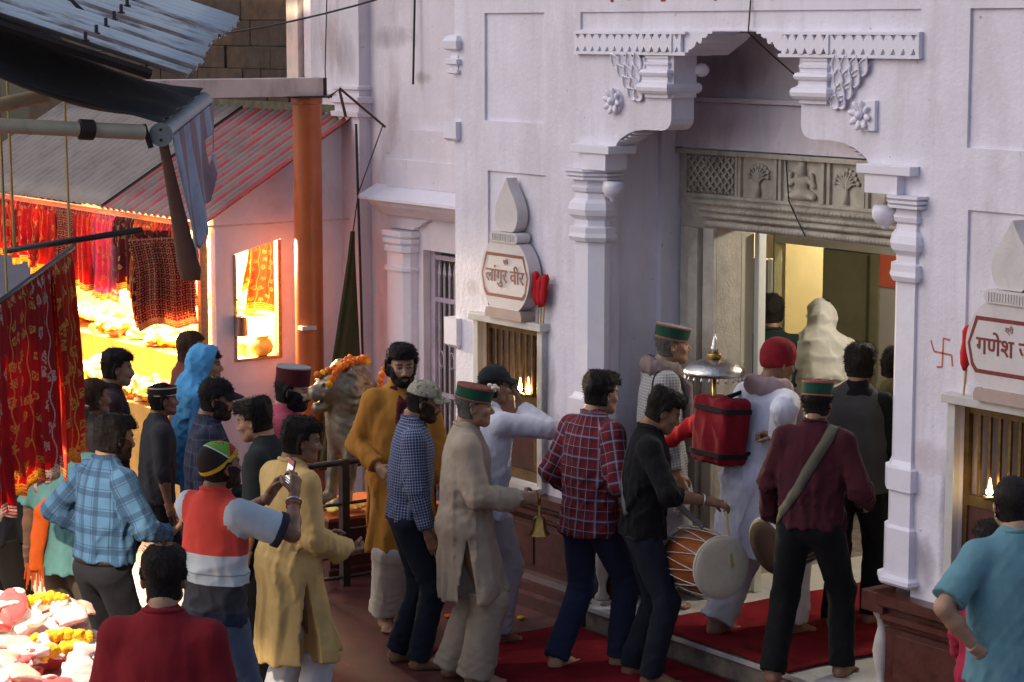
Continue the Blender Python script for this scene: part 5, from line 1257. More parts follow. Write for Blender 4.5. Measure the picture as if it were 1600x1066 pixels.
# along the eave of the far stall
far = [(-5.95, .34, .50, 5, 'crimson and gold striped scarf'), (-6.32, .36, .56, 4, 'orange gold printed scarf'), (-6.66, .34, .50, 7, 'dark maroon printed scarf'), (-7.02, .36, .60, 3, 'pink gold dotted scarf'), (-7.40, .36, .56, 5, 'crimson tinsel striped scarf'), (-7.76, .36, .58, 2, 'dark red gridded scarf'),
       (-8.14, .38, .50, 1, 'scarlet scarf with gold flowers'), (-8.55, .40, .46, 0, 'crimson scarf with fine gold motifs'), (-8.98, .42, .42, 1, 'scarlet printed scarf'), (-9.42, .42, .44, 5, 'red and gold striped scarf'), (-9.85, .42, .46, 4, 'orange scarf'), (-10.25, .36, .5, 0, 'crimson scarf')]
for k, (x, w, h, mi, d) in enumerate(far):
    hung_cloth((x, -.655, 2.245), (1, 0, 0), w * 1.25, h * 1.12, CH[mi], d + ' hanging from the lit stall eave' + (', %s from the gable' % ('first', 'second', 'third', 'fourth', 'fifth', 'sixth', 'seventh', 'eighth', 'ninth', 'tenth', 'eleventh', 'twelfth')[k]), 'scarves hanging along the stall eave', 50 + k, .022)
hung_cloth((-5.70, -.86, 2.17), (.6, .8, .06), .44, .66, CH[2], 'large dark red gridded scarf hanging askew outside the stall corner', 'scarves hanging along the stall eave', 80, .02, skew=.10, pinch=.95)
hung_cloth((-5.95, -.78, 2.2), (.6, .75, 0), .36, .70, CH[7], 'maroon scarf with gold dots behind the large gridded scarf', 'scarves hanging along the stall eave', 81, .02, skew=.05)
hung_cloth((-5.85, .2, 2.3), (.1, 1, 0), .5, .75, CH[4], 'orange tinsel scarf hanging inside the stall behind the gable window', 'scarves hanging along the stall eave', 82, .03)
hung_cloth((-5.75, .42, 2.3), (.1, 1, 0), .3, .55, CH[7], 'dark maroon scarf hanging inside the stall at the gable window edge', 'scarves hanging along the stall eave', 83, .03)
# stall oddments: tin can on a hook, red tumbler
b = wroot('tin_can', (-5.46, -.30, 1.52), 'small steel can hanging from a hook at the stall gable window', 'can')
STEEL = worn('steel', (.55, .55, .55), .1, .3, 1.0, scale=20)
MB().lathe([(.045, 1.44), (.048, 1.445), (.045, 1.58), (.05, 1.585), (.044, 1.587), (.040, 1.46)], (-5.45, -.31), 16).build('can', STEEL, b, True); MB().tube([(-5.45, -.355, 1.58), (-5.45, -.31, 1.68), (-5.45, -.265, 1.58)], .004, 5).build('handle', STICK, b); MB().tube([(-5.47, -.34, 1.72), (-5.44, -.31, 1.67), (-5.46, -.28, 1.72)], .006, 6).build('hook', RAILM, b)
b = wroot('brass_pot', (-5.55, -.2, 1.26), 'dark round pot on the sill of the stall gable window', 'pot')
MB().lathe([(.04, 1.261), (.08, 1.29), (.09, 1.33), (.07, 1.38), (.05, 1.395), (.06, 1.41)], (-5.56, -.08), 16).build('pot', PKT[0], b, True)
# olive cloth gathered by a cord
OLC = cloth('olive_tarpaulin', (.05, .045, .018)); rings = []
for k in range(22):
    s_ = k / 21; z = 2.22 - 1.75 * s_; w = .012 + .20 * s_ ** 1.2; rings.append([(-4.95 + .05 * math.cos(a) * (.3 + s_) + .012 * math.sin(5 * a + k * .3), .36 - .12 * s_ + w * math.sin(a) * (1 + .14 * math.sin(4 * a + k * .25)), z) for a in np.linspace(0, 2 * math.pi, 29)[:-1]])
oc2 = wroot('olive_cloth', (-4.95, .3, .45), 'dark olive cloth gathered at the top and hanging beside the orange column', 'cloth'); MB().rings(rings).build('gathered_cloth', OLC, oc2, True); MB().tube([(-4.95, .36, 2.2), (-4.93, .40, 2.5), (-4.9, .6, 3.0)], .005, 5).build('cord', RAILM, oc2)
# cables
CAB = worn('black_cable', (.012, .012, .012), .1, .6)
def cable(pts, r, lab):
    P = [Vector(p) for p in pts]; Q = []
    for i in range(len(P) - 1):
        for k in range(8): t = k / 8; q = P[i].lerp(P[i + 1], t); q.z -= (P[i + 1] - P[i]).length * .02 * 4 * t * (1 - t); Q.append(q)
    Q.append(P[-1]); tag(MB().tube([tuple(q) for q in Q], r, 6).build('cable', CAB, None, True), lab, 'cable')
cable([(-4.55, .66, 3.98), (-4.55, .64, 3.3)], .009, 'black cable hanging loose down the stained pink wing wall')
cable([(-4.5, .66, 4.0), (-7.0, .0, 3.62), (-9.0, -.4, 3.5)], .008, 'thin black cable slung from the wing wall over the stall roof')
cable([(-5.62, .58, 4.6), (-5.70, .58, 3.4), (-5.68, .57, 3.3)], .005, 'thin wire running down the wing wall beside the iron bracket')
cable([(-5.12, .5, 3.0), (-5.08, .5, 2.0), (-5.02, .5, .3)], .011, 'grey pipe like cable running down beside the olive cloth')
cable([(-.20, .09, 3.95), (-.22, .085, 3.68), (-.21, .72, 3.27), (-.62, .735, 2.95), (-.55, .70, 2.7), (-.40, .70, 2.5)], .0045, 'thin dark wire trailing over the arch and the carved marble lintel')
# ------------------------------------------------------------------ the near shop: tin roof, awning, hung scarves, offerings table
E1 = np.array([-.80, .60, 0]); E2 = np.array([.60, .80, 0]); O0 = np.array([0, -4.2, 0])
def nl(a, b_, z): return tuple(O0 + E1 * a + E2 * b_ + np.array([0, 0, z]))
TINB, nt, b = nmat('flaking_pale_blue_tin'); at = N(nt, 'Attribute'); at.attribute_name = 'cu'
n1 = noise(nt, 1.1, 7, .72, scaled(nt, at.outputs['Vector'], (.55, 1.6, 1)), .2); n2 = noise(nt, 9, 5, .6, ocoord(nt))
c = mixc(nt, gmap(nt, n2, .3, .7), (.15, .10, .085), (.27, .20, .17)); c = mixc(nt, gmap(nt, n1, .40, .50), c, (.62, .65, .66)); nt.links.new(c, b.inputs['Base Color']); b.inputs['Roughness'].default_value = .42; bump(nt, b, n2, .3, .004)
nr = wroot('shop_tin_roof', (.6, -4.6, 0), 'rusty corrugated tin shop roof with flaking pale blue paint and bolts', 'roof')
L0 = Vector((1.387, -4.97, 3.747)); A0 = Vector((1.447, -4.235, 3.514)); L1 = Vector((-.177, -4.31, 4.079)); B0 = Vector((.193, -3.333, 3.743))
P0 = A0 + (L0 - A0) * 2.0; P1 = B0 + (L1 - B0) * 1.7
tinroof('roof_sheet', P0, P1, A0, B0, 17, .013, TINB, nr, 8, 10, .006)
for k in range(9):
    t = k / 8; p = (A0.lerp(L0, .55 - .02 * k)).lerp(B0.lerp(L1, .42), t) + Vector((0, 0, .012))
    MB().lathe([(.016, -.004), (.016, .004), (.008, .006), (.008, .034), (.003, .036)], (0, 0), 8).xf(Matrix.Translation(p)).build('bolt', RAILM, nr)
MB().tube([tuple(A0.lerp(L0, .2) + Vector((0, 0, -.035))), tuple(A0.lerp(L0, 1.9) + Vector((0, 0, -.035)))], .022, 6).build('rafter', worn('dark_rafter', (.03, .02, .015), .3, .9), nr)
tag(MB().tube([tuple(p) for p in [Vector((.35, -4.55, 4.1)), Vector((.75, -4.45, 3.86)), Vector((.9, -4.38, 3.74)), Vector((.80, -4.22, 3.74))]], .010, 7).build('cable', CAB, None, True), 'thick black cable lying across the rusty tin shop roof', 'cable')
# awning
aw = wroot('shop_awning', (1.0, -4.4, 0), 'grey fabric roller awning with torn striped valance and folding arms', 'awning')
FAB = cloth('dark_awning_fabric', (.055, .052, .055), rough=.8); VALM, nt, b = nmat('striped_valance'); at = N(nt, 'Attribute'); at.attribute_name = 'cu'; sp = N(nt, 'SeparateXYZ'); nt.links.new(at.outputs['Vector'], sp.inputs[0])
st_ = mth(nt, 'LESS_THAN', mth(nt, 'FRACT', mth(nt, 'MULTIPLY', sp.outputs[0], 4.0)), .5); c = mixc(nt, st_, (.36, .22, .23), (.40, .46, .56)); c = mixc(nt, mth(nt, 'MULTIPLY', gmap(nt, noise(nt, 8, 6, .7, ocoord(nt)), .45, .7), .5), c, (.14, .11, .11)); nt.links.new(c, b.inputs['Base Color']); b.inputs['Roughness'].default_value = .85
RN = Vector((1.417, -4.33, 3.291)); RF = Vector((.597, -3.719, 3.389)); BN = Vector((1.409, -4.985, 3.546)); BF = Vector((.252, -4.149, 3.659))
V = []; F = []; nx, ny = 16, 16; BN2 = RN + (BN - RN) * 1.8; BF2 = RF + (BF - RF) * 1.6
for j in range(ny + 1):
    for i in range(nx + 1):
        p = RN.lerp(RF, i / nx).lerp(BN2.lerp(BF2, i / nx), j / ny); s_ = j / ny; p.z += .045 - .10 * math.sin(math.pi * s_) * (.6 + .4 * math.sin(i * .5)) + .012 * math.sin(i * 1.3 + j * .4); V.append(tuple(p))
for j in range(ny):
    for i in range(nx): q = j * (nx + 1) + i; F.append((q, q + 1, q + nx + 2, q + nx + 1))
o = mobj('canopy', V, F, FAB, aw, True); md = o.modifiers.new('s', 'SOLIDIFY'); md.thickness = .003
ALU = worn('grey_aluminium', (.30, .32, .33), .1, .45, .6, scale=10, dirt=(.15, .13, .12), dirt_amt=.5, bmp=.1); ARM = worn('ivory_awning_arm', (.55, .45, .30), .15, .5, scale=6, dirt=(.15, .1, .07), dirt_amt=.6, dscale=6, bmp=.1)
MB().tube([tuple(RN), tuple(RF)], .040, 18).build('roller', ALU, aw, True, angle=40)
dR = (RF - RN).normalized(); MB().tube([tuple(RN - dR * .012), tuple(RN - dR * .001)], .047, 18).build('roller_cap', ALU, aw, True, angle=40)
for q in (-.02, .02): MB().tube([tuple(RN - dR * .016 + Vector((0, 0, q))), tuple(RN - dR * .0125 + Vector((0, 0, q)))], .006, 8).build('cap_screw', DARKIN, aw)
aR = Vector((1.405, -4.40, 3.30)); aL = Vector((1.30, -5.3, 3.36)); dA = (aL - aR)
MB().tube([tuple(aR), tuple(aR + dA * .22)], .030, 12).build('arm', ARM, aw, True, angle=40); MB().tube([tuple(aR + dA * .225), tuple(aR + dA * .285)], .040, 12).build('arm_joint', DARKIN, aw, True, angle=40); MB().tube([tuple(aR + dA * .29), tuple(aR + dA * 1.0)], .029, 12).build('arm', ARM, aw, True, angle=40)
MB().tube([tuple(aR + Vector((.0, .0, .03))), tuple(aR + Vector((0, .03, -.06)))], .012, 8).build('arm_pin', DARKIN, aw)
a2 = Vector((1.0, -4.62, 3.44)); MB().tube([tuple(a2), tuple(a2 + Vector((-.02, -.25, -.05)))], .03, 10).build('arm', ARM, aw, True, angle=40); MB().tube([tuple(a2 + Vector((-.02, -.26, -.05))), tuple(a2 + Vector((-.1, -.9, -.14)))], .03, 10).build('arm', worn('brown_awning_arm', (.14, .085, .06), .2), aw, True, angle=40)
# torn valance hanging from the roller
V = []; U = []; nx, nz = 24, 30; DN = Vector((1.19, -4.10, 2.74))
for j in range(nz + 1):
    for i in range(nx + 1):
        t = i / nx; s_ = j / nz; tp = RN.lerp(RF, t); L = .56 * (1 - t * .52) + .035 * math.sin(t * 31) * s_ - .04 * math.sin(t * 9 + 1) * s_
        p = tp + Vector((E2[0] * .042, E2[1] * .042, -.005)); drift = (RF - RN) * (.26 * (1 - t) * s_) - (RF - RN) * (.10 * t * s_)
        p = p + drift + Vector((0, 0, -L * s_)) + Vector((E2[0], E2[1], 0)) * (.022 * math.sin(t * 16 + s_ * 2) * s_ + .03 * s_); V.append(tuple(p)); U.append((t, s_, 0))
F = []
for j in range(nz):
    for i in range(nx):
        if 17 <= i <= 21 and 11 <= j <= 18 + (i % 2) * 2: continue          # the tear
        q = j * (nx + 1) + i; F.append((q, q + 1, q + nx + 2, q + nx + 1))
o = mobj('valance', V, F, VALM, aw, True); addattr(o.data, 'cu', U); md = o.modifiers.new('s', 'SOLIDIFY'); md.thickness = .003
rings = []
for k in range(14):
    s_ = k / 13; c = RN.lerp(RF, .02).lerp(Vector((1.16, -4.08, 2.70)), s_) + Vector((.0, .0, -.02)); w = .020 + .032 * s_ ** 1.5; w *= 1 if s_ < .93 else .7; d = (RF - RN).normalized(); nn = Vector((E2[0], E2[1], 0))
    rings.append([tuple(c + d * w * math.cos(a) * .4 + nn * (w * math.sin(a)) ) for a in np.linspace(0, 2 * math.pi, 13)[:-1]])
MB().rings(rings).build('valance_strap', worn('brown_canvas', (.16, .09, .065), .15, .9), aw, True)
# hanging rail with scarves
rk = wroot('hanging_rail', (.1, -4.35, 0), 'dark metal rails slung on cords under the awning for hanging scarves', 'rail')
RA = Vector((.794, -4.871, 2.535)); RB = Vector((-.587, -3.823, 2.661)); IRON = worn('black_iron', (.02, .02, .022), .2, .5)
MB().tube([tuple(RA - (RB - RA) * .3), tuple(RB + (RB - RA) * .02)], .012, 8).build('rail', IRON, rk, True); MB().tube([(-.20, -4.33, 2.705), (-.03, -3.72, 2.785)], .014, 8).build('rail', IRON, rk, True)
for p in ((RA.lerp(RB, .98)), (RA.lerp(RB, .30)), Vector((-.19, -4.28, 2.71))): MB().tube([tuple(p), (p.x + .02, p.y - .02, 3.62)], .007, 6).build('cord', STICK, rk)
dr = np.array(RB - RA); dr /= np.linalg.norm(dr); ac = np.array([E2[0], E2[1], .12])
for k, (t, w, h, mi, lab) in enumerate(((-.12, .42, 1.0, 0, 'crimson scarf with gold flowers at the street end of the awning rail'), (.13, .44, .90, 6, 'crimson scarf with silver sprigs hanging second on the awning rail'), (.38, .44, .88, 0, 'crimson scarf with gold print hanging third on the awning rail'), (.62, .42, .95, 6, 'red scarf with silver motifs hanging fourth on the awning rail'), (.86, .42, .98, 1, 'scarlet gold bordered scarf at the far end of the awning rail'))):
    p = np.array(RA.lerp(RB, t)) + np.array([0, 0, -.005]); hung_cloth(p, dr, w, h, CH[mi], lab, 'scarves on the awning rail', 120 + k, .020, pinch=.96)
# offerings table
tb = wroot('offerings_table', nl(-.1, -.3, 0), 'low shop table spread with pink cloth under heaped offerings', 'table')
def lbox(a0, a1, b0, b1, z0, z1, nm, mat, par, bv=.004):
    m = MB().box(a0, a1, b0, b1, z0, z1, bv); M = Matrix(((E1[0], E2[0], 0, O0[0]), (E1[1], E2[1], 0, O0[1]), (0, 0, 1, 0), (0, 0, 0, 1))); m.xf(M); return m.build(nm, mat, par)
PINKC = cloth('pink_table_cloth', (.62, .34, .30))
lbox(-1.2, .50, -1.0, .26, .74, .78, 'table_top', WOODC, tb); lbox(-1.21, .51, -1.01, .27, .781, .787, 'table_cloth', PINKC, tb)
lbox(-1.2, .50, .262, .27, .35, .78, 'cloth_fall', PINKC, tb)
for a in (-1.1, .42):
    for b_ in (-.9, .2): lbox(a, a + .05, b_, b_ + .05, 0, .739, 'leg', WOODC, tb)
lbox(.15, .42, -.6, .05, .788, .90, 'riser_box', PINKC, tb)
PK2 = [worn('plastic_packet_%d' % i, c, .2, .22, scale=25, bmp=.5, bscale=50) for i, c in enumerate([(.80, .72, .66), (.80, .55, .52), (.62, .10, .10), (.82, .78, .70), (.75, .45, .35)])]
r_ = random.Random(23); pmd2 = {}
for k in range(70):
    i = r_.randrange(6); mi = r_.randrange(5)
    if (i, mi) not in pmd2: pmd2[(i, mi)] = meshdata('offering_packet', *pm[i], PK2[mi], True)
    a, b_ = r_.uniform(-.75, .45), r_.uniform(-.7, .18); lay = r_.choice([0, 0, 1, 2]); z = .82 + .05 * lay + (.11 if a > .12 and -.62 < b_ < .08 else 0)
    if lay == 2: b_ = r_.uniform(-.5, .0)
    o = link(bpy.data.objects.new('offering_packet', pmd2[(i, mi)])); o.location = nl(a, b_, z); o.rotation_euler = (r_.uniform(-.5, .5), r_.uniform(-.5, .5), r_.uniform(0, 6.28)); q = r_.uniform(.8, 1.25); o.scale = (q, q, q * .7)
    tag(o, '%s plastic wrapped offering packet %s on the low shop table' % (('milky white', 'pale pink', 'dark red', 'cream', 'salmon')[mi], ('lying flat', 'stacked second', 'heaped on top')[lay]), 'packet', 'offering packets heaped on the shop table')
for k, (a, b_, z, L, ang, col) in enumerate(((.02, .02, .93, .26, .25, 1), (.36, -.12, 1.02, .18, .3, 1), (-.25, .02, .93, .14, 1.2, 1), (-.12, .10, .92, .10, .2, 1), (.4, -.38, 1.0, .2, .6, 1))):
    c_, s_ = math.cos(ang), math.sin(ang); garland('marigold_garland', [nl(a - c_ * L * .1 + s_ * .0, b_ - L / 2 * c_, z), nl(a, b_, z + .02), nl(a + s_ * L * .3, b_ + L / 2 * c_, z)], 'short %s marigold string lying on heaped packets of the shop table' % ('fat yellow', 'yellow orange', 'small yellow', 'tiny yellow', 'curled yellow')[k], .032, .030, col, 'marigold strings on the shop table', .5)
sl_ = lamp('shop_lamp', nl(-.35, -.55, 2.6), (1, .84, .62), 420, .05, lab='bulb under an added shade hanging over the offerings table of the near shop'); _l = nl(-.35, -.55, 2.6)
MB().lathe([(.02, .075), (.03, .07), (.10, .02), (.21, -.16), (.205, -.16), (.095, .012), (.026, .06)], (_l[0], _l[1]), 24).xf(Matrix.Translation((0, 0, _l[2]))).build('added_lamp_shade', worn('added_shade_enamel', (.35, .37, .36), .1, .4), sl_, True); MB().tube([(_l[0], _l[1], _l[2] + .06), (_l[0], _l[1], 3.3)], .006, 6).build('flex', CAB, sl_)  # shade added out of view to keep the bulb's light off the facade
# ------------------------------------------------------------------ headgear and wraps
def shell(f0, th, keep, seed=1, fold=0.0, freq=60, h=.006, grow=.05):
    """cap-like layer over a head: head surface raised by th(P), kept where keep(P) > 0"""
    f = Field(f0.lo - grow, f0.lo + f0.h * f0.n + grow, h); X, Y, Z = np.meshgrid(*f.ax, indexing='ij'); P = np.stack([X.ravel(), Y.ravel(), Z.ravel()], 1)
    # distance to a smooth skull so that ears and nose do not show through
    q = (P - np.array([0, -.010, .026])) / np.array([.080, .101, .096]); d = (np.linalg.norm(q, axis=1) - 1) * .09
    n = np.zeros(len(P)); near = np.abs(d) < .06
    if fold: n[near] = Folds(seed, freq, (1, 1, 1), 5)(P[near]) * fold
    dd = np.maximum(d - th(P) - n, -keep(P)); f.D = dd.reshape(f.D.shape).astype(np.float32); return f.mesh()
def topi(q, bandm, trimm, topm, tilt=(8, 0), hgt=.075, wide=1.0, flower=False, plain=False):
    """round hill cap: stiff band, piping, flat crown"""
    M = rotx(R(tilt[0])) @ roty(R(tilt[1])); sx, sy = .089 * wide, .110 * wide
    def ring(prof, nm, mat, par=None, a0=0, a1=6.2832, close=True):
        b = MB(); n = 40; R_ = []
        for s_, z in prof: R_.append([(s_ * sx * math.sin(a0 + (a1 - a0) * k / n), -.008 + s_ * sy * math.cos(a0 + (a1 - a0) * k / n), z) for k in range(n if close else n + 1)])
        b.rings(R_, close, False); V = np.array(b.V) @ M.T; V[:, 2] += .048; return hobj(q, nm, (V, b.F), mat, par)
    b = ring([(.93, -.02), (1.0, -.012), (1.005, 0), (1.03, hgt * .5), (1.05, hgt), (1.045, hgt + .006), (1.0, hgt + .004), (.9, hgt + .0), (.6, hgt + .008), (.3, hgt + .011), (.02, hgt + .012)], 'cap', topm)
    if plain: ring([(1.012, -.014), (1.04, hgt * .5), (1.058, hgt - .004)], 'cap_band', bandm, b)
    else:
        ring([(1.015, -.006), (1.045, hgt * .5), (1.062, hgt - .006)], 'cap_band', bandm, b)
        for z, s_ in ((-.008, 1.012), (hgt - .002, 1.062)): ring([(s_, z - .005), (s_ + .012, z - .002), (s_ + .012, z + .002), (s_, z + .005)], 'cap_piping', trimm, b)
    if flower:
        g = random.Random(3)
        for k in range(9):
            m = MB(); m.ball((.02 + g.uniform(-.04, .04), .095 + g.uniform(-.03, .02), .048 + hgt + .012 + g.uniform(-.012, .016)), (.018, .016, .012), 8, 6); hobj(q, 'cap_flower', (np.array(m.V) @ M.T, m.F), worn('cream_petals', (.70, .62, .52), .1, .8) if 'cream_petals' not in MATS else MATS['cream_petals'], b)
def ballcap(q, mat, yaw=0, low=.038):
    Rz = rotz(R(yaw)); V, F = shell(q.f0, lambda P: .010 + .006 * np.clip(P[:, 2] / .1, 0, 1), lambda P: P[:, 2] - low - .10 * np.clip(P[:, 1], -.1, .1) * .0, 5, .0015, 60)
    c = hobj(q, 'cap', (V @ Rz.T, F), mat); Vv = []; Fv = []; n = 14
    for j in range(7):
        for i in range(n + 1):
            u = i / n * 2 - 1; t = j / 6; x = u * (.080 - .004 * t); y0 = math.sqrt(max(0, 1 - (x / .088) ** 2)) * .108 - .012; L = .075 * math.sqrt(max(0.02, 1 - .75 * u * u))
            Vv.append((x, y0 + L * t, low + .012 + .012 * (1 - u * u) - .022 * t - .018 * u * u * t))
    for j in range(6):
        for i in range(n): a = j * (n + 1) + i; Fv.append((a, a + 1, a + n + 2, a + n + 1))
    o = hobj(q, 'visor', (np.array(Vv) @ Rz.T, Fv), mat, c); md = o.modifiers.new('s', 'SOLIDIFY'); md.thickness = .005
    m = MB(); m.ball((0, -.01, .128 + .012), (.008, .008, .004), 8, 5); hobj(q, 'cap_button', (np.array(m.V) @ Rz.T, m.F), mat, c); return c
def wrap_neck(q, mat, r=.034, ends=((.07, .10, -.30), (-.07, .09, -.34)), name='scarf', seed=4, back=False, widen=1.0):
    """scarf lying round the neck with hanging ends (offsets from the neck base)"""
    nk = q.T(0, -.01, 1.47); E = [nk + np.asarray(e, float) for e in ends]; lo = np.min([nk] + E, 0) - .17; hi = np.max([nk] + E, 0) + .17; f = Field(lo, hi, .009); n = 18; pts = []
    for j in range(n + 1):
        a = -2.75 + 5.5 * j / n; pts.append(nk + np.array([math.sin(a) * .088 * widen, -math.cos(a) * .082 * widen - .0, -.005 + .02 * math.cos(a)]))
    for j in range(n): f.cone(pts[j], pts[j + 1], r * .8, r * .8, k=.02, right=(0, 0, 1), kx=1.4)
    for s_, e in zip((pts[-1], pts[0]), E):
        if not back: mid = (s_ + e) / 2 + np.array([0, .06, .06])
        else: mid = (s_ + e) / 2
        g = q.ft.snap([mid, e], r * .55) if hasattr(q, 'ft') else np.array([mid, e])
        f.cone(s_, g[0], r * .8, r * .75, k=.02, right=(1, 0, 0), kx=1.3); f.cone(g[0], g[1], r * .75, r * .8, k=.02, right=(1, 0, 0), kx=1.6, cap=True)
    w = Folds(seed, 75, (1, 1, .45), 5); f.func(lambda P: -w(P) * .013); V, F = f.mesh(); return sobj(name, (V, F), mat, q.root, q.sc, np.zeros_like(V))
def hood(q, mat, drop=.5, seed=6, name='head_scarf', back=.0, front=True):
    """cloth drawn over the head and falling on shoulders and back"""
    hc = q.hc; nk = q.T(0, -.01, 1.44); low = q.T(0, -.10, 1.44 - drop); lo = np.min([hc - .2, nk - .32, low - .25], 0); hi = np.max([hc + .2, nk + .32], 0); f = Field(lo, hi, .0095)
    f.ell(hc + q.Rh @ np.array([0, -.018, .028]), (.094, .115, .110), k=0, M=q.Rh); f.cone(hc + q.Rh @ np.array([0, -.05, -.01]), nk + np.array([0, -.02, .04]), .088, .088, k=.05)
    for sh_ in (q.shl, q.shr): f.cone(nk + np.array([0, -.015, .02]), nk * .12 + sh_ * .88 + np.array([0, -.015, -.01]), .088, .078, k=.05); f.cone(sh_ * .85 + nk * .15, sh_ * .9 + nk * .1 + np.array([0, -.02, -.13]), .078, .075, k=.04, cap=True)
    f.cone(nk + np.array([0, -.06, .0]), low, .10, .105, k=.06, right=(1, 0, 0), kx=1.5, cap=True)
    w = Folds(seed, 80, (1, 1, .35), 3); f.func(lambda P: np.clip(-w(P) * .016, -.03, .004))
    f.ell(hc + q.Rh @ np.array([0, .11, -.02]), (.066, .13, .115), k=.015, op='s', M=q.Rh); f.ell(hc + q.Rh @ np.array([0, .06, -.06]), (.055, .10, .09), k=.02, op='s', M=q.Rh)
    V, F = f.mesh(); return sobj(name, (V, F), mat, q.root, q.sc, np.zeros_like(V))
def ribbon(q, pts, w, mat, name='strap', off=.006, parent=None, n=40, thick=.004, field=None):
    """band laid on the garment along pts (person frame)"""
    P = [np.asarray(p, float) for p in pts]; d = [0]
    for i in range(1, len(P)): d.append(d[-1] + np.linalg.norm(P[i] - P[i - 1]))
    t = np.linspace(0, d[-1], n); C = np.stack([np.interp(t, d, [p[k] for p in P]) for k in range(3)], 1); f = field or q.ft
    for _ in range(3):
        C2 = f.snap(C, off); C = C2.copy(); C[1:-1] = (C2[:-2] + 2 * C2[1:-1] + C2[2:]) / 4
    C = f.snap(C, off); nr_ = f.grad(C); tg = np.gradient(C, axis=0); tg /= np.maximum(np.linalg.norm(tg, axis=1, keepdims=True), 1e-6); sd = np.cross(tg, nr_); V = np.concatenate([C - sd * w / 2, C, C + sd * w / 2]); V[n:2 * n] += nr_ * .003
    for blk in (0, 2): V[blk * n:(blk + 1) * n] = f.snap(V[blk * n:(blk + 1) * n], off)
    F = np.array([(k * n + i, k * n + i + 1, (k + 1) * n + i + 1, (k + 1) * n + i) for k in range(2) for i in range(n - 1)]); o = sobj(name, (V, F), mat, parent or q.root, q.sc); md = o.modifiers.new('s', 'SOLIDIFY'); md.thickness = thick; md.offset = 1; return o
def at_person(q, P):
    """person frame -> world"""
    return q.root.matrix_basis @ Vector(np.asarray(P, float) * q.sc)

K = cloth
DENIM = K('dark_denim', (.014, .018, .030)); BLACKC = K('black_cloth', (.007, .007, .009)); NAVY = K('navy_cloth', (.014, .017, .034)); CHAR = K('charcoal_cloth', (.018, .018, .022)); WHITE = K('white_cotton', (.62, .61, .64)); OFFW = K('cream_cotton', (.58, .53, .45))
GREENB = K('green_velvet', (.010, .065, .036), sheen=.08); MARB = K('maroon_velvet', (.075, .010, .014), sheen=.05); PINKT = K('pinkish_piping', (.34, .09, .08)); GREYW = K('grey_wool', (.27, .26, .27)); MARW = K('maroon_wool', (.20, .06, .05))
SH = dict(top=.022, side=.010)

# ------------------------------------------------------------------ the queue in front of the left pier
q = person('man in beige long shirt and trousers with flowered green cap ringing a brass bell', (-1.04, -1.20), 6, 1.70, 'm', 2, feet=((-.09, -.06), (.10, .06)), wr=(.16, .30, 1.08), pr=(.5, -.9, -.35), hr=dict(curl=1.15, thumb=.85, dir=(-.25, 1, .1), palm=(-1, -.1, -.15)),
           top=dict(mat=K('beige_khadi', (.37, .30, .235)), hem=.52, flare=.035, collar=True, loose=.026, fold=.02, cuff=.045), bottom=dict(mat=K('beige_khadi'  , (.37, .30, .235)), loose=.03, hem=.05, knee=.07, ankle=.072, fold=.02), hair=dict(side=.006, top=.01, line=.05), hairm=HAIRG, face=dict(nose=1.5), head=(-4, 4, 0), seed=13)
topi(q, GREENB, PINKT, MARW, (-8, 0), .07, flower=True)
hb, B = q.handr; w = at_person(q, hb + np.array([-.02, .02, -.05])); bl = wroot('hand_bell', tuple(w), 'brass hand bell held by the man in beige with flowered cap', 'bell')
MB().lathe([(.006, .0), (.009, -.01), (.009, -.05), (.014, -.055), (.014, -.062), (.022, -.066), (.034, -.08), (.038, -.12), (.046, -.145), (.060, -.165), (.062, -.172), (.054, -.172), (.04, -.14)], (w.x, w.y), 24).xf(Matrix.Translation((0, 0, w.z))).build('bell', BRASS, bl, True, angle=50)
MB().lathe([(.004, .06), (.012, .05), (.010, .0)], (w.x, w.y), 10).xf(Matrix.Translation((0, 0, w.z))).build('handle', BRASS, bl, True); MB().lathe([(.004, -.10), (.010, -.165), (.004, -.18)], (w.x, w.y), 8).xf(Matrix.Translation((0, 0, w.z))).build('clapper', BRASS, bl, True)

CAMO, nt, b = nmat('camouflage_cloth'); oc = ocoord(nt); n1 = noise(nt, 26, 3, .5, oc, .6); n2 = noise(nt, 33, 3, .5, scaled(nt, oc, (1, 1.2, .9)), .8)
c = mixc(nt, mth(nt, 'GREATER_THAN', n1, .54), (.30, .28, .22), (.15, .15, .10)); c = mixc(nt, mth(nt, 'GREATER_THAN', n2, .6), c, (.42, .40, .34)); nt.links.new(c, b.inputs['Base Color']); b.inputs['Roughness'].default_value = .9
q = person('man in camouflage cap, blue check shirt and dark jeans', (-1.47, -1.26), 8, 1.68, 'd', 4, feet=((-.1, -.05), (.1, .06)), top=dict(mat=K('blue_white_check', (.025, .034, .085), 'check', (.16, .19, .30), (.34, .37, .46), .0165, .28), hem=.90, collar=True, loose=.016, sleeve=1.93), bottom=dict(mat=DENIM), hair=dict(side=.006, top=.008), face=dict(beard=1, moustache=1, length=.003), head=(-6, 14, 0), seed=17, wr=(.25, .10, .80))
ballcap(q, CAMO)
q = person('man in white shirt and dark cap touching his mouth before the shrine window', (-1.68, -.62), 38, 1.68, 'd', 4, wr=(.10, .20, 1.47), pr=(.9, .15, -.5), hr=dict(curl=.5, dir=(-.6, .35, .6), palm=(-.3, -.9, 0)), wl=(-.10, .26, 1.25), feet=((-.1, -.04), (.1, .05)), top=dict(mat=K('white_shirt', (.56, .57, .66)), hem=.80, collar=True, loose=.022, fold=.02, sleeve=1.9), bottom=dict(mat=K('pale_trousers', (.42, .40, .44)), loose=.02, hem=.08), hair=dict(side=.007, top=.01), head=(-12, 6, 0), seed=19)
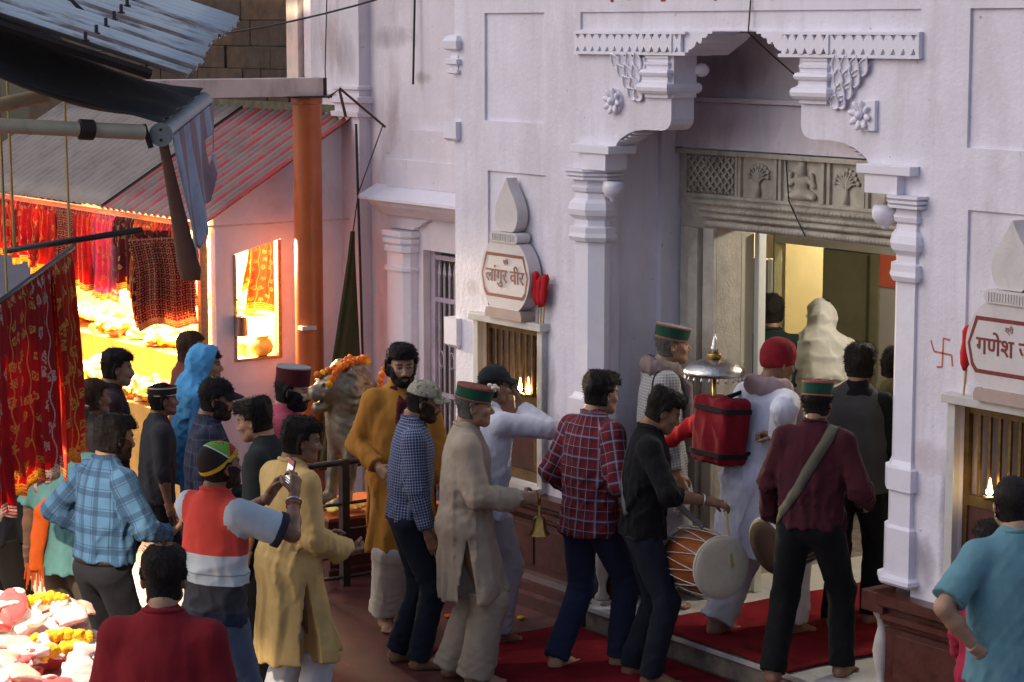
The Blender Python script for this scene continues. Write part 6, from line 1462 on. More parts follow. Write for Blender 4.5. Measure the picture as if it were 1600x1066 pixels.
ballcap(q, K('dark_cap_cloth', (.022, .024, .028))); ribbon(q, [q.T(-.13, .1, 1.43), q.T(-.15, -.02, 1.46), q.T(-.09, -.14, 1.36), q.T(.06, -.15, 1.12), q.T(.17, -.05, .98)], .045, K('grey_strap', (.05, .055, .06)), 'sling_strap')
q = person('bearded man in mustard long shirt and white dhoti with maroon shawl', (-2.25, -.92), -72, 1.76, 'm', 1, wr=(.18, .16, 1.02), wl=(-.26, .06, .86), hr=dict(palm=(-.6, -.7, 0)), top=dict(mat=K('mustard_khadi', (.42, .19, .035)), hem=.50, flare=.02, loose=.022, fold=.017, sleeve=1.95), bottom=dict(mat=OFFW, loose=.03, hem=.10, knee=.07, ankle=.07), hair=dict(top=.032, side=.014, line=.058), face=dict(beard=1, moustache=1, length=.006, nose=1.1), head=(-4, 4, 0), seed=23)
wrap_neck(q, K('maroon_shawl', (.07, .014, .016)), .016, ((.05, .14, -.20), (-.04, .14, -.24)), 'shawl', 24, widen=.85)
BRASSG2 = K('tilak_red', (.45, .06, .03)); m = MB(); m.ball((0, .0945, .045), (.004, .003, .007), 8, 5); hobj(q, 'forehead_mark', (np.array(m.V), m.F), BRASSG2)
q = person('bearded man in pink long shirt with tall maroon cap and shoulder bag', (-2.19, -1.72), -12, 1.69, 'l', 2, wr=(.20, .16, .98), top=dict(mat=K('pink_cotton', (.52, .10, .15)), hem=.52, loose=.02, flare=.01), bottom=dict(mat=K('pale_blue_cotton', (.36, .42, .52)), loose=.022, hem=.07), hair=dict(side=.012, top=.012, nape=-.085), face=dict(beard=1, moustache=1, length=.007, nose=1.4), head=(4, 9, 0), seed=29)
topi(q, MARB, MARB, GREYW, (4, 0), .10, .98, plain=True)
BAGG = K('olive_bag_canvas', (.045, .055, .04)); ribbon(q, [q.T(-.06, .14, 1.25), q.T(-.10, .09, 1.42), q.T(-.10, -.05, 1.46), q.T(-.02, -.14, 1.34), q.T(.14, -.13, 1.12)], .028, BAGG, 'bag_strap')
f = Field((-.1, -.42, .72), (.42, .1, 1.12), .011); f.cone((.24, -.12, .92), (.18, -.2, .92), .10, .10, k=0, right=(0, 0, 1), kx=1.25); w_ = Folds(9, 40, (1, 1, 1), 4); f.func(lambda P: w_(P) * .015); V, F = f.mesh(); sobj('shoulder_bag', (V, F), BAGG, q.root, q.sc)

q = person('dark haired man in cream yellow long shirt seen from behind', (-.74, -2.49), 34, 1.68, 'd', 4, wr=(.16, .26, 1.0), hr=dict(curl=.5, dir=(-.3, .9, -.2), palm=(-.6, 0, .7)), wl=(-.14, .28, 1.02), feet=((-.11, -.05), (.11, .06)), top=dict(mat=K('cream_yellow_cotton', (.62, .43, .17)), hem=.44, flare=.05, loose=.028, fold=.02, collar=True, cuff=.045), bottom=dict(mat=WHITE, loose=.025, hem=.06), hair=dict(top=.03, side=.016, messy=1.2), head=(-18, 8, 0), seed=31)
RBC = [(.0, (.02, .026, .05)), (.20, (.045, .047, .055)), (.335, (.52, .62, .66)), (.382, (.26, .34, .37)), (.390, (.55, .65, .69)), (.485, (.64, .075, .055))]
q = person('man in red white and navy striped polo and printed cap filming with a phone', (-.27, -3.21), 52, 1.69, 'd', 2, wr=(.20, .36, 1.42), pr=(.85, -.15, -.75), wl=(-.02, .40, 1.38), pl=(-.7, .1, -.8), hr=dict(curl=.75, thumb=.7, dir=(-.25, .45, .9), palm=(-1, .2, 0)), hl=dict(curl=.7, thumb=.5, dir=(.3, .5, .8), palm=(1, .1, 0)), top=dict(mat=K('striped_polo', (.5, .05, .05), 'bands', RBC, (.46, .58, .66)), hem=.84, loose=.018, sleeve=.82, collar=True, collarmat=K('coral_knit', (.60, .07, .055)), cuffmat=K('navy_knit', (.03, .03, .05)), arm=.058), bottom=dict(mat=K('blue_jeans', (.09, .12, .19))), hair=dict(side=.006, top=.008), face=dict(beard=1, moustache=1, length=.003), head=(-14, -2, 0), seed=37)
for arm_ in q.top.children: pass
V, F = shell(q.f0, lambda P: .010 + .014 * np.clip(-P[:, 1] / .1, 0, 1), lambda P: P[:, 2] - (.052 + .55 * P[:, 1] * (P[:, 1] < .05) + .0275 * (P[:, 1] >= .05)) + .03, 8, .003, 50)
PRINT, nt, b = nmat('printed_cap_cloth'); oc = N(nt, 'Attribute'); oc.attribute_name = 'cu'; sp = N(nt, 'SeparateXYZ'); nt.links.new(oc.outputs['Vector'], sp.inputs[0]); x, y, z = sp.outputs
sk = mth(nt, 'ADD', mth(nt, 'MULTIPLY', z, .8), mth(nt, 'MULTIPLY', y, .6)); c = mixc(nt, mth(nt, 'GREATER_THAN', sk, .045), (.012, .012, .012), (.14, .42, .05)); c = mixc(nt, mth(nt, 'GREATER_THAN', mth(nt, 'ADD', y, mth(nt, 'MULTIPLY', x, .5)), .05), c, (.50, .03, .025))
c = mixc(nt, mth(nt, 'LESS_THAN', mth(nt, 'ABSOLUTE', mth(nt, 'SUBTRACT', sk, .043)), .004), c, (.7, .7, .62)); band = mth(nt, 'LESS_THAN', mth(nt, 'SUBTRACT', z, mth(nt, 'MULTIPLY', y, .55)), .052)
ring_ = mth(nt, 'LESS_THAN', mth(nt, 'ABSOLUTE', mth(nt, 'SUBTRACT', mth(nt, 'SQRT', mth(nt, 'ADD', mth(nt, 'POWER', mth(nt, 'SUBTRACT', x, .01), 2), mth(nt, 'POWER', mth(nt, 'ADD', y, .02), 2))), .022)), .006); c = mixc(nt, mth(nt, 'MULTIPLY', ring_, mth(nt, 'GREATER_THAN', z, .10)), c, (.55, .08, .03)); c = mixc(nt, band, c, (.62, .45, .02)); nt.links.new(c, b.inputs['Base Color']); b.inputs['Roughness'].default_value = .85
hobj(q, 'printed_cap', (V, F), PRINT, cu=V)
hp = (q.handr[0] + q.handl[0]) / 2 + np.array([.0, .02, .03]); pw_ = at_person(q, hp); ph = empty('mobile_phone', tuple(pw_), 0, 'phone with lit screen held up by the man in the striped polo', 'phone'); ph.rotation_euler = (R(-8), R(10), R(VIEW + 52 - 90) + R(-24))
SCR, nt, b = nmat('phone_screen'); oc = ocoord(nt); sp = N(nt, 'SeparateXYZ'); nt.links.new(oc, sp.inputs[0]); zz = sp.outputs[2]; xx = sp.outputs[0]
c = mixc(nt, mth(nt, 'LESS_THAN', mth(nt, 'ADD', mth(nt, 'POWER', mth(nt, 'MULTIPLY', xx, 40), 2), mth(nt, 'POWER', mth(nt, 'MULTIPLY', mth(nt, 'SUBTRACT', zz, .002), 45), 2)), 1.0), (.75, .78, .80), (.42, .38, .26)); c = mixc(nt, mth(nt, 'GREATER_THAN', zz, .045), c, (.30, .08, .08)); tx = mth(nt, 'MULTIPLY', mth(nt, 'LESS_THAN', zz, -.028), mth(nt, 'LESS_THAN', mth(nt, 'FRACT', mth(nt, 'MULTIPLY', zz, 90)), .5)); c = mixc(nt, tx, c, (.04, .04, .05))
nt.links.new(c, b.inputs['Base Color']); nt.links.new(c, b.inputs['Emission Color']); b.inputs['Emission Strength'].default_value = .8; b.inputs['Roughness'].default_value = .15
PHB = worn('black_phone_glass', (.008, .008, .009), .1, .15)
MB().box(-.037, .037, -.0042, .0042, -.078, .078, .003).build('phone_body', PHB, ph); MB().box(-.034, .034, -.0052, -.0044, -.072, .072).build('screen', SCR, ph)
w_ = q.wr; dd = nv(q.er - q.wr); bB = MB(); u_ = nv(np.cross(dd, (0, 0, 1))); v_ = np.cross(dd, u_); bB.tube([tuple((w_ + dd * .035 + (u_ * math.cos(a) + v_ * math.sin(a)) * .036) * q.sc) for a in np.linspace(0, 6.2832, 25)], .0055, 8, False); bB.build('steel_bangle', STEEL, q.root, True)
bB = MB(); bB.tube([tuple((w_ + dd * .065 + (u_ * math.cos(a) + v_ * math.sin(a)) * .035) * q.sc) for a in np.linspace(0, 6.2832, 25)], .003, 6, False); bB.build('red_wrist_thread', BRASSG2, q.root, True)

q = person('man in dark red polo with short fade haircut seen from behind', (1.83, -4.56), 84, 1.74, 'm', 1, fat=1.08, top=dict(mat=K('dark_red_pique', (.20, .012, .018)), hem=.86, loose=.02, sleeve=.85, collar=True, fold=.012, res=.009), bottom=dict(mat=DENIM), hair=dict(top=.024, side=.0035, quiff=.008, nape=-.085, strands=900, slen=.026, comb=(.2, .3, .7), messy=1.3), head=(6, 6, 0), seed=41, hres=.005)
q = person('man in blue plaid shirt and dark trousers looking down at a black phone', (-1.33, -3.27), 46, 1.69, 'm', 4, wr=(.16, .32, 1.06), pr=(.7, -.7, -.35), hr=dict(curl=.6, dir=(-.5, .8, .1), palm=(-.3, .1, .9)), wl=(-.20, .10, 1.04), pl=(-.8, -.7, -.1), hl=dict(palm=(.6, .6, 0)), feet=((-.1, 0), (.1, .03)), top=dict(mat=K('blue_plaid', (.075, .165, .29), 'plaid', (.018, .035, .08), (.012, .025, .06), per=.10, wid=.30), hem=.955, loose=.02, collar=True, fold=.022, sleeve=1.9), bottom=dict(mat=CHAR), hair=dict(top=.034, side=.018, messy=1.2, nape=-.085), face=dict(beard=1, moustache=1, length=.003), head=(-14, 10, 0), seed=43)
pw_ = at_person(q, q.handr[0] + np.array([-.02, .0, .03])); ph = empty('mobile_phone', tuple(pw_), 0, 'black phone held low by the man in the blue plaid shirt', 'phone'); ph.rotation_euler = (R(50), R(80), R(VIEW + 46 - 90)); MB().box(-.037, .037, -.0042, .0042, -.078, .078, .003).build('phone_body', PHB, ph); MB().box(-.034, .034, -.0052, -.0044, -.072, .072).build('screen', PHB, ph)
ribbon(q, [q.T(.17 * math.sin(a), .13 * math.cos(a), .955) for a in np.linspace(0, 6.2832, 25)], .03, K('dark_brown_belt', (.03, .015, .01), rough=.5), 'belt', .006, field=q.fb, n=48)
m = MB(); m.tube([tuple(p) for p in [(.082, -.01, .008), (.08, .06, .008), (.05, .098, .004), (.012, .112, .0), (-.012, .112, .0), (-.05, .098, .004), (-.08, .06, .008)]], .0022, 6); hobj(q, 'spectacles', (np.array(m.V), m.F), BRASS)
q = person('man in teal T-shirt and green cap with an orange fringed scarf', (-1.97, -3.23), 62, 1.65, 'd', 2, wl=(-.30, .0, .84), top=dict(mat=K('teal_jersey', (.13, .29, .28)), hem=.78, loose=.026, sleeve=.9, flare=.02), bottom=dict(mat=K('khaki_cotton', (.16, .12, .08)), loose=.02), hair=dict(side=.007), hairm=HAIRG, head=(0, 6, 0), seed=47)
topi(q, GREENB, PINKT, GREYW, (0, 0), .07)
ORS = K('saffron_scarf', (.62, .10, .012)); wrap_neck(q, ORS, .04, ((-.09, -.19, -.66), (.03, .14, -.35)), 'orange_scarf', 48, back=True)
e_ = q.ft.snap([q.T(-.09, -.19, .82)], .02)[0]
for k in range(12):
    m = MB(); x_ = -.06 + .12 * k / 11; m.tube([tuple((e_ + np.array([x_, -.01, .02])) * q.sc), tuple((e_ + np.array([x_ * 1.15, -.02, -.07 - .03 * ((k * 5) % 3)])) * q.sc)], .004, 5); m.build('fringe', ORS, q.root)
q = person('short haired man behind the green cap near the hung scarves', (-2.83, -2.70), 40, 1.64, 'd', 2, top=dict(mat=K('dull_brown_shirt', (.07, .05, .045))), bottom=dict(mat=CHAR), hair=dict(side=.008, top=.012), hairm=HAIRB, seed=53)
q = person('man with moustache in dark shirt facing the bright stall', (-3.76, -2.11), 14, 1.66, 'm', 2, top=dict(mat=K('dark_plum_shirt', (.045, .025, .03)), collar=True), bottom=dict(mat=CHAR), hair=dict(top=.026, side=.012), face=dict(moustache=1, nose=1.3), head=(0, 6, 0), seed=59)
q = person('woman with sky blue veil drawn over her head', (-3.56, -1.58), 6, 1.66, 'm', 2, top=dict(mat=K('blue_suit_cloth', (.08, .25, .5)), hem=.5), bottom=dict(mat=NAVY), hair=dict(side=.012, top=.014, line=.05), head=(-6, 2, 0), seed=61)
hood(q, K('sky_blue_veil', (.10, .36, .66)), .62, 62)
q = person('brown haired person standing behind the sky blue veil', (-4.67, -1.12), 20, 1.60, 'm', 2, top=dict(mat=K('rust_cloth', (.16, .05, .03))), bottom=dict(mat=CHAR), hair=dict(side=.018, top=.02, nape=-.11), hairm=HAIRB, seed=67)
q = person('person in grey jacket and dark brown cap before the stall counter', (-3.38, -1.98), 20, 1.48, 'd', 3, top=dict(mat=K('grey_jacket', (.04, .04, .044)), sleeve=1.3), bottom=dict(mat=CHAR), hair=dict(side=.012, top=.012), seed=71)
topi(q, K('dark_brown_felt', (.04, .025, .02)), K('white_piping', (.5, .48, .45)), K('dark_brown_felt', (.04, .025, .02)), (0, 0), .05)
q = person('man in black cap and navy plaid shirt facing the gateway', (-2.18, -2.23), 8, 1.68, 'd', 3, top=dict(mat=K('navy_plaid', (.035, .042, .075), 'plaid', (.015, .018, .035), (.12, .13, .18), per=.08, wid=.4), collar=True, loose=.018), bottom=dict(mat=BLACKC), hair=dict(side=.006), face=dict(beard=1, moustache=1, length=.003), head=(-4, 8, 0), seed=73)
ballcap(q, K('black_cap_cloth', (.014, .014, .016)))
q = person('young man in black T-shirt turned away from the gateway', (-1.55, -2.33), 165, 1.66, 'm', 2, top=dict(mat=K('black_jersey', (.020, .024, .026)), sleeve=.85, loose=.016), bottom=dict(mat=BLACKC), hair=dict(top=.036, side=.014, messy=1.3), head=(0, 14, 0), seed=79)
q = person('person in dark clothes half hidden behind the hung scarves', (-2.52, -3.44), 60, 1.68, 'd', 2, top=dict(mat=CHAR), bottom=dict(mat=K('dark_brown_trousers', (.03, .025, .022))), hair=dict(side=.01), seed=83)
# ------------------------------------------------------------------ at and inside the doorway
q = person('man in red plaid shirt and navy trousers stepping toward the door', (-.88, -.42), 42, 1.75, 'l', 4, feet=((-.1, -.14), (.1, .16)), wr=(.2, .22, 1.05), wl=(-.22, .15, .95), top=dict(mat=K('red_plaid', (.17, .016, .022), 'plaid', (.045, .018, .035), (.42, .42, .48), c4=(.22, .28, .40), per=.06, wid=.45), hem=.80, collar=True, loose=.02, fold=.018), bottom=dict(mat=K('navy_chino', (.022, .028, .06)), loose=.014), hair=dict(top=.03, side=.012), head=(-10, 8, 0), seed=89)
q = person('drummer in black shirt and dark jeans looking down at his barrel drum', (-.42, -.33), 2, 1.69, 'd', 4, feet=((-.12, -.03), (.1, .06)), wr=(.22, .36, 1.10), pr=(.7, -.6, -.5), hr=dict(curl=.75, thumb=.7, dir=(-.2, .95, -.25), palm=(-.3, .1, -.9)), wl=(-.26, .04, .85), top=dict(mat=K('black_shirt', (.007, .007, .009)), hem=.86, collar=True, loose=.018, sleeve=1.35, fold=.02), bottom=dict(mat=K('washed_dark_denim', (.016, .020, .030)), fold=.018), hair=dict(top=.034, side=.008, quiff=.008), head=(2, 26, 0), seed=97)
STRAP = K('grey_green_webbing', (.13, .125, .115)); qd = q
DRUMW = worn('orange_drum_wood', (.24, .07, .02), .3, .3, scale=9, stretch=(.4, 3, 3), dirt=(.1, .03, .01), dirt_amt=.5); SKINW = worn('drum_skin', (.52, .46, .35), .1, .6, scale=9, dirt=(.34, .28, .2), dirt_amt=.45, dscale=10, bmp=.1); ROPE = worn('white_rope', (.48, .46, .42), .15, .8)
def drum(c, axis, r, L, wood, lab, skinm=SKINW):
    """barrel drum: c centre of the struck head, axis points out of that head"""
    t = wroot('barrel_drum', tuple(c), lab, 'drum', 'barrel drums carried by the drummers'); ax = Vector(axis).normalized(); M = Matrix.Translation(c) @ ax.to_track_quat('Z', 'Y').to_matrix().to_4x4()
    MB().lathe([(r * .95, -L), (r * 1.04, -L * .8), (r * 1.1, -L * .5), (r * 1.04, -L * .2), (r * .95, -.01)], (0, 0), 32).xf(M).build('shell', wood, t, True, angle=40)
    for z0 in (0, -L):
        s_ = 1 if z0 == 0 else -1; MB().lathe([(r * 1.0, z0 - s_ * .03), (r * 1.025, z0 - s_ * .02), (r * 1.02, z0), (r * .97, z0 + s_ * .006), (r * .6, z0 + s_ * .004), (.001, z0 + s_ * .004)], (0, 0), 32).xf(M).build('drum_head', skinm, t, True, angle=50)
        b = MB(); b.tube([(r * 1.035 * math.cos(a), r * 1.035 * math.sin(a), z0 - s_ * .012) for a in np.linspace(0, 6.2832, 41)], .009, 7, False); b.xf(M).build('hoop', ROPE, t, True)
    for k in range(12):
        a0, a1 = 2 * math.pi * k / 12, 2 * math.pi * (k + .5) / 12; a2 = 2 * math.pi * (k + 1) / 12
        for p_, q_ in ((a0, a1), (a2, a1)):
            b = MB(); b.tube([(r * (1.05 + .075 * math.sin(math.pi * s_)) * math.cos(p_ + (q_ - p_) * s_), r * (1.05 + .075 * math.sin(math.pi * s_)) * math.sin(p_ + (q_ - p_) * s_), -.012 - (L - .024) * s_) for s_ in np.linspace(0, 1, 7)], .0032, 5); b.xf(M).build('rope', ROPE, t, True)
    return t, M
dc = Vector((.02, -.26, .735)); drum(dc, (.985, -.16, .05), .166, .42, DRUMW, 'orange wood barrel drum with pale skin carried by the drummer in black')
MB_ = wroot('drum_stick', tuple(dc), 'thin cane drum stick resting on the pale drum skin', 'drum stick'); hb = at_person(q, q.handr[0]); MB().tube([tuple(hb + Vector((0, 0, .02))), tuple(dc + Vector((.03, .05, .0)))], [.007, .006], 8).build('stick', STICK, MB_, True)
ribbon(q, [q.T(.06, .16, 1.1), q.T(-.06, .13, 1.30), q.T(-.115, .02, 1.455), q.T(-.10, -.12, 1.36), q.T(.0, -.15, 1.15), q.T(.12, -.12, .99)], .05, STRAP, 'drum_strap')
a_ = q.ft.snap([q.T(.06, .16, 1.1)], .008)[0]; p0 = at_person(q, a_); MB().tube([tuple(p0), tuple(p0.lerp(dc + Vector((-.2, .03, .18)), .5)), tuple(dc + Vector((-.2, .03, .19)))], .02, 8).build('drum_strap', STRAP, q.root).matrix_parent_inverse = q.root.matrix_basis.inverted()
w_ = q.wr; dd = nv(q.er - q.wr); u_ = nv(np.cross(dd, (0, 0, 1))); v_ = np.cross(dd, u_); bB = MB(); bB.tube([tuple((w_ + dd * .04 + (u_ * math.cos(a) + v_ * math.sin(a)) * .034) * q.sc) for a in np.linspace(0, 6.2832, 25)], .005, 8, False); bB.build('steel_bangle', STEEL, q.root, True)
q = person('old man in green cap with shawl and pale waistcoat by the marble jamb', (-1.30, .44), 12, 1.74, 'm', 2, ground=.15, top=dict(mat=K('grey_fine_check', (.20, .20, .21), 'check', (.34, .34, .35), (.42, .42, .42), .018, .35), hem=.62, loose=.022, sleeve=1.9), bottom=dict(mat=GREYW), hair=dict(side=.005, top=.006), hairm=HAIRG, face=dict(nose=1.8), head=(-4, 2, 0), seed=101, neckf=.02)
topi(q, GREENB, PINKT, GREYW, (-10, 0), .07); wrap_neck(q, K('brown_grey_shawl', (.20, .155, .15)), .042, ((.09, .13, -.30), (-.08, .13, -.42)), 'shawl', 102, widen=1.08)
ribbon(q, [q.T(.10, .14, 1.2), q.T(.12, .05, 1.42), q.T(.13, -.06, 1.42), q.T(.13, -.16, 1.2)], .012, CHAR, 'spectacle_cord')
q = person('man in white long shirt and red knit cap carrying a red box on his back', (-.45, .55), 34, 1.76, 'd', 10, ground=.15, feet=((-.12, -.17), (.12, .18)), fyaw=(10, -10), wr=(.24, -.02, 1.18), pr=(.6, -.6, -.4), hr=dict(curl=.9, dir=(-.6, -.5, .2), palm=(0, -.3, -.9)), wl=(-.18, .2, 1.1), top=dict(mat=K('bluish_white_kurta', (.58, .60, .72)), hem=.52, flare=.09, loose=.03, fold=.02, cuff=.05, slit=False), bottom=dict(mat=K('bluish_white_pyjama', (.55, .56, .62)), loose=.025, hem=.08, knee=.07, ankle=.075, fold=.02), hair=None, head=(-6, 10, 0), seed=103)
V, F = shell(q.f0, lambda P: .016 + .02 * np.clip((P[:, 2] - .03) / .1, 0, 1), lambda P: P[:, 2] + .012 - .25 * P[:, 1], 11, .004, 90); hobj(q, 'knit_cap', (V, F), K('red_knit', (.20, .012, .02), bscale=200))
wrap_neck(q, K('pink_grey_shawl', (.34, .25, .26)), .045, ((.12, .10, -.22), (-.14, -.12, -.18)), 'shawl', 104, widen=1.15)
RB = K('red_box_cloth', (.20, .006, .016)); BL = K('black_webbing', (.014, .014, .016)); bx = empty('red_box_bag', tuple(at_person(q, q.T(-.05, -.27, 1.19))), q.root.rotation_euler.z, 'red cloth box bag with black straps on the back of the man in white', 'bag'); bx.rotation_euler.x = R(-6); bx.scale = (.90, .95, .90)
f = Field((-.24, -.19, -.28), (.24, .19, .28), .011)
for s_ in (-1, 1):
    for t_ in (-1, 1): f.cone((s_ * .145, t_ * .075, -.18), (s_ * .14, t_ * .07, .17), .035, .035, k=.0)
f.cone((0, 0, -.19), (0, 0, .18), .10, .095, k=.05, right=(1, 0, 0), kx=1.6)
sl = (slice(None),) * 3; X = f.ax[0][:, None, None]; Y = f.ax[1][None, :, None]; Z = f.ax[2][None, None, :]; qx, qy, qz = np.maximum(np.abs(X) - .135, 0), np.maximum(np.abs(Y) - .065, 0), np.maximum(np.abs(Z) - .175, 0); bxd = np.sqrt(qx ** 2 + qy ** 2 + qz ** 2) - .04; f.D = (bxd + 0 * f.D).astype(np.float32); w_ = Folds(12, 48, (1, 1, .6), 3); f.func(lambda P: -w_(P) * .016); V, F = f.mesh(); sobj('box_body', (V, F), RB, bx)
for z in (.14, -.15):
    rp = [(sx * .137 + .046 * math.cos(a), sy * .067 + .046 * math.sin(a)) for sx, sy, a0 in ((1, 1, 0), (-1, 1, 1.5708), (-1, -1, 3.1416), (1, -1, 4.7124)) for a in np.linspace(a0, a0 + 1.5708, 6)]
    MB().prism(rp, 'z', z - .016, z + .016).build('black_strap', BL, bx)
MB().tube([(-.1, .11, .2), (-.1, .22, .24), (-.1, .30, .1)], .018, 8).build('shoulder_strap', BL, bx, True); MB().tube([(.1, .11, -.16), (.16, .2, -.1), (.2, .27, .0)], .016, 8).build('shoulder_strap', BL, bx, True)
rings = []
for k in range(16):
    s_ = k / 15; rings.append([(-.17 - .30 * s_ + .01 * math.sin(a * 3 + k), -.02 + .05 * math.cos(a) * (1 + .2 * math.sin(k)), .02 - .16 * s_ ** 1.5 + (.075 - .02 * s_) * math.sin(a) * (1 + .12 * math.sin(k * 1.7 + a))) for a in np.linspace(0, 6.2832, 15)[:-1]])
MB().rings(rings).build('red_drape', K('bright_red_cloth', (.42, .015, .02)), bx, True)
SILV = worn('beaten_silver', (.62, .60, .58), .15, .3, 1.0, scale=30, dirt=(.2, .17, .14), dirt_amt=.5, dscale=14, bmp=.5, bscale=70)
um_ = empty('silver_canopy', tuple(at_person(q, q.T(-.08, -.33, 1.385))), 0, 'domed silver ceremonial canopy with spire standing on the red box', 'canopy')
MB().tube([(0, 0, -.16), (0, 0, .13)], .011, 10).build('pole', BRASS, um_, True); um_.scale = (1.12, 1.12, 1)
MB().lathe([(.150, .115), (.158, .12), (.160, .14), (.150, .155), (.125, .18), (.085, .197), (.045, .207), (.02, .212), (.001, .214)], (0, 0), 32).build('dome', SILV, um_, True); MB().lathe([(.028, .211), (.042, .218), (.030, .226), (.040, .234), (.026, .243), (.010, .245)], (0, 0), 18).build('gold_collar', BRASS, um_, True)
MB().lathe([(.022, .246), (.020, .27), (.012, .31), (.002, .36)], (0, 0), 14).build('spire', SILV, um_, True)
for k in range(22):
    a = 2 * math.pi * k / 22; m = MB(); m.lathe([(.002, .12), (.006, .108), (.009, .095), (.006, .088), (.001, .086)], (.152 * math.cos(a), .152 * math.sin(a)), 7); m.build('fringe_drop', SILV, um_, True)
q = person('bearded man in dark green shirt walking into the room', (-2.30, 2.10), 92, 1.72, 'd', 2, ground=.15, top=dict(mat=K('dark_green_shirt', (.010, .022, .020)), collar=True), bottom=dict(mat=BLACKC), hair=dict(top=.032, side=.014), face=dict(beard=1, length=.005), seed=107, head=(14, 4, 0))
q = person('person wrapped in off white shawl over the head inside the room', (-2.10, 2.40), 78, 1.68, 'd', 3, ground=.15, top=dict(mat=K('offwhite_wool', (.46, .42, .36)), hem=.5, loose=.035), bottom=dict(mat=OFFW), hair=dict(side=.01), seed=109, head=(16, 6, 0)); hood(q, K('offwhite_shawl', (.48, .46, .43)), .26, 110)
q = person('drummer in maroon shirt and green cap with wide shoulder strap seen from behind', (.38, .10), 66, 1.66, 'd', 5, ground=.15, feet=((-.18, -.16), (.14, .12)), fyaw=(25, -10), wl=(-.30, .12, .86), pl=(-.8, -.5, 0), hl=dict(curl=.5), wr=(.24, .2, 1.0), top=dict(mat=K('maroon_shirt', (.048, .009, .016)), hem=.90, loose=.022, fold=.022, collar=True), bottom=dict(mat=BLACKC, loose=.016), hair=dict(side=.006, top=.008, nape=-.085), head=(2, 4, 0), seed=113)
topi(q, GREENB, PINKT, MARW, (-4, 0), .07)
ribbon(q, [q.T(.10, .06, 1.43), q.T(.115, -.06, 1.44), q.T(.05, -.15, 1.30), q.T(-.06, -.16, 1.10), q.T(-.19, -.06, .93)], .062, K('olive_webbing', (.095, .088, .07)), 'drum_strap')
dc2 = at_person(q, q.T(-.30, .17, .74)); drum(dc2, (-.05, -.97, -.22), .155, .40, worn('dark_drum_wood', (.018, .016, .018), .2, .3), 'dark barrel drum laced with white rope carried by the drummer in maroon', worn('dark_drum_skin', (.05, .022, .016), .2, .6))
q = person('man in grey waistcoat over black shirt entering the doorway', (-.30, 1.07), 72, 1.69, 'd', 3, ground=.15, feet=((-.1, -.05), (.1, .1)), top=dict(mat=BLACKC, hem=.86, loose=.002, fold=.008), bottom=dict(mat=BLACKC), hair=dict(top=.03, side=.014, nape=-.085), head=(-18, 4, 0), seed=127)
f = Field(q.T(-.32, -.28, .78), q.T(.32, .3, 1.56), .0105)
f.cone(q.waist, q.chest, .138, .145, k=0, right=(1, 0, 0), kx=1.36); f.cone(q.T(0, -.01, 1.36), q.T(0, -.012, 1.45), .115, .075, k=.05, right=(1, 0, 0), kx=1.3); f.cone(q.waist, q.T(0, 0, .84), .136, .146, k=.05, right=(1, 0, 0), kx=1.4, cap=True); f.cone(q.T(0, -.012, 1.42), q.shl * .8 + q.T(0, -.012, 1.42) * .2, .07, .062, k=.04, cap=True); f.cone(q.T(0, -.012, 1.42), q.shr * .8 + q.T(0, -.012, 1.42) * .2, .07, .062, k=.04, cap=True); w_ = Folds(128, 28, (1, 1, .6), 5); f.func(lambda P: w_(P) * .012); V, F = f.mesh(); sobj('waistcoat', (V, F), K('grey_tweed', (.055, .052, .056)), q.root, q.sc)
q = person('person in black jacket with khaki hood by the right jamb', (-.36, 1.42), 84, 1.63, 'd', 3, ground=.15, top=dict(mat=K('black_nylon', (.012, .012, .014), rough=.5)), bottom=dict(mat=BLACKC), hair=dict(top=.026, side=.016), seed=131, head=(-8, 4, 0)); wrap_neck(q, K('khaki_hood', (.16, .14, .07)), .038, ((.06, .12, -.10), (-.06, .12, -.10)), 'hood', 132)
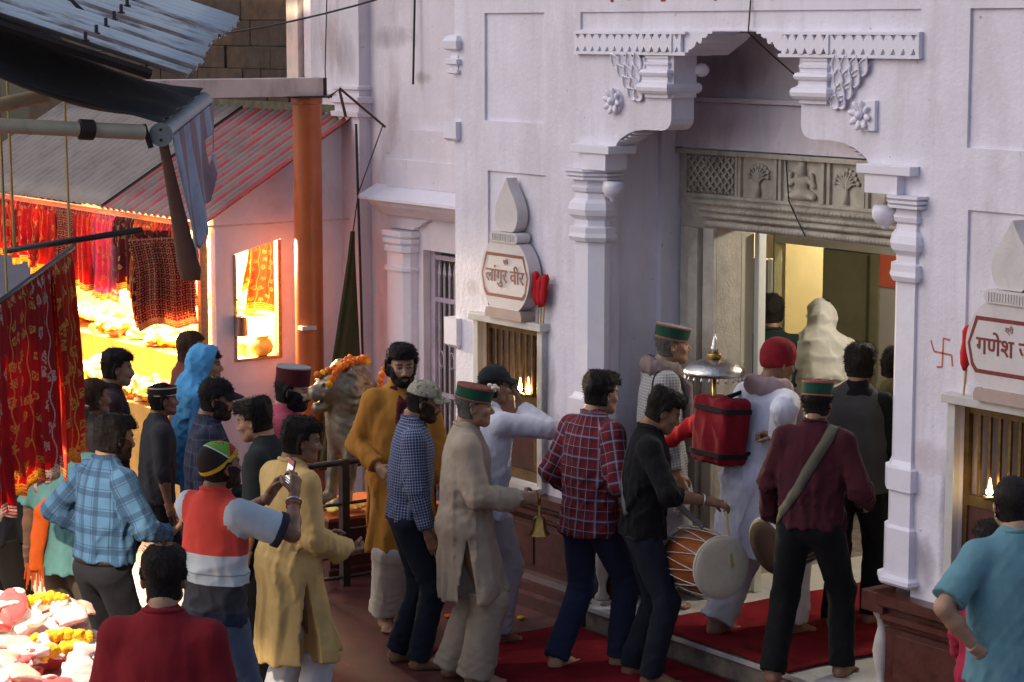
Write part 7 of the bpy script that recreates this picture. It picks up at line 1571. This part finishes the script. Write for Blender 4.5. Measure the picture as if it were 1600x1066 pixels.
# ------------------------------------------------------------------ lower right corner
q = person('balding man in turquoise polo with hand on hip seen from behind', (2.71, -0.88), 104, 1.74, 'l', 1, fat=1.1, wl=(-.20, -.07, 1.0), pl=(-1, -.25, .1), hl=dict(curl=.25, dir=(.75, .1, -.5), palm=(.3, .9, .2), thumb=.1), top=dict(mat=K('turquoise_pique', (.125, .26, .31)), hem=.84, loose=.02, sleeve=.85, collar=True, fold=.014, res=.009), bottom=dict(mat=CHAR), hair=dict(top=.008, side=.007, nape=-.08, strands=600, slen=.014), head=(-6, 2, 0), seed=137, hres=.005)
q = person('dark haired woman in pink standing in front of the turquoise polo', (2.47, -0.75), 95, 1.48, 'm', 3, top=dict(mat=K('magenta_cotton', (.42, .03, .07)), hem=.6), bottom=dict(mat=CHAR), hair=dict(top=.022, side=.02, nape=-.12), seed=139, wl=(-.1, .3, .95), wr=(.1, .3, .95), head=(20, 6, 0))
# loose marigold heads dropped on the carpet and floor
for k, (x, y, z) in enumerate(((-1.16, -.45, .02), (-1.42, -.25, .02), (-2.3, -.55, .012), (-2.0, -.2, .012))):
    o = link(bpy.data.objects.new('marigold', _md[k % 2][k % 3])); o.location = (x, y, z); o.scale = (.9, .9, .5); tag(o, 'loose %s marigold head dropped on the %s' % ('yellow' if k % 2 else 'orange', 'red carpet below the step' if k < 2 else 'bare floor by the plinth'), 'flower', 'marigolds fallen on the floor')

PETM = MARI[0]; r_ = random.Random(5); V = []; F = []
for k in range(130):
    x, y = r_.uniform(-2.9, .2), r_.uniform(-1.9, -.08); s_ = r_.uniform(.005, .012); a = r_.uniform(0, 6.28); z = .016 if x > -1.7 and y > -1.1 else .004; n = len(V)
    V += [(x + s_ * math.cos(a + t) * (1 if j % 2 else .5), y + s_ * math.sin(a + t), z + .003 * (j % 2)) for j, t in enumerate((0, 1.57, 3.14, 4.71))]; F.append((n, n + 1, n + 2, n + 3))
o = mobj('fallen_petals', V, F, PETM); tag(o, 'scattered orange marigold petals on the floor and carpet', 'petals', kind='stuff')
